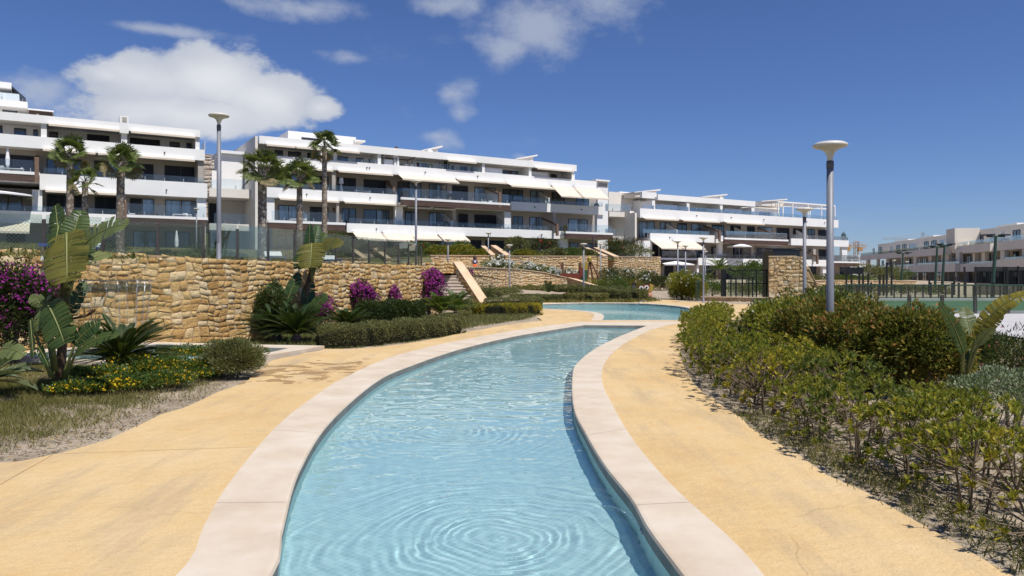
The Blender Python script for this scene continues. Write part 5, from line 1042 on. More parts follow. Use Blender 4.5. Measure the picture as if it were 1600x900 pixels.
# ---------------------------------------------------------------- left garden
def lantana(label, loc, R, n, nf):
    return bush('lantana', label, 'flowering plant', loc, R, n, .042, L_green, 40, 'yellow lantana clumps of the left bed', flowers=(L_yel, nf*4, .028, .1, 1), nst=0, flat=True, csize=.28, wr=.55)
for i, (px, py, rx, ry, h, nf) in enumerate([(125, 618, .5, .4, .22, 46), (190, 612, .55, .5, .26, 60), (255, 606, .5, .5, .26, 60), (310, 590, .45, .6, .28, 50), (215, 585, .7, .6, .34, 46), (290, 568, .7, .6, .36, 40), (348, 585, .35, .5, .22, 22), (150, 598, .6, .5, .3, 50), (250, 588, .6, .5, .32, 50)]):
    lantana(f"{['leftmost','second','third','fourth','broad middle','tall rear','rightmost','rear left','central'][i]} clump of yellow-flowered lantana in the left bed", gloc(px, py), (rx, ry, h), 3800, nf)
bush('rosemary_bush', 'grey-green woody rosemary bush at the corner of the small pool', 'shrub', gloc(364, 588), (.62, .55, .66), 18000, .045, L_olive, 70, nst=6, csize=.26, up=.7, wr=.26)
def bougain(label, loc, R, n, nf, K=34, fr=.6, zf=.2, size=.05, group=None): return bush('bougainvillea', label, 'climbing shrub', loc, R, n, .06, L_dark, K, group, flowers=(L_mag, nf, size, zf, fr), nst=5, csize=.3, wr=.6)
bougain('large magenta bougainvillea against the wall at the left edge', at(20, 13.6, 0), (1.0, .8, 2.12), 15000, 1900, 80, .62, .3, .045)
bougain('small magenta bougainvillea behind the tall banana plant in the middle bed', at(497, 21.2), (.65, .4, 1.15), 3000, 520, 26, .7, .4, .05)
bougain('bushy magenta bougainvillea in the middle of the long wall', at(566, 24.0), (.75, .5, 1.6), 3000, 900, 30, .8, .45, .055)
bougain('tiny magenta bougainvillea on the wall above the dark clipped hedge', at(616, 26.3), (.45, .35, 1.25), 1200, 260, 18, .8, .6, .055)
bougain('big magenta bougainvillea left of the stone stairs', at(668, 29.2), (.85, .6, 2.1), 5200, 1700, 46, .75, .38, .06)
bougain('magenta bougainvillea sprig spilling over the curved wall beside the stairs', at(734, 40.5, 1.0), (.35, .3, 1.05), 700, 160, 12, .9, .3, .07)
bougain('straggly magenta bougainvillea at the foot of the curved wall right of the stairs', at(757, 42.5), (.75, .5, 1.3), 1500, 90, 20, .3, .5, .07)
bush('dark_shrub', 'dark green upright shrub against the wall behind the banana plant', 'shrub', at(424, 19.4), (.46, .40, 1.65), 6500, .06, L_dark, 34, nst=4)
def box_hedge(name, label, pts, w, h, n, leaf, mat, wr=.5, cat='hedge'):
    """clipped hedge along a polyline: leaves on a rounded box, a solid core inside with the inner shade painted near-black"""
    P3 = [Vector((p[0], p[1], 0)) for p in pts]; r = thing(name, label, cat, P3[0]); L = [0]
    for i in range(1, len(P3)): L.append(L[-1]+(P3[i]-P3[i-1]).length)
    o = []; nn = []; ax = []
    for _ in range(n):
        s = rng.uniform(0, L[-1]); j = 0
        while j < len(L)-2 and L[j+1] < s: j += 1
        f = (s-L[j])/(L[j+1]-L[j]); d = (P3[j+1]-P3[j]).normalized(); side = Vector((d.y, -d.x, 0)); c = P3[j].lerp(P3[j+1], f)-P3[0]
        th = rng.uniform(-.15, math.pi+.15); cs, sn = math.cos(th), math.sin(th); ex = .45; a = math.copysign(abs(cs)**ex, cs); b = math.copysign(abs(sn)**ex, sn)
        lump = 1+.10*math.sin(s*5.1+a*2)+.06*math.sin(s*13+b*4); dep = 1-abs(rng.normal())*.09; e = min(s, L[-1]-s); er = min(1, math.sqrt(max(0.02, e/(w*.5)))) if e < w*.5 else 1
        p = c+side*(a*w*.5*lump*dep*er)+Vector((0, 0, max(0, b*h*(lump*.5+.5)*dep*(.9+.1*er)))); n0 = side*cs+Vector((0, 0, sn))
        o.append(p); nn.append(n0)
    o = np.array([tuple(p) for p in o]); nn = np.array([tuple(q) for q in nn]); ax = unit(nn*.8+rdir(n)*.8+np.array([0, 0, .35])); ln = leaf*rng.uniform(.6, 1.3, n)
    leaf_mesh('foliage', o, ax, unit(nn+rdir(n)*.7), ln, ln*wr, mat, r, fold=leaf > .05)
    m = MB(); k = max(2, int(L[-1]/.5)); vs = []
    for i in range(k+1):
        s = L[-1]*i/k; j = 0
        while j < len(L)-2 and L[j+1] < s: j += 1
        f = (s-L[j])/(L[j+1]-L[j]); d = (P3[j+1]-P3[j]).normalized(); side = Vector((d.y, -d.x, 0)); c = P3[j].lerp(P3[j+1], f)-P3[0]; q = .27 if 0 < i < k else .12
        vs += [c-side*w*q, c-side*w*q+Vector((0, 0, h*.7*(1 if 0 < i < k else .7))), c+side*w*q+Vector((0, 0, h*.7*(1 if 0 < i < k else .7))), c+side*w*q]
    m.add(vs, [(4*i+a, 4*(i+1)+a, 4*(i+1)+(a+1) % 4, 4*i+(a+1) % 4) for i in range(k) for a in range(4)]+[(0, 1, 2, 3), (4*k+3, 4*k+2, 4*k+1, 4*k)]); fix_normals(m.build('shade_core', M_core, r)); return r
M_core = surf('painted_hedge_shade', [(.3, (.010, .012, .006)), (.7, (.03, .03, .016))], 14, .95, 1, 30, .03, .1)  # near-black colour puts the shade between the leaves into the hedge core
q0, q1 = at(558, 22.7), at(656, 24.9)
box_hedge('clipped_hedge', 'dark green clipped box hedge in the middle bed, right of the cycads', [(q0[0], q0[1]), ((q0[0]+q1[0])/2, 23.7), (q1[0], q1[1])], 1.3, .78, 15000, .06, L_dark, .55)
q = [at(x, Y)[:2] for x, Y in [(496, 16.7), (560, 17.3), (620, 18.5), (680, 20.1), (716, 21.8)]]
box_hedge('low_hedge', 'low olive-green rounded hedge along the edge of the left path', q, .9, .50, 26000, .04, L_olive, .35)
q = [at(x, Y)[:2] for x, Y in [(742, 31), (775, 30.5), (812, 31), (838, 32)]]
box_hedge('low_hedge', 'low yellow-flowering hedge at the tip of the middle bed before the upper pool', q, 1.6, .45, 9000, .05, L_yelbush, .45)
q = [at(x, Y)[:2] for x, Y in [(756, 35.2), (800, 35.5), (843, 37)]]
box_hedge('low_hedge', 'low dark olive hedge at the left tip of the upper pool', q, 1.5, .55, 8000, .055, L_olive, .4)
for i, (a, b, Y0, Y1, h) in enumerate([(798, 880, 46, 45.5, .42), (880, 950, 45.6, 45.8, .5), (950, 1008, 46, 47, .75), (905, 985, 51, 51.5, .8)]):
    q = [at(a, Y0)[:2], at((a+b)/2, (Y0+Y1)/2-.3)[:2], at(b, Y1)[:2]]
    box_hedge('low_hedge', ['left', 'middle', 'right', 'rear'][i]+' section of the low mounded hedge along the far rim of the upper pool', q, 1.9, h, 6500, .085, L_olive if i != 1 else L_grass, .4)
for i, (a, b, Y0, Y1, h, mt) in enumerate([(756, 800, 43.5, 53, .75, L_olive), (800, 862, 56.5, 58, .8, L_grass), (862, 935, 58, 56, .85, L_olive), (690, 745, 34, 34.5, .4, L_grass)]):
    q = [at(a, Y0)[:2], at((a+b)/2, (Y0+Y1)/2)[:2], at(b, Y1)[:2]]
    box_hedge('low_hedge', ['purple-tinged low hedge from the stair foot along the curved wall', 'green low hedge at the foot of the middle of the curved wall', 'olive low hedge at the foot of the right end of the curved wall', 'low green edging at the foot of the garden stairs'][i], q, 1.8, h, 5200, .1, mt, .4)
# cycads
def cycad(label, loc, nf, ln, elev=(0.25, 1.15), mat=L_cyc, name='cycad', lw=.024, ll=.17, droop=.35, group=None, seed=1, trunk=.18):
    r = thing(name, label, 'cycad' if name == 'cycad' else 'palm', loc, 0, group); m = MB(); m.lathe([(.10, -.05), (.13, trunk*.5), (.09, trunk), (.01, trunk+.05)], 10); m.build('trunk', M_bark, r)
    for k in range(nf):
        th = k*2.4+rng.uniform(-.2, .2); el = elev[1]-(elev[1]-elev[0])*(k/nf)+rng.uniform(-.1, .1); L = ln*rng.uniform(.85, 1.1); h = np.array([math.cos(th), math.sin(th), 0]); ns = 34; t = np.linspace(.0, 1, ns)
        e = el-droop*2*t; dx = np.cumsum(np.cos(e))*L/ns; dz = np.cumsum(np.sin(e))*L/ns; pts = h[None]*dx[:, None]+np.array([0, 0, 1.])[None]*(dz[:, None]+trunk)
        sidev = np.array([-math.sin(th), math.cos(th), 0]); tang = np.gradient(pts, axis=0); tang = unit(tang); upv = unit(np.cross(sidev[None], tang)*-1)
        m = MB(); m.tube([tuple(p) for p in pts[::4]]+[tuple(pts[-1])], [.007]*len(pts[::4])+[.002], 4); fr = m.build('frond', M_rib, r)
        C_ = np.concatenate([pts[3:], pts[3:]]); tt = np.concatenate([t[3:], t[3:]]); sg = np.concatenate([np.ones(ns-3), -np.ones(ns-3)])[:, None]; T2 = np.concatenate([tang[3:], tang[3:]]); U2 = np.concatenate([upv[3:], upv[3:]])
        ax = unit(T2*.95+sidev[None]*sg*.65+U2*.35); l2 = ll*np.sin(np.pi*np.clip(tt*.9+.12, 0, 1))**.6; leaf_mesh('leaflets', C_, ax, U2, l2, lw, mat, fr, fold=False, widest=.4)
    return r
M_bark = surf('palm_bark', [(.3, (.10, .075, .055)), (.7, (.22, .17, .13))], 9, .95, .8, 20, .02, .1)
M_rib = plain('leaf_rib', (.07, .095, .025), .6)
cycad('left of the two dark cycads below the tall banana plant in the middle bed', at(432, 18.3), 60, .95, (.3, 1.35), seed=1)
cycad('right of the two dark cycads below the tall banana plant in the middle bed', at(463, 17.9), 60, .95, (.3, 1.35))
cycad('small dark cycad left of the clipped box hedge', at(541, 20.4), 44, .85, (.2, 1.2))
cycad('dark cycad below the waterfall on the left', at(190, 12.4), 60, 1.0, (.25, 1.2))
cycad('pale feathery cycad tips entering at the left edge', at(-22, 10.0), 22, .7, (.2, 1.0), L_grey)
cycad('low spiky palm with yellowish fronds before the stairs', at(688, 27.6), 26, 1.0, (.5, 1.3), L_green, 'dwarf_palm', .03, .3)
cycad('low spiky palm with yellowish fronds right of the clipped hedge', at(712, 29.5), 24, 1.0, (.4, 1.3), L_green, 'dwarf_palm', .03, .3)
# ---------------------------------------------------------------- banana-like bird-of-paradise plants
def paddlem(name, stops, transl=.3):
    m, t, out = nodes(name); col = ramp(t, nz_(t, 2.5, 5, .6), stops); b = N(t, 'ShaderNodeBump', {'Height': nz_(t, 30, 4, .5, stretch=(1, 1, 1)), 'Strength': .35, 'Distance': .008})
    p = N(t, 'ShaderNodeBsdfPrincipled', {'Base Color': col, 'Roughness': .5, 'Specular IOR Level': .35, 'Normal': b.outputs[0]}); tr = N(t, 'ShaderNodeBsdfTranslucent', {'Color': col})
    t.links.new(N(t, 'ShaderNodeMixShader', {0: transl, 1: p.outputs[0], 2: tr.outputs[0]}).outputs[0], out.inputs[0]); return m
M_pad = paddlem('banana_leaf_green', [(.3, (.035, .07, .018)), (.7, (.085, .125, .03))])
M_padd = paddlem('banana_leaf_dark', [(.3, (.02, .05, .018)), (.7, (.045, .085, .025))], .15)
M_pady = paddlem('banana_leaf_yellow', [(.3, (.085, .09, .018)), (.7, (.165, .15, .028))], .3)
M_padb = paddlem('banana_leaf_bright', [(.3, (.20, .18, .025)), (.7, (.36, .30, .045))], .35)
M_padl = paddlem('banana_leaf_pale', [(.3, (.09, .125, .04)), (.7, (.18, .21, .075))])
M_midrib = plain('leaf_midrib', (.17, .19, .055), .5)
M_husk = surf('dry_husk', [(.3, (.07, .045, .03)), (.7, (.20, .13, .08))], 7, .9, .8, 20, .01, .1, stretch=(1, 1, .3))
def paddle(root, A, B, w, mat, sag=.12, face=None, foot=None, tears=5, fold=.35, n=26, name='leaf'):
    """blade from A to B (world points), width w, sag bows it upwards (or down if negative), face = normal hint, foot = petiole start"""
    A, B = Vector(A), Vector(B); d = B-A; L = d.length; up = Vector((0, 0, 1)); face = (Vector(face)+Vector((0, -.45, 0))).normalized() if face is not None else Vector((.2, -.8, .6)); w = w*1.22; sq = .2 if B.z < A.z-.25 else .38
    perp = up-d.normalized()*up.dot(d.normalized()); perp = perp.normalized() if perp.length > .1 else Vector((0, -1, 0)); C0 = (A+B)/2+perp*sag*L*2; o = root.location
    pt = lambda t: A*(1-t)**2+C0*2*t*(1-t)+B*t*t
    m = MB(); cut = sorted(rng.uniform(.12, .92, 2)) if False else None
    for sg in (-1, 1):
        brk = set(int(q) for q in rng.uniform(2, n-2, tears)); droop = rng.uniform(-.1, .25); prev = None
        for i in range(n):
            if i in brk: droop = rng.uniform(-.15, .55)
            vs = []
            for q, t in enumerate((i/n, (i+1)/n)):
                if i in brk and q == 0: t += .004+rng.uniform(0, .012)
                t = min(1, t); p = pt(t); tg = (pt(min(1, t+.02))-pt(max(0, t-.02))).normalized(); s = tg.cross(face).normalized(); nn = s.cross(tg).normalized()
                ww = w*.5*(max(0, math.sin(math.pi*min(1, t**.8*.965+.03)))**sq)
                if i in brk and q == 0: ww *= rng.uniform(.7, .98)
                s2 = (s*sg+tg*.18).normalized(); wv = .02*w*math.sin(t*90)
                a = p; dv = up if abs(tg.z) < .6 else nn*.6; b = p+s2*ww*.55+nn*(fold*ww*.35+wv*.4)-dv*droop*ww*.12; c = p+s2*ww+nn*(fold*ww*.45+wv)-dv*(droop+.15)*ww*.5
                vs += [a-o, b-o, c-o]
            m.add(vs, [(0, 1, 4, 3), (1, 2, 5, 4)] if sg > 0 else [(0, 3, 4, 1), (1, 4, 5, 2)], 0)
    k = 8; m.tube([pt(i/k)-o-face.normalized()*-.004 for i in range(k+1)], [w*.028*(1-.8*i/k)+.002 for i in range(k+1)], 5, 1)
    if foot is not None:
        f = Vector(foot); c1 = f.lerp(A, .5)+(A-f).cross(up).cross(A-f).normalized()*.03 if (A-f).length > .05 else f; m.tube([f-o, f.lerp(A, .3)-o, f.lerp(A, .65)-o, A-o, pt(.06)-o], [.028, .024, .018, w*.03+.006, w*.026], 7, 1)
    return m.build(name, [mat, M_midrib], root, smooth=True)
def PP(px, py, Y): return P(px, py, Y)
bp = thing('banana_plant', 'tall bird-of-paradise plant with torn paddle leaves in the left garden', 'banana plant', at(93, 10.4))
Yb = 10.4; top = PP(100, 470, Yb)
for (A_, B_, w, mt, sag, fc, foot) in [
    ((94,396,10.5),(87,321,10.7), .33, M_pad, .02, (-.5,-.8,.1), (98,450,10.45)),
    ((108,392,10.3),(127,329,10.5), .30, M_pad, .02, (.3,-.9,.1), (102,450,10.4)),
    ((115,404,10.4),(200,351,9.9), .34, M_padl, .10, (.1,-.8,.75), (104,455,10.4)),
    ((125,412,10.6),(173,396,10.9), .20, M_padl, .06, (.0,-.5,.85), (106,458,10.5)),
    ((104,364,10.2),(105,440,9.85), .50, M_pady, .03, (.02,-1,.15), (103,450,10.3)),
    ((92,352,10.5),(76,424,10.2), .28, M_pad, -.03, (-.6,-.8,.1), (99,450,10.4)),
    ((110,360,10.6),(139,398,10.6), .22, M_padd, .06, (.5,-.7,.3), (103,450,10.5)),
    ((104,400,10.6),(112,345,10.9), .18, M_padd, .03, (.6,-.6,.1), (103,450,10.5)),
    ((111,490,10.5),(133,441,10.7), .15, M_padd, .03, (.7,-.7,.1), (98,560,10.45)),
    ((75,476,10.0),(101,538,9.8), .40, M_pad, .04, (-.2,-1,.2), (88,580,10.1)),
    ((66,480,10.2),(47,463,10.2), .16, M_padl, .1, (-.2,-.8,.6), (84,580,10.2)),
    ((72,466,10.3),(64,514,10.0), .30, M_padl, .03, (-.5,-.8,.1), (84,575,10.2)),
    ((48,500,10.1),(53,556,9.9), .14, M_pad, -.02, (-.7,-.7,.1), (80,590,10.1)),
    ((60,542,10.0),(76,572,9.8), .12, M_padd, .03, (-.3,-.9,.1), (84,590,10.1)),
    ((118,552,10.0),(186,524,9.7), .17, M_pad, .08, (.0,-.5,.85), (100,596,10.2)),
    ((116,540,10.2),(158,502,10.2), .20, M_padd, .06, (.2,-.6,.7), (98,590,10.3)),
    ((2,545,9.6),(38,556,9.4), .2, M_padl, .08, (.1,-.7,.7), (-40,600,9.8))]:
    paddle(bp, PP(*A_), PP(*B_), w, mt, sag, fc, PP(*foot), tears=8)
m = MB(); o_ = bp.location; m.tube([PP(93, 606, 10.4)-o_, PP(96, 560, 10.4)-o_, PP(99, 510, 10.4)-o_, PP(101, 455, 10.4)-o_], [.075, .062, .055, .045], 10); m.build('trunk', M_husk, bp, smooth=True)
for px, py, ex, ey in [(96, 445, 96, 500), (104, 448, 104, 505), (100, 440, 100, 500), (109, 452, 104, 508)]: m = MB(); m.tube([PP(ex, ey, 10.34)-o_, PP((px+ex)/2, (py+ey)/2, 10.32)-o_, PP(px, py-25, 10.36)-o_], [.022, .022, .014], 7); m.build('leaf_sheath', M_pady, bp, smooth=True)
for c in [(87, 462, 10.25), (145, 487, 10.25)]:
    q = PP(*c)-o_; m = MB()
    for k in range(26): d = Vector((rng.normal(), rng.normal()*.5, abs(rng.normal())*.9)).normalized(); m.tube([q, q+d*rng.uniform(.05, .13)], [.006, .001], 3)
    m.tube([q, q+Vector((-.12 if c[0] > 100 else .1, .05, -.06)), PP(103, 500, 10.38)-o_], [.022, .016, .02], 6); m.build('dry_flower', M_husk, bp)
bq = thing('banana_plant', 'slender bird-of-paradise plant with a bare trunk in front of the middle of the long wall', 'banana plant', at(468, 20.3)); o_ = bq.location
for (A_, B_, w, mt, sag, fc, foot) in [
    ((484,420,20.4),(484,350,20.6), .30, M_padd, .02, (-.6,-.8,.1), (486,440,20.3)), ((489,400,20.5),(497,352,20.9), .28, M_padd, .02, (.6,-.7,.1), (487,440,20.4)),
    ((492,400,20.2),(536,382,19.8), .34, M_pady, .16, (.1,-.6,.8), (487,440,20.3)), ((487,380,20.1),(485,418,19.7), .62, M_pady, .03, (.0,-1,.2), (487,440,20.2)),
    ((480,385,20.4),(465,420,20.2), .34, M_padd, .05, (-.6,-.8,.2), (486,440,20.3)), ((493,395,20.7),(509,365,20.9), .3, M_pad, .03, (.5,-.8,.1), (488,440,20.4)),
    ((486,412,20.0),(500,419,19.7), .3, M_pady, .05, (.1,-.9,.4), (487,440,20.2)),
    ((448,472,19.8),(468,427,20.0), .34, M_padd, .02, (-.5,-.9,.1), (452,510,20.2)), ((447,482,19.8),(417,445,19.8), .36, M_pad, .10, (-.1,-.7,.7), (455,515,20.1)),
    ((432,473,19.6),(398,468,19.5), .22, M_pady, .06, (-.1,-.8,.5), (452,515,20.0)), ((425,470,19.5),(439,488,19.4), .22, M_pady, .05, (-.1,-.9,.3), (452,515,20.0)),
    ((478,480,20.2),(486,438,20.4), .3, M_padd, .02, (.6,-.7,.1), (470,515,20.2)), ((484,492,20.0),(512,461,20.0), .3, M_pad, .08, (.2,-.6,.7), (470,515,20.1)), ((482,470,20.5),(478,505,20.3), .3, M_padd, .03, (.4,-.9,.1), (472,515,20.4))]:
    paddle(bq, PP(*A_), PP(*B_), w, mt, sag, fc, PP(*foot), tears=7)
m = MB(); m.tube([PP(467, 528, 20.3)-o_, PP(471, 495, 20.3)-o_, PP(478, 460, 20.3)-o_, PP(486, 425, 20.3)-o_], [.16, .12, .08, .06], 10); m.build('trunk', M_husk, bq, smooth=True)
m = MB(); m.tube([PP(484, 440, 20.3)-o_, PP(492, 420, 20.3)-o_, PP(499, 408, 20.3)-o_], [.05, .04, .03], 7); m.build('leaf_sheath', M_pady, bq, smooth=True)
br = thing('banana_plant', 'small banana plant with yellowing torn leaves at the right behind the low hedge', 'banana plant', at(1500, 9.4)); o_ = br.location
for (A_, B_, w, mt, sag, fc, foot) in [
    ((1506,552,9.0),(1467,472,8.8), .14, M_pad, .05, (-.1,-.8,.5), (1503,585,9.4)), ((1524,530,9.2),(1612,456,8.9), .17, M_padb, .12, (.1,-.6,.8), (1510,585,9.4)),
    ((1526,528,9.2),(1566,490,9.1), .16, M_padb, .03, (.2,-.9,.3), (1510,585,9.5)), ((1518,525,9.7),(1507,480,9.9), .17, M_padl, .02, (-.4,-.9,.1), (1508,585,9.5)),
    ((1528,540,9.2),(1552,512,9.0), .14, M_padl, .06, (.2,-.8,.5), (1511,585,9.4)), ((1496,535,9.6),(1478,520,9.7), .15, M_padd, .04, (-.3,-.8,.5), (1505,585,9.5))]:
    paddle(br, PP(*A_), PP(*B_), w, mt, sag, fc, PP(*foot), tears=8)
m = MB(); m.tube([PP(1500, 632, 9.4)-o_, PP(1500, 605, 9.4)-o_, PP(1504, 575, 9.4)-o_], [.075, .06, .035], 9); m.build('trunk', M_husk, br, smooth=True)
m = MB(); m.tube([PP(1501, 600, 9.36)-o_, PP(1507, 570, 9.36)-o_, PP(1516, 545, 9.36)-o_], [.035, .03, .018], 7); m.build('leaf_sheath', M_padl, br, smooth=True)
bs = thing('banana_plant', 'single drooping yellow banana leaf among the shrubs beside the tall lamp post', 'banana plant', at(1330, 14.0))
paddle(bs, PP(1333, 490, 14), PP(1348, 474, 13.8), .2, M_pady, .08, (.2, -.8, .5), PP(1330, 520, 14), tears=2)
paddle(bs, PP(1336, 492, 14.2), PP(1325, 470, 14.3), .18, M_padl, .04, (-.3, -.8, .3), PP(1330, 520, 14), tears=2)
bt = thing('banana_plant', 'small young banana plant against the curved sandstone wall', 'banana plant', at(857, 56))
for B_, w in [((851, 438), .26), ((861, 439), .26), ((868, 447), .22), ((847, 449), .2)]: paddle(bt, P(857, 456, 56), P(*B_, 55.6), w, M_pad, .06, (0, -.9, .4), P(857, 466, 56), tears=2, n=12)
# ---------------------------------------------------------------- fan palms
def fan_palm(label, px, Y, zb, ycrown, r0, seed, nf=34, R=1.25, lean=0.0):
    nf = int(nf*.6); r0 *= .88; R *= .74
    zc = P(px, ycrown, Y).z; h = zc-zb; root = thing('palm_tree', label, 'palm tree', (P(px, 0, Y).x, Y, zb-.1), 0, 'fan palms on the upper terrace')
    g = np.random.default_rng(seed); m = MB(); ns = 16; c = lambda z: Vector((lean*math.sin(z/h*1.5), 0, z))
    m.tube([c(h*i/ns) for i in range(ns+1)], [r0*(1.18-.28*i/ns)*(1.15 if i == 0 else 1) for i in range(ns+1)], 12)
    nb = int(h/.075)*7; V = []
    for k in range(nb):
        z = h*k/nb; th = k*2.399; rr = r0*(1.16-.28*z/h); n0 = Vector((math.cos(th), math.sin(th), 0)); t0 = Vector((-math.sin(th), math.cos(th), 0)); p = c(z)+n0*rr*.96; s = r0*.34*g.uniform(.7, 1.2)
        m.add([p-t0*s, p-Vector((0, 0, s*1.3)), p+t0*s, p+n0*s*.55+Vector((0, 0, s*1.5))], [(0, 1, 3), (1, 2, 3), (0, 3, 2)], 0 if g.random() < .6 else 1)
    m.build('trunk', [M_trunk, M_trunk2], root)
    for k in range(nf):
        th = k*2.4+g.uniform(-.25, .25); f = k/nf; el = 1.42-1.75*f**1.25+g.uniform(-.15, .15); n0 = np.array([math.cos(th), math.sin(th), 0]); pl_ = R*g.uniform(.42, .6); base = np.array(c(h))+np.array([0, 0, -.25*f])
        p1 = base+(n0*math.cos(el)+np.array([0, 0, math.sin(el)]))*pl_*.6; el2 = el-.35; p2 = p1+(n0*math.cos(el2)+np.array([0, 0, math.sin(el2)]))*pl_*.5
        m = MB(); m.tube([tuple(base), tuple(p1), tuple(p2)], [.022, .016, .012], 5); fr = m.build('frond', M_rib, root)
        d = n0*math.cos(el2-.2)+np.array([0, 0, math.sin(el2-.2)]); s = np.cross(d, [0, 0, 1]); s /= max(1e-6, np.linalg.norm(s)); u = np.cross(s, d); ro = g.uniform(-1.15, 1.15); s, u = s*math.cos(ro)+u*math.sin(ro), u*math.cos(ro)-s*math.sin(ro); nl = 20; C_, A_, N_, Ls = [], [], [], []
        for i in range(nl):
            a = (i/(nl-1)-.5)*3.1; dd = d*math.cos(a)+s*math.sin(a); dd = dd+u*.12*abs(math.sin(a)); L = R*.62*(.72+.28*math.cos(a*.6))*g.uniform(.9, 1.08)
            C_.append(p2); A_.append(dd); N_.append(u); Ls.append(L*.72)
            C_.append(p2+dd*L*.5); A_.append(dd*1.0+np.array([0, 0, -.10-.30*g.random()])); N_.append(u); Ls.append(L*.55)
        leaf_mesh('fan_blade', np.array(C_), np.array(A_), np.array(N_), np.array(Ls), R*.085, L_palm if f < .86 else L_palmd, fr, fold=False, widest=.35)
    return root
L_palmd = leafm('dry_palm_leaf', [(.1, (.12, .10, .05)), (1, (.28, .23, .12))], .15, .6, .15)
M_trunk = surf('palm_trunk', [(.3, (.16, .12, .09)), (.7, (.32, .26, .21))], 12, .95, .6, 20, .02, .1); M_trunk2 = surf('palm_trunk_cut', [(.3, (.48, .42, .35)), (.7, (.66, .60, .52))], 12, .95, .4, 20, .02, .1)
fan_palm('leftmost fan palm, with a tall pale spotted trunk', 107, 38, 2.1, 236, .19, 3, 30, 1.25, .1)
fan_palm('shortest fan palm, between two taller ones on the left', 133, 36, 2.1, 281, .16, 4, 22, 1.05)
fan_palm('fan palm with the broad dense crown right of the short palm on the left', 187, 36, 2.1, 250, .20, 5, 38, 1.25, .05)
fan_palm('fan palm with a thick dark trunk at the corner of the central block', 410, 33, 2.1, 262, .20, 6, 32, 1.3)
fan_palm('middle fan palm of the three before the central block', 468, 39, 2.1, 272, .17, 7, 30, 1.3)
fan_palm('tallest fan palm, slim with a compact crown above the roof of the central block', 507, 42, 2.1, 226, .16, 8, 36, 1.25)
# ---------------------------------------------------------------- shrubs of the upper garden and far beds
def ub(name, label, px, Y, R, n, leaf, mat, fl=None, z=None, K=24, nst=3, cat='shrub', wr=.45):
    x, y, _ = at(px, Y); zz = (z if z is not None else hill_h(x, y))-.05; return bush(name, label, cat, (x, y, zz), R, n, leaf, mat, K, None, fl, nst, wr=wr)
ub('yellow_bush', 'left mound of yellow-green broom below the awnings of the central block', 690, 64, (1.7, 1.2, 1.15), 4200, .13, L_yelbush)
ub('yellow_bush', 'middle mound of yellow-green broom below the awnings of the central block', 718, 65, (1.8, 1.2, 1.35), 4200, .13, L_yelbush)
ub('yellow_bush', 'right mound of yellow-green broom beside the narrow garden steps', 745, 64, (1.3, 1.1, .95), 3200, .13, L_yelbush)
ub('green_shrub', 'dark green rounded shrub among the yellow mounds', 722, 68, (1.2, 1, 1.7), 2600, .14, L_green)
ub('green_shrub', 'olive shrub at the left end of the central garden wall', 806, 66, (1.5, 1.1, 1.95), 3800, .14, L_olive)
ub('yellow_bush', 'low yellow-green shrub sitting on the central garden wall', 822, 65, (1.6, .9, .8), 2600, .13, L_yelbush)
ub('red_oleander', 'dark oleander with a few red flowers in the middle of the upper garden', 846, 68, (1.9, 1.2, 2.1), 4500, .16, L_dark, (L_red, 26, .16, .6, .4), wr=.25)
ub('green_shrub', 'rounded olive shrub right of the oleander in the upper garden', 866, 67, (1.3, 1, 1.2), 2800, .13, L_olive)
ub('green_shrub', 'bright green round shrub near the right end of the central garden wall', 889, 68, (1.3, 1, 1.1), 2800, .13, L_green)
ub('green_shrub', 'grey-green low shrub at the right end of the central garden wall', 912, 69, (1.4, 1, 1.05), 2800, .13, L_olive)
ub('red_oleander', 'large red-flowering oleander bush in front of the right-hand white block', 972, 78, (2.9, 2, 2.4), 6500, .18, L_dark, (L_red, 60, .16, .5, .6), wr=.25, z=3.3)
ub('white_oleander', 'pale flowering shrub right of the large red oleander', 997, 76, (1.8, 1.5, 1.7), 3200, .16, L_olive, (L_white, 30, .14, .4), wr=.25, z=3.2)
ub('red_oleander', 'leafy shrub with orange-red flowers at the foot of the central block', 520, 60, (2.2, 1.3, 2.3), 4200, .15, L_green, (L_red, 30, .15, .5), K=30)
ub('red_oleander', 'leafy shrub with sparse red flowers under the extended awnings', 560, 63, (2.4, 1.3, 1.6), 3600, .15, L_dark, (L_red, 20, .15, .5), K=30)
ub('red_oleander', 'leafy shrub with sparse red flowers left of the yellow mounds', 650, 66, (2.0, 1.3, 1.6), 3400, .15, L_green, (L_red, 24, .15, .5), K=30)
for i, (px, Y, rx, h, mt) in enumerate([(15, 40, 1.6, .9, L_olive), (70, 42, 1.7, 1.1, L_dark), (160, 52, 2.2, 1.3, L_dark), (225, 50, 2.0, 1.0, L_olive), (265, 51, 2.2, 1.2, L_dark), (318, 50, 2.0, 1.6, L_green), (360, 53, 1.6, 1.2, L_dark), (440, 54, 1.6, 1.3, L_olive), (610, 60, 1.5, .9, L_olive), (630, 62, 1.4, .9, L_green)]):
    ub('garden_shrub', ['low olive shrub at the left edge','dark shrub left of the leftmost palm','dark shrub between the left palms','olive shrub right of the broad-crowned palm','dark low shrub below the left block windows','bright round shrub left of the tall lamp post','dark shrub right of the tall lamp post','olive shrub right of the thick-trunked palm','olive shrub right of the small terrace stairs','green shrub left of the slim lamp by the fence'][i]+' behind the glass fence', px, Y, (rx, rx*.6, h), 2200, .13, mt)
def ol(label, px, Y, R, n, nf, z=0.0, fm=None, mat=None, cat='shrub', fs=.13): x, y, _ = at(px, Y); return bush('white_oleander', label, cat, (x, y, z-.05), R, n, .13, mat or L_green, 34, None, (fm or L_white, nf, fs, .55, .7), 4, wr=.25)
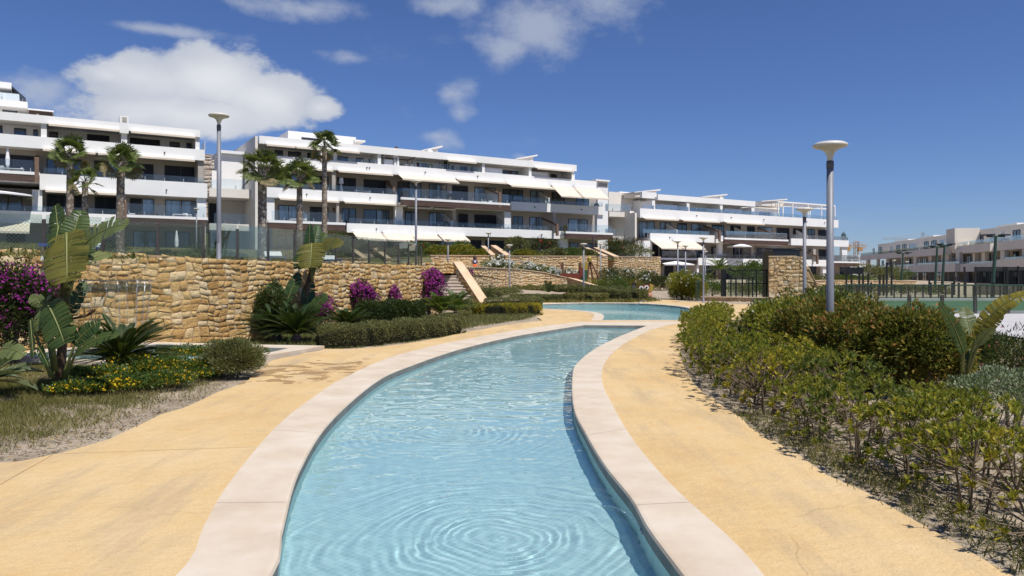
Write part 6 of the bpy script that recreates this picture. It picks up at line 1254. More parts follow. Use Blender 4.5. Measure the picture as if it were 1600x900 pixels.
for i, (px, Y, z, h) in enumerate([(775, 56.8, 1.25, 1.15), (800, 61.3, 1.2, 1.0), (822, 61.6, 1.1, .95), (842, 62.0, .95, 1.0), (864, 62.3, .8, .95), (885, 62.6, .65, 1.0)]): ol(f'{ordw(i)} white-flowering oleander from the left along the top of the curved wall', px, Y, (1.35, .8, h*1.75), 4200, 110, z, fs=.17)
for i, (px, Y, z, h, nf, mt) in enumerate([(935, 59.5, .0, 1.5, 6, L_yelbush), (960, 58.5, 0, 1.7, 6, L_green), (982, 60, 0, 1.6, 4, L_mixed), (950, 65, .2, 2.5, 40, L_dark), (972, 66, .1, 2.6, 40, L_dark), (995, 67, 0, 2.6, 40, L_green), (1015, 67.5, 0, 2.2, 14, L_dark), (1030, 67.5, 0, 1.75, 2, L_dark)]):
    ol(['yellow-green shrub right of the slide ladder','bright green shrub right of the curved wall end','reddish shrub behind the round-eyed play panel','dark oleander at the left of the tall hedge group','second dark oleander of the tall hedge group','third dark oleander of the tall hedge group','fourth dark oleander of the tall hedge group','rightmost dark oleander beside the litter bin'][i], px, Y, (1.6, 1.0, h), 5200, nf, z, mat=mt)
for i, (px, Y, rx, h, nf, mt) in enumerate([(1066, 49.6, 1.15, 2.1, 60, L_pitto), (1082, 48.6, .95, 1.75, 50, L_yelbush), (1090, 52, 1.1, 1.9, 40, L_green), (1112, 56, 1.4, 1.3, 30, L_green), (1150, 60, 1.8, 1.2, 34, L_olive), (1185, 62, 1.6, 1.3, 20, L_green)]):
    ol(['big rounded white oleander at the bend of the path','right half of the rounded white oleander at the path bend','white and pink oleander behind the path-bend bush','white oleander behind the green fence panel','white-dotted low shrub seen through the black gate','green shrub seen through the black gate beside the wedge wall'][i], px, Y, (rx, rx*.9, h), 15000 if i < 2 else 5000, nf, 0, mat=mt, fs=.10)
ub('umbrella_pine', 'flat-topped green tree on the garden slope behind the black gate', 1167, 80, (2.6, 2, 2.6), 4200, .18, L_green, z=.9, K=30, cat='tree')
cycad('small date palm behind the black gate', (at(1124, 78, 1.2)), 22, 2.0, (-.1, 1.3), L_green, 'small_palm', .05, .4, trunk=.9)
for i, (px, Y, rx, h) in enumerate([(1210, 82, 3, 1.0), (1290, 84, 3.5, 1.0), (1330, 84, 3, .9), (1372, 90, 3.4, 2.6), (1395, 92, 3, 2.0), (1090, 80, 2.5, 1.2)]): ub('garden_shrub', ['low shrub left of the dark hut','long low shrub right of the wedge wall','low shrub below the right end of the pergola block','big round bush in front of the far end of the beige block','round bush right of the big one before the beige block','low shrub behind the path-bend oleander'][i], px, Y, (rx, 1.5, h), 2600, .2, L_olive if i % 2 else L_green, z=.8)
for i, px in enumerate(range(1292, 1500, 26)): ub('court_shrub', f'{ordw(i)} low shrub from the left behind the court railing', px, 64, (1.1, .7, .9), 1200, .14, L_olive if i % 2 else L_green, z=0)
# ---------------------------------------------------------------- lamps
def lamp(label, px, Y, zb, ytop=None, zt=None, hr=.255, group='mushroom headed garden lamps'):
    top = P(px, ytop, Y).z if ytop is not None else zt; h = top-zb; r = thing('garden_lamp', label, 'lamp post', (P(px, 0, Y).x, Y, zb), 0, group); n = 28 if Y < 30 else 14; s = hr/.255
    m = MB(); m.lathe([(.075, 0), (.075, .02), (.062, .03), (.058, 1.0), (.050, h-.34*s), (.0, h-.34*s)], n); m.build('pole', M_post, r, smooth=True)
    m = MB(); m.lathe([(.052*s, h-.42*s), (.056*s, h-.36*s), (.052*s, h-.30*s), (.0, h-.30*s)], n); m.build('collar', M_collar, r, smooth=True)
    m = MB(); m.lathe([(.038*s, h-.31*s), (.045*s, h-.24*s), (.075*s, h-.165*s), (.13*s, h-.12*s), (.20*s, h-.10*s), (.246*s, h-.085*s)], n); m.build('diffuser', M_ldiff, r, smooth=True)
    m = MB(); m.lathe([(.246*s, h-.085*s), (.258*s, h-.07*s), (.252*s, h-.045*s), (.20*s, h-.018*s), (.11*s, h-.003*s), (.0, h)], n); m.build('lamp_shade', M_lhead, r, smooth=True)
    if Y < 30: m = MB(); m.box(-.03, .03, -.064, -.05, .5, .72); m.build('service_hatch', M_post, r)
    return r
lamp('tallest lamp post, in the shrubs on the right before the sports court', 1297, 11.6, -.03, 221)
lamp('lamp post standing in front of the wedge shaped stone wall', 1257, 23.4, -.03, 324)
lamp('tall lamp post on the upper terrace at the gap between the white blocks', 342, 19.4, 1.95, 177)
lamp('lamp post behind the right end of the glass fence', 650, 35.5, 1.95, 281)
lamp('small distant lamp post below the left block', 307, 60, 2.6, 325, hr=.24)
lamp('lamp post behind the stairs in front of the yellow bushes', 700, 55, 1.45, 373)
lamp('lamp post by the narrow steps above the girl', 763, 66, 2.4, 363)
lamp('lamp post in front of the curved sandstone wall', 796, 55, -.03, 382)
lamp('lamp post at the right end of the curved sandstone wall', 912, 52, -.03, 380)
lamp('short lamp post in front of the sloping wall by the red oleander', 938, 65.2, .2, 380)
lamp('lamp post on the paving right of the upper pool', 1099, 44, 0, 370)
lamp('lamp post behind the left side of the rounded white oleander', 1059, 52, -.03, 376)
lamp('lamp post behind the right side of the rounded white oleander', 1071, 56, -.03, 383)
lamp('distant lamp post right of the paving lamp', 1102, 68, 0, 392, hr=.22)
lamp('leftmost distant lamp beside the beige block', 1361, 128, 0, 411)
lamp('middle distant lamp before the beige block', 1397, 106, 0, 406)
lamp('right distant lamp before the beige block', 1417, 110, 0, 408)
# ---------------------------------------------------------------- glass fence on the upper terrace
fr = thing('glass_fence', 'glass and wire-mesh fence with dark posts on top of the long stone wall', 'fence')
fp = [Vector((x-.75, y+.75, 0)) for x, y, z in W1[1:-2]]+[Vector((-4.0, 31.6, 0)), Vector((-3.95, 33.0, 0)), Vector((-4.3, 34.0, 0)), Vector((-5.2, 34.4, 0))]
cp = catmull(fp, 19); z0 = 1.93
for i, p in enumerate(cp):
    m = MB(); w = .03; m.box(p.x-w, p.x+w, p.y-w, p.y+w, z0-.05, 2.84); m.build('post', M_fpost, fr)
wire = MB()
for i in range(len(cp)-1):
    a, b = cp[i], cp[i+1]; d = (b-a); L = d.length; d.normalize(); nn = Vector((d.y, -d.x, 0)); a2, b2 = a+d*.035, b-d*.035
    m = MB(); m.prism([a2+Vector((0, 0, z0+.16)), b2+Vector((0, 0, z0+.16)), b2+Vector((0, 0, 2.94)), a2+Vector((0, 0, 2.94))], nn*.012); fix_normals(m.build('glass_pane', M_gfence, fr))
    if i < 14:
        s = -1.0
        while s < L:
            for sg in (1, -1):
                s0, s1 = (s, s+.95) if sg > 0 else (s+.95, s); c0, c1 = max(0, min(L, s0)), max(0, min(L, s1))
                if abs(c0-c1) < .02: continue
                f0, f1 = (c0-s0)/(s1-s0), (c1-s0)/(s1-s0); p0 = a+d*c0-nn*.12+Vector((0, 0, z0+.02+.93*f0)); p1 = a+d*c1-nn*.12+Vector((0, 0, z0+.02+.93*f1)); u = Vector((0, 0, .0035)); wire.add([p0-u, p1-u, p1+u, p0+u], [(0, 1, 2, 3)])
            s += .085
o = wire.build('wire_mesh', M_steel, fr); o['kind'] = 'stuff'
# small things on the terrace behind the fence
M_blue = plain('blue_fabric', (.05, .09, .22), .8)
for i, (px, Y) in enumerate([(98, 16), (128, 17), (430, 27), (518, 33)]):
    x, y, _ = at(px, Y); r = thing('sun_lounger', ['blue and white lounger behind the fence at the left','second blue and white lounger behind the fence at the left','blue lounger by the thick-trunked palm','blue lounger left of the small terrace stairs'][i], 'sun lounger', (x, y, hill_h(x, y)), .4, 'loungers on the upper terrace')
    m = MB(); m.box(-.3, .3, -.9, .5, .24, .30); m.build('seat', M_blue, r); m = MB(); m.prism([(-.3, .5, .26), (.3, .5, .26), (.3, 1.0, .46), (-.3, 1.0, .46)], (0, -.02, .05)); fix_normals(m.build('backrest', M_cloth, r))
    for sx in (-.27, .24):
        for sy in (-.8, .4): m = MB(); m.box(sx, sx+.04, sy, sy+.04, -.05, .239); m.build('leg', M_white, r)
# ---------------------------------------------------------------- waterfall spout on the wall
wf = thing('waterfall', 'thin waterfall dropping from a stone-wall slot into the small pool', 'waterfall', (0, 0, 0))
wA, wB = Vector((-9.30, 16.18, 0)), Vector((-8.18, 17.13, 0)); wd = (wB-wA).normalized(); wnn = Vector((wd.y, -wd.x, 0)); wL = (wB-wA).length
m = MB(); m.prism([wA+Vector((0, 0, 1.47)), wB+Vector((0, 0, 1.47)), wB+wnn*.09+Vector((0, 0, 1.47)), wA+wnn*.09+Vector((0, 0, 1.47))], (0, 0, .03)); m.build('spout_lip', plain('spout_metal', (.10, .08, .06), .5), wf)
def watersheet(name, tint, glossy):
    mm, t, out = nodes(name); fr_ = N(t, 'ShaderNodeFresnel', {'IOR': 1.33}).outputs[0]; f = N(t, 'ShaderNodeMath', {0: N(t, 'ShaderNodeMath', {0: fr_, 1: .04}, operation='MULTIPLY').outputs[0], 1: glossy}, operation='ADD').outputs[0]
    b = N(t, 'ShaderNodeBump', {'Height': nz_(t, 12, 5, .6, stretch=(1, 3, .15)), 'Strength': 1, 'Distance': .03}); mx = N(t, 'ShaderNodeMixShader', {0: f, 1: N(t, 'ShaderNodeBsdfTransparent', {'Color': c4(tint)}).outputs[0], 2: N(t, 'ShaderNodeBsdfGlossy', {'Color': (1, 1, 1, 1), 'Roughness': .15, 'Normal': b.outputs[0]}).outputs[0]}); t.links.new(mx.outputs[0], out.inputs[0]); return mm
M_film = watersheet('water_film', (.97, .97, .96), .008); M_strand = watersheet('water_strand', (.92, .95, .97), .3)
m = MB(); ny = 40; nzs = 14; vs = []
for i in range(nzs+1):
    t = i/nzs; z = 1.505-1.53*t; xo = .09+.33*math.sqrt(t)
    for k in range(ny+1):
        f = k/ny; q = wA+wd*(wL*(f+(.5-f)*.3*t))+wnn*(xo+.01*math.sin(k*1.7+i*.4)); vs.append((q.x, q.y, z))
m.add(vs, [(i*(ny+1)+k, i*(ny+1)+k+1, (i+1)*(ny+1)+k+1, (i+1)*(ny+1)+k) for i in range(nzs) for k in range(ny)]); m.build('water_film', M_film, wf, smooth=True)
for y0, w in [(.05, .006), (.33, .004), (.5, .006), (.62, .004), (.77, .010), (.88, .009), (.96, .006)]:
    m = MB(); pts = []
    for i in range(15): t = i/14; q = wA+wd*(wL*(y0+(.5-y0)*.3*t)+.006*math.sin(i*1.3))+wnn*(.10+.34*math.sqrt(t)+.008*math.sin(i*2+y0*90)); pts.append((q.x, q.y, 1.51-1.53*t))
    m.tube(pts, [w*(1-.25*math.sin(i*1.9)) for i in range(15)], 6, cap=False); m.build('water_strand', M_strand, wf, smooth=True)
# jets
def jet(label, p0, p1, h, r=.006, n=14):
    root = thing('water_jet', label, 'water jet', p0); d = Vector(p1)-Vector(p0); m = MB(); pts = [d*(i/n)+Vector((0, 0, 4*h*(i/n)*(1-i/n))) for i in range(n+1)]; m.tube(pts, [r*(1+.35*math.sin(i*2.2)) for i in range(n+1)], 6); m.build('water_arc', M_strand, root, smooth=True)
    m = MB(); m.lathe([(.012, -.03), (.018, 0), (.012, .012), (0, .012)], 10); m.build('nozzle', M_steel, root); m = MB()
    for _ in range(16): q = d*rng.uniform(.75, 1.25)+Vector((rng.normal()*.05, rng.normal()*.05, rng.uniform(0, .06))); s = .004; m.add([q+Vector((s, 0, 0)), q+Vector((-s, 0, 0)), q+Vector((0, s, 0)), q+Vector((0, 0, s*1.6))], [(0, 1, 3), (1, 2, 3), (2, 0, 3), (0, 2, 1)])
    o = m.build('droplets', M_strand, root); o['kind'] = 'stuff'
j0, j1 = G(1003, 832, -.10), G(938, 792, -.10)
jet('thin water jet arcing from the right wall of the first pool', (j0.x, j0.y, -.085), (j1.x, j1.y, -.1), .06, .0045)
j0, j1 = G(1012, 475, -.05), G(995, 478.6, -.09)
jet('small water jet at the far rim of the upper pool', (j0.x, j0.y-.2, .0), (j1.x, j1.y, -.09), .25, .03)
# ---------------------------------------------------------------- girl on the ramp
def person(label, loc, rz=0.0, H=1.55):
    r = thing('person', label, 'person', loc, rz); s = H/1.6
    J = {'pelvis': (0, 0, .88), 'waist': (0, .0, 1.02), 'chest': (0, .01, 1.20), 'neck': (0, .01, 1.34), 'head': (0, -.01, 1.47), 'crown': (0, -.0, 1.55), 'shl': (-.155, .01, 1.28), 'ell': (-.21, .02, 1.04), 'wrl': (-.16, -.10, .86), 'hal': (-.13, -.14, .80), 'shr': (.155, .01, 1.28), 'elr': (.22, .02, 1.04), 'wrr': (.18, -.1, .87), 'har': (.16, -.14, .81), 'hil': (-.085, 0, .84), 'knl': (-.095, -.02, .46), 'anl': (-.09, .03, .09), 'tol': (-.10, -.11, .03), 'hir': (.085, 0, .84), 'knr': (.10, -.05, .46), 'anr': (.10, -.04, .09), 'tor': (.11, -.18, .03)}
    Rr = {'pelvis': .13, 'waist': .105, 'chest': .12, 'neck': .05, 'head': .088, 'crown': .06, 'shl': .055, 'ell': .036, 'wrl': .026, 'hal': .03, 'shr': .055, 'elr': .036, 'wrr': .026, 'har': .03, 'hil': .085, 'knl': .052, 'anl': .034, 'tol': .03, 'hir': .085, 'knr': .052, 'anr': .034, 'tor': .03}
    E_ = [('pelvis','waist'),('waist','chest'),('chest','neck'),('neck','head'),('head','crown'),('chest','shl'),('shl','ell'),('ell','wrl'),('wrl','hal'),('chest','shr'),('shr','elr'),('elr','wrr'),('wrr','har'),('pelvis','hil'),('hil','knl'),('knl','anl'),('anl','tol'),('pelvis','hir'),('hir','knr'),('knr','anr'),('anr','tor')]
    ks = list(J); me = bpy.data.meshes.new('body'); me.from_pydata([tuple(c*s for c in J[k]) for k in ks], [(ks.index(a), ks.index(b)) for a, b in E_], [])
    o = bpy.data.objects.new('body', me); link(o, r); md = o.modifiers.new('skin', 'SKIN'); 
    for i, k in enumerate(ks): me.skin_vertices[0].data[i].radius = (Rr[k]*s, Rr[k]*s*(.72 if k in ('chest', 'waist') else 1)); me.skin_vertices[0].data[i].use_root = (k == 'pelvis')
    o.modifiers.new('sub', 'SUBSURF').levels = 1; o.modifiers['sub'].render_levels = 2; me.materials.append(M_skin)
    m = MB(); m.lathe([(.10*s, .98*s), (.115*s, 1.06*s), (.13*s, 1.2*s), (.115*s, 1.29*s), (.06*s, 1.335*s)], 16); m.v = [(x*1.25, y*.92, z) for x, y, z in m.v]; m.build('top', M_navy, r, smooth=True)
    m = MB(); m.lathe([(.02*s, 1.10*s), (.062*s, 1.13*s), (.07*s, 1.17*s), (.05*s, 1.22*s), (.0, 1.23*s)], 12, (0, -.10*s, 0)); m.build('white_bag', M_cloth, r, smooth=True)
    m = MB(); m.lathe([(.15*s, .78*s), (.155*s, .88*s), (.135*s, .99*s), (.12*s, 1.0*s)], 16); m.v = [(x*1.15, y*.95, z) for x, y, z in m.v]; m.build('shorts', M_orange, r, smooth=True)
    m = MB(); m.lathe([(.10*s, 1.20*s), (.125*s, 1.32*s), (.118*s, 1.45*s), (.10*s, 1.55*s), (.05*s, 1.60*s), (0, 1.605*s)], 16, (0, .035*s, 0)); m.build('hair', M_hair, r, smooth=True)
    for side, x in (('l', -1), ('r', 1)):
        b = Vector(J['ha'+side])*s
        for k in range(5): m = MB(); q = b+Vector(((k-2)*.011, -.01, -.02)); m.tube([q, q+Vector((0, -.012, -.03)), q+Vector((0, -.006, -.055+.006*abs(k-2)))], [.008, .007, .005], 5); m.build('finger', M_skin, r)
    for x in (-.03, .03): m = MB(); m.lathe([(0, -.008), (.009, 0), (0, .008)], 6, (x*s, -.092*s, 1.475*s)); m.build('eye', M_black, r)
    m = MB(); m.tube([(0, -.09*s, 1.475*s), (0, -.112*s, 1.445*s), (0, -.09*s, 1.438*s)], [.008, .013, .008], 6); m.build('nose', M_skin, r); m = MB(); m.box(-.02*s, .02*s, -.096*s, -.088*s, 1.41*s, 1.418*s); m.build('mouth', M_lips, r)
    return r
M_skin = plain('skin', (.36, .20, .13), .55); M_navy = plain('violet_top', (.14, .11, .20), .85); M_orange = plain('orange_shorts', (.75, .16, .04), .85); M_hair = plain('brown_hair', (.05, .02, .015), .5); M_lips = plain('lips', (.3, .08, .07), .5)
x, y, _ = at(742, 52.5); person('girl with long dark hair, violet top and orange shorts standing behind the curved wall', (x, y, ramp_h(x, y)), .1, 1.62)
# ---------------------------------------------------------------- play area and litter bin
M_redw = surf('red_painted_wood', [(.3, (.14, .03, .02)), (.7, (.20, .05, .03))], 5, .7, .2); M_yelp = plain('yellow_paint', (.36, .27, .05), .6); M_grnp = plain('green_paint', (.03, .12, .06), .5); M_bluep = plain('blue_paint', (.03, .10, .30), .5); M_whp = plain('white_paint', (.75, .75, .73), .5); M_wood = surf('weathered_wood', [(.3, (.10, .05, .03)), (.7, (.20, .11, .07))], 5, .8, .4, 30, .006, .2, stretch=(1, 1, .2)); M_pinkp = plain('terracotta_tube', (.42, .19, .14), .6)
def atz(px, py, Y): q = P(px, py, Y); return q
x, y, _ = at(893, 62.0); zz = .45
r = thing('play_house', 'small red wooden climbing platform with posts in the play area', 'play equipment', (x, y, zz))
for sx in (-.75, .70):
    for sy in (-.5, .5): m = MB(); h = rng.uniform(1.9, 2.3); m.tube([(sx, sy, 0), (sx, sy, h)], [.09, .075], 8); m.build('post', M_wood, r)
m = MB(); m.box(-.9, .85, -.6, .6, .95, 1.02); m.build('platform', M_wood, r); m = MB(); m.box(-.95, .6, -.66, -.6, .7, 1.3); m.build('side_panel', M_redw, r); m = MB(); m.box(.62, .9, -.62, .5, 1.02, 1.75); m.build('side_panel', M_redw, r)
m = MB(); m.tube([(-1.0, -.5, 2.0), (.2, -.55, 1.95)], [.05, .04], 6); m.build('crossbar', M_wood, r)
x, y, _ = at(915, 61.5); r = thing('play_board', 'green and yellow play panel with a round disc behind the lamp by the curved wall', 'play equipment', (x, y, .3))
m = MB(); m.box(-.45, .15, -.03, .03, .2, 1.7); m.build('panel', M_grnp, r); m = MB(); m.prism([(.35*math.cos(k*math.pi/8), -.05, 2.05+.35*math.sin(k*math.pi/8)) for k in range(16)], (0, .04, 0)); fix_normals(m.build('disc', M_yelp, r))
for sx in (-.4, .1): m = MB(); m.tube([(sx, 0, -.2), (sx, 0, 2.3)], .04, 6); m.build('post', M_grnp, r)
x, y, _ = at(927, 60.5); r = thing('slide_ladder', 'leaning dark wooden A-frame with a yellow tip in the play area', 'play equipment', (x, y, .1))
for a, b in [((-.6, 0, 0), (-.3, 0, 2.7)), ((1.1, -.3, -.1), (-.25, -.05, 2.7)), ((.2, .6, 0), (-.28, .05, 2.7))]: m = MB(); m.tube([a, b], [.08, .07], 7); m.build('leg', M_wood, r)
m = MB(); m.lathe([(.0, 2.5), (.18, 2.6), (.2, 2.85), (.08, 3.05), (0, 3.1)], 10, (-.3, 0, 0)); m.build('cap', M_yelp, r)
for k in range(5): f = .15+.15*k; m = MB(); m.tube([(1.1-1.35*f, -.32+.25*f, 2.8*f), (-.6+.3*f, 0, 2.7*f)], .03, 5); m.build('rung', M_wood, r)
x, y, _ = at(1000, 49.5); r = thing('spring_toy', 'colourful play panel with two round white windows over a terracotta tube', 'play equipment', (x, y, -.03))
m = MB(); m.prism([(-.02, -.04, .45), (.75, -.04, .5), (.82, -.04, .8), (.62, -.04, 1.05), (.3, -.04, 1.0), (-.1, -.04, .85)], (0, .08, 0)); fix_normals(m.build('panel', M_redw, r)); m = MB(); m.prism([(.55, -.05, .52), (.86, -.05, .6), (.88, -.05, .98), (.66, -.05, 1.1)], (0, .1, 0)); fix_normals(m.build('panel', M_yelp, r))
for cx_, cz in [(.08, .78), (.42, .82)]:
    m = MB(); m.prism([(cx_+.15*math.cos(k*math.pi/8), -.07, cz+.15*math.sin(k*math.pi/8)) for k in range(16)], (0, .029, 0)); fix_normals(m.build('ring', M_whp, r)); m = MB(); m.prism([(cx_+.07*math.cos(k*math.pi/8), -.08, cz+.07*math.sin(k*math.pi/8)) for k in range(16)], (0, .009, 0)); fix_normals(m.build('hole', M_black, r))
m = MB(); m.tube([(.0, -.1, .3), (.75, -.1, .28)], .19, 14); m.build('tube', M_pinkp, r, smooth=True); m = MB(); m.box(-.1, .08, -.06, .06, .0, .46); m.build('foot', M_bluep, r)
x, y, _ = at(990.5, 49); r = thing('information_post', 'short grey post left of the round-eyed play panel', 'post', (x, y, -.03)); m = MB(); m.box(-.13, .13, -.08, .08, 0, 1.05); m.build('post', M_fpost, r); m = MB(); m.box(-.15, .15, -.1, .1, 1.051, 1.1); m.build('cap', M_black, r)
x, y, _ = at(1035, 72); r = thing('litter_bin', 'rusty brown litter bin at the side of the far path', 'litter bin', (x, y, 0)); m = MB(); m.lathe([(.20, .12), (.26, .18), (.34, .82), (.35, .86), (.30, .86), (.22, .2)], 14); m.build('bin', M_pinkb, r, smooth=True) if False else m.build('bin', plain('rusty_brown', (.16, .07, .045), .7), r, smooth=True)
for k in range(3): th = k*2.09; m = MB(); m.tube([(.22*math.cos(th), .22*math.sin(th), .16), (.25*math.cos(th), .25*math.sin(th), -.02)], .025, 5); m.build('leg', M_black, r)
# ---------------------------------------------------------------- black glass gate and fence beside the wedge wall
r = thing('black_gate', 'black framed glass fence with a thick door post left of the wedge wall', 'gate')
def fx(px, Y): return P(px, 0, Y).x
y0 = 47.2; m = MB(); m.box(fx(1127, y0), fx(1134, y0), y0-.12, y0+.12, .0, 1.95); m.build('door_post', M_black, r)
for px in (1142, 1150, 1160, 1170, 1176, 1182, 1198): m = MB(); x = fx(px, y0-.3); m.box(x-.035, x+.035, y0-.33, y0-.27, 0, 1.95 if px in (1160, 1182, 1198) else 1.5); m.build('upright', M_black, r)
for z in (.16, 1.05, 1.88): m = MB(); m.box(fx(1134, y0)+.01, fx(1200, y0), y0-.345, y0-.335, z, z+.06); m.build('rail', M_black, r)
for a, b in [(1135, 1159), (1161, 1181), (1183, 1197)]: m = MB(); m.box(fx(a, y0), fx(b, y0), y0-.31, y0-.295, .22, 1.85); m.build('glass_pane', M_gfence, r)
r = thing('green_fence_panel', 'short green metal fence panel beside the path-bend oleander', 'fence'); 
for k in range(9): x = fx(1086, 47)+k*.13; yy = 46.8+k*.28; m = MB(); m.tube([(x, yy, 0), (x, yy, 1.25)], .018, 5); m.build('bar', M_dgreen, r)
for z in (.15, 1.2): m = MB(); m.tube([(fx(1086, 47), 46.8, z), (fx(1086, 47)+8*.13, 46.8+8*.28, z)], .025, 5); m.build('rail', M_dgreen, r)
# dark hut behind the wedge wall
r = thing('dark_hut', 'dark slatted box on top behind the wedge shaped wall', 'hut', (0, 0, 0)); yy = 46; m = MB(); m.box(fx(1208, yy), fx(1249, yy), yy, yy+2, 0, 3.1); m.build('wall', M_black, r)
for k in range(6): m = MB(); m.box(fx(1207, yy), fx(1250, yy), yy-.06, yy-.003, 2.62+.09*k, 2.69+.09*k); m.build('slat', M_frame, r)
m = MB(); m.box(fx(1206, yy), fx(1251, yy), yy-.1, yy+2.1, 3.17, 3.24); m.build('roof', M_frame, r)
# ---------------------------------------------------------------- sports court
M_turfc = surf('court_green', [(.3, (.05, .115, .055)), (.7, (.075, .155, .075))], .7, .85, .3, 50, .01, .2); M_conc = surf('pale_concrete', [(.3, (.40, .39, .39)), (.7, (.50, .49, .48))], 1.2, .85, .2, 40, .005, .2)
def quad(name, pts, z, mat): m = MB(); m.add([(p[0], p[1], z) for p in pts], [(0, 1, 2, 3)]); o = fix_normals(m.build(name, mat)); o['kind'] = 'structure'; return o
quad('court_apron', [(13.0, 18.5), (70, 18.5), (70, 31.9), (13.0, 31.9)], .006, M_conc)
quad('sports_court', [(14.5, 31.9), (75, 31.9), (75, 47.0), (14.5, 47.0)], .012, M_turfc); quad('court_line', [(16.5, 33.0), (75, 33.0), (75, 33.1), (16.5, 33.1)], .017, M_whp)
m = MB(); m.box(14.4, 75, 47.02, 47.4, -.05, .16); o = m.build('court_kerb', M_conc); o['kind'] = 'structure'
m = MB(); m.box(14.4, 75, 31.5, 31.88, -.05, .10); o = m.build('court_kerb', M_conc); o['kind'] = 'structure'
r = thing('court_railing', 'glass railing with brown posts on the near side of the green court', 'railing'); px = 1318
xs = []
while px < 1900: xs.append(fx(px, 31.3)); px += 51.4
for i, x in enumerate(xs):
    m = MB(); m.box(x-.055, x+.055, 31.25, 31.36, -.02, .78); m.build('post', M_fpost, r)
    if i: m = MB(); m.box(xs[i-1]+.02, x-.02, 31.23, 31.245, .12, 1.19); m.build('glass_pane', M_gfence2, r) if False else m.build('glass_pane', M_gfence, r)
m = MB(); m.box(xs[0], xs[-1], 31.2, 31.28, 1.195, 1.22); m.build('top_rail', M_dgreen, r)
r = thing('court_fence', 'dark green railing with many uprights on the far side of the green court', 'fence'); px = 1290
while px < 1760:
    x = fx(px, 49.5); m = MB(); w = rng.choice([.03, .05, .03]); m.box(x-w, x+w, 49.4, 49.5, 0, .95 if w < .04 else 1.12); m.build('upright', M_dblk, r) if False else m.build('upright', M_black, r); px += 11.5+rng.uniform(-1.5, 1.5)
for z in (.12, .9): m = MB(); m.box(fx(1288, 49.5), fx(1765, 49.5), 49.37, 49.395, z, z+.06); m.build('rail', M_dgreen, r)
r = thing('ball_cage', 'tall dark cage of posts and bars at the left end of the court', 'sports cage'); yy = 58
for px, h in [(1322, 1.9), (1330, 2.0), (1342, 1.75), (1348, 1.75), (1356, 1.75), (1374, 1.6), (1380, 1.6), (1385, 2.6), (1392.5, 2.6)]: x = fx(px, yy+2); m = MB(); m.box(x-.06, x+.06, yy+1.9, yy+2.0, -.03, h); m.build('post', M_black, r)
for a, b, z in [(1322, 1364, 1.75), (1385, 1392.5, 2.58), (1322, 1392, .9)]: m = MB(); m.box(fx(a, 60), fx(b, 60), 59.86, 59.89, z-.06, z); m.build('rail', M_black, r)
for i in range(3): x = fx(1322+i*9, 62); m = MB(); m.box(x-.2, x+.25, 61.5, 62, 1.7, 2.25); m.build('backboard', M_black, r)
r = thing('tall_court_fence', 'high dark mesh fence in front of the ground floor of the beige block', 'fence'); yy = 62
for px, h in [(1452, 1.75), (1491, 1.9), (1507, 2.3), (1524, 2.3), (1569, 2.3), (1573, 2.3), (1591, 2.35), (1612, 2.35), (1650, 2.35), (1700, 2.35)]: x = fx(px, yy); m = MB(); m.box(x-.06, x+.06, yy-.05, yy+.05, -.03, h); m.build('post', M_black, r)
for a, b, z in [(1524, 1700, 2.28), (1452, 1524, 1.0)]: m = MB(); m.box(fx(a, yy), fx(b, yy), yy-.07, yy-.052, z-.05, z); m.build('rail', M_black, r)
M_mesh = glassm('dark_mesh', (.42, .44, .44), .3, .3); m = MB(); m.box(fx(1524, yy), fx(1700, yy), yy+.06, yy+.065, 0, 2.25); m.build('mesh_panel', M_mesh, r)
# floodlights
def flood(label, px, ytop, Y, w=1.9, h2=.8):
    t = P(px, ytop, Y); r = thing('court_floodlight', label, 'floodlight', (t.x, Y, -.03), 0, 'floodlights of the court'); m = MB(); m.tube([(-.25, 0, 0), (0, 0, t.z)], [.13, .09], 8); m.build('mast', M_dgreen, r); m = MB(); m.box(-w/2, w/2, -.06, .06, t.z-.06, t.z+.04); m.build('crossarm', M_dgreen, r)
    for s in (-1, 1): m = MB(); m.box(s*w*.42-.26, s*w*.42+.26, -.35, .15, t.z+.045, t.z+.13); m.build('lamp_head', M_black, r)
flood('leftmost T-shaped floodlight before the beige block', 1411, 395.5, 84, 1.3); flood('lower floodlight of the close pair', 1464.5, 385.5, 70, 1.3); flood('higher floodlight of the close pair', 1476, 382.5, 66, 1.25); flood('rightmost and nearest T-shaped floodlight', 1556, 368.5, 51, 1.2)
# ---------------------------------------------------------------- balcony furniture, parasols, gazebos
def parasol(label, blk, px, v, zf, h, R, mat=None, closed=False, n=8):
    x, y = fxy(pu(px, v), v); r = thing('parasol', label, 'parasol', (x, y, zf)); m = MB(); m.tube([(0, 0, 0), (0, 0, h)], .03, 6); m.build('pole', M_steel, r); m = MB()
    if closed: m.lathe([(.05, h*.35), (.14, h*.42), (.16, h*.62), (.06, h*.95), (0, h)], 8)
    else: m.lathe([(R, h-.52), (R, h-.40), (R*.5, h-.17), (0, h)], n)
    m.build('canopy', mat or M_cloth, r); return r
parasol('closed white parasol on the left balcony of the left block', A, 12, .3, Z2-.5, 2.6, 1, closed=True)
parasol('large open white parasol on the balcony at the left edge', A, -8, .6, Z1-.4, 2.1, 3.0)
parasol('closed parasol in the garden under the left block', A, 276, -6, 3.0, 2.4, 1, closed=True)
parasol('open white parasol on the middle balcony of the right-hand white block', C, 1155, -.6, D1-.4, 2.5, 1.75)
parasol('wide open white parasol on the ground-floor terrace near the path', C, 1056, -5, 1.0, 2.35, 2.3)
parasol('closed dark parasol on the terrace at the end of the central block', B, 927, -3, 3.7, 2.7, 1, M_dcloth, True)
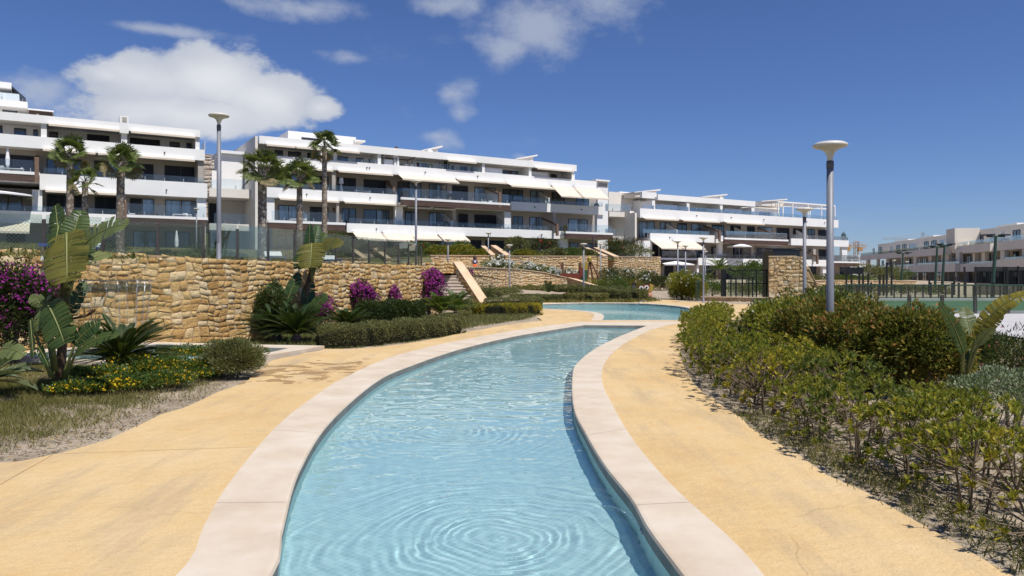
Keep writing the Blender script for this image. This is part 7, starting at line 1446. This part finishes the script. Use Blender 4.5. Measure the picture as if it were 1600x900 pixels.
def gazebo(label, px0, px1, v0, v1, z, zp, mat, py_peak):
    u0, u1 = pu(px0, v0), pu(px1, v0); x, y = fxy(u0, v0); r = thing('gazebo', label, 'gazebo', (x, y, z), FANG); L = u1-u0; d = v1-v0; h = zp-z
    for a in (0.03, L-.03):
        for b in (0.03, d-.03): m = MB(); m.box(a-.03, a+.03, b-.03, b+.03, 0, h-.02); m.build('leg', M_steel, r)
    m = MB(); c = (L/2, d/2); e = h; vs = [(0, 0, e-.3), (L, 0, e-.3), (L, d, e-.3), (0, d, e-.3), (0, 0, e), (L, 0, e), (L, d, e), (0, d, e)]; fs = [(0, 1, 5, 4), (1, 2, 6, 5), (2, 3, 7, 6), (3, 0, 4, 7)]
    k = 5; pk = pz((px0+px1)/2, py_peak, (v0+v1)/2)-z
    for i in range(1, k+1):
        f = i/k; ff = f**.8; zz_ = e+(pk-e)*f**1.7; b = len(vs); vs += [(c[0]*ff+(0)*(1-ff), c[1]*ff, zz_), (L+(c[0]-L)*ff, c[1]*ff, zz_), (L+(c[0]-L)*ff, d+(c[1]-d)*ff, zz_), (c[0]*ff, d+(c[1]-d)*ff, zz_)]; fs += [(b-4+q, b-4+(q+1) % 4, b+(q+1) % 4, b+q) for q in range(4)]
    m.add(vs, fs); fix_normals(m.build('canopy', mat, r)); m = MB()
    for (a, b, cc_, dd_) in [(0, .03, L, .03), (0, d-.03, L, d-.03)]:
        n = 6
        for q in range(n): x0, x1 = a+(cc_-a)*q/n, a+(cc_-a)*(q+1)/n; m.tube([(x0, b, h-.35 if q % 2 else h-.05), (x1, b, h-.05 if q % 2 else h-.35)], .015, 4)
    m.build('truss', M_steel, r)
gazebo('dark brown pop-up gazebo on the roof terrace of the central block', 600, 650, .35, 2.5, Z3-.5, pz(640, 241.5, .35), M_dcloth, 228.5)
gazebo('white pop-up gazebo on the roof terrace, right of the dark one', 656, 700, .35, 2.5, Z3-.5, pz(680, 243.5, .35), M_cloth, 233)
def tlamp(label, px, v, z): x, y = fxy(pu(px, v), v); r = thing('terrace_lamp', label, 'lamp', (x, y, z)); m = MB(); m.lathe([(.16, 0), (.12, .9), (.06, 1.25)], 10); m.build('base', M_white, r); m = MB(); m.lathe([(.26, 1.25), (.19, 1.85), (0, 1.86)], 12); m.build('lamp_shade', M_white, r)
tlamp('left of the two white standard lamps on the roof terrace', 617, .5, Z3-.4); tlamp('right of the two white standard lamps on the roof terrace', 621.5, .4, Z3-.1); tlamp('white standard lamp on the middle balcony of the central block', 533, .6, Z2-.4)
def chair_make(mat, name='chair'):
    r = thing('terrace_chair', '', 'chair'); m = MB(); m.box(-.24, .24, -.24, .24, .42, .46); m.build('seat', mat, r); m = MB(); m.prism([(-.24, .2, .46), (.24, .2, .46), (.24, .3, .9), (-.24, .3, .9)], (0, .035, 0)); fix_normals(m.build('backrest', mat, r))
    for a in (-.22, .18):
        for b in (-.22, .18): m = MB(); m.box(a, a+.04, b, b+.04, 0, .419); m.build('leg', mat, r)
    for a in (-.27, .241): m = MB(); m.box(a, a+.03, -.22, .22, .62, .66); m.build('armrest', mat, r)
    return r
def table_make(mat):
    r = thing('terrace_table', '', 'table'); m = MB(); m.box(-.8, .8, -.42, .42, .70, .745); m.build('tabletop', mat, r)
    for a in (-.76, .70):
        for b in (-.38, .32): m = MB(); m.box(a, a+.06, b, b+.06, 0, .699); m.build('leg', mat, r)
    return r
cw, ck, tw, tk = chair_make(M_white), chair_make(M_fpost), table_make(M_white), table_make(M_fpost); used = set()
def place(src, px, v, z, label, rz=0.0):
    x, y = fxy(pu(px, v), v); lab = label; g = 'furniture on the terraces of the white blocks'
    if src.name not in used: used.add(src.name); src.location = (x, y, z); src.rotation_euler[2] = FANG+rz; src['label'] = lab; src['group'] = g; return src
    return copy_thing(src, (x, y, z), FANG+rz, 1, lab, g)
fl2, fl1, f3 = Z2-.5, Z1-.5, Z3-.5
for i, (s, px, v, z, lab, rz) in enumerate([
 (cw, 4, -.3, fl2, 'white chair left of the closed parasol on the left block', 2.8), (tw, 20, -.2, fl2, 'white table beside the closed parasol on the left block', 0), (cw, 27, .0, fl2, 'white chair right of the closed parasol on the left block', -1.2),
 (tk, 88, 1, fl2, 'dark table on the upper balcony behind the leftmost palm', 0), (tw, 284, .2, fl1, 'white table before the curtained window of the left block', 0), (cw, 293, .4, fl1, 'white chair at the right of the curtained window of the left block', .5), (cw, 207, .2, fl1, 'white chair right of the broad-crowned palm', 1.5), (tk, 232, .3, fl1, 'dark table on the lower balcony right of the broad-crowned palm', 0),
 (tw, 566, .9, fl2, 'long white table on the upper balcony of the central block', 0), (cw, 559, 1.3, fl2, 'white chair left of the long white table', 1.5), (cw, 576, 1.3, fl2, 'white chair behind the long white table', 0), (tw, 465, .6, fl1, 'white table behind the slim palm on the lower balcony', 0), (tk, 580, 1, fl1, 'dark table on the lower balcony right of the wooden side wall', 0), (ck, 545, 1, fl1, 'dark chair on the lower balcony right of the wooden side wall', 1), (ck, 592, 1.2, fl1, 'dark chair right of the dark table on the lower balcony', .4),
 (tw, 690, .2, fl2-.35, 'table with a white cloth on the protruding central balcony', 0), (cw, 757, .0, fl2-.35, 'left white chair on the protruding central balcony', 1.2), (cw, 767, .2, fl2-.35, 'middle white chair on the protruding central balcony', -.3), (cw, 777, .1, fl2-.35, 'right white chair on the protruding central balcony', -1.4), (tk, 812, 1, fl2, 'dark table on the upper balcony under the pale awning', 0), (cw, 857, .6, fl2, 'white rounded chair by the low white side wall', .5), (tk, 895, 1, fl2, 'dark table below the two wide extended awnings', 0), (ck, 908, .8, fl2, 'dark chair below the two wide extended awnings', .5), (ck, 882, .8, fl2, 'dark chair left of the table below the wide awnings', -.5),
 (tw, 774, 1, fl1, 'pale table on the lower balcony beside the white side wall', 0), (tk, 817, .9, fl1, 'wooden table on the lower balcony, centre right', 0), (ck, 827, .9, fl1, 'wooden chair on the lower balcony, centre right', .5), (tk, 905, -.2, fl1-.1, 'dark table on the last lower balcony of the central block', 0), (ck, 916, .0, fl1-.1, 'dark chair on the last lower balcony of the central block', .5),
 (cw, 638, .7, f3, 'white tub chair under the dark gazebo', .4), (cw, 646, .6, f3, 'small white chair between the two gazebos', 0), (ck, 632, 1.2, f3, 'dark chair under the dark gazebo', .9),
 (tw, 1016, .6, D2-.5, 'white table at the left end of the upper balcony of the right block', 0), (cw, 1032, .8, D2-.5, 'white chair near the left end of the upper balcony of the right block', .6), (tw, 1105, .9, D2-.5, 'white table before the wooden side wall of the right block', 0), (ck, 1097, .9, D2-.5, 'dark chair before the wooden side wall of the right block', .8), (ck, 1146, -.2, D2-.8, 'left dark chair on the protruding balcony of the right block', .6), (tk, 1155, -.1, D2-.8, 'dark table on the protruding balcony of the right block', 0), (ck, 1166, .1, D2-.8, 'right dark chair on the protruding balcony of the right block', -.6), (cw, 1208, -.3, D2-.8, 'white round chair on the protruding balcony of the right block', .2), (ck, 1110, .9, D1-.5, 'dark chair on the lower balcony of the right block', .5), (tk, 1160, .9, D1-.5, 'dark table under the open white parasol', 0), (tk, 1192, 1, D1-.5, 'dark table right of the open white parasol', 0)]): place(s, px, v, z, lab, rz)
def pot(label, px, v, z, h, mat=L_green, fl=None):
    x, y = fxy(pu(px, v), v); r = thing('potted_plant', label, 'potted plant', (x, y, z)); m = MB(); m.lathe([(.13, 0), (.19, .34), (.16, .34), (.13, .28)], 10); m.build('pot', M_white, r); n = 420; d = rdir(n, .4); p = d*np.array([.34, .34, h*.5])*rng.uniform(.4, 1, (n, 1)); p[:, 2] += .34+h*.45
    leaf_mesh('foliage', p, unit(d+rdir(n)*.6), rdir(n), .15, .06, mat, r, fold=False)
    if fl is not None: q = p[:60]*1.05; leaf_mesh('blossoms', q, rdir(60), rdir(60), .1, .08, fl, r, fold=False)
for lab, px, v, z, h, mt, fl in [('leafy pot plant next to the white standard lamp', 521, .7, fl2, 1.1, L_green, L_yel), ('round dry plant at the left end of the upper balcony of the central block', 431, .7, fl2, .5, L_dry, None), ('pot plant with pink flowers at the left end of the protruding balcony', 632, -.5, fl2-.35, 1.0, L_olive, L_pink), ('pot plant with pink flowers by the white side wall of the protruding balcony', 703, -.3, fl2-.35, 1.0, L_olive, L_pink), ('palm-like pot plant under the white gazebo', 697, .6, f3, 1.3, L_dark, None), ('low green pot plant under the white gazebo', 672, .6, f3, .7, L_olive, None), ('pot plant on the lower central balcony', 697, .7, fl1, .8, L_green, None), ('magenta pot plant at the wooden side wall, last lower balcony', 884, -.6, fl1, .9, L_olive, L_mag), ('bushy planter at the end of the upper balcony of the central block', 932, .4, fl2, .6, L_dark, None), ('small tree in a pot at the right end of the right block', 1318, .8, D2-.5, 1.6, L_dark, None), ('green pot plant under the white parasol of the right block', 1177, .8, D1-.5, 1.0, L_green, None)]: pot(lab, px, v, z, h, mt, fl)
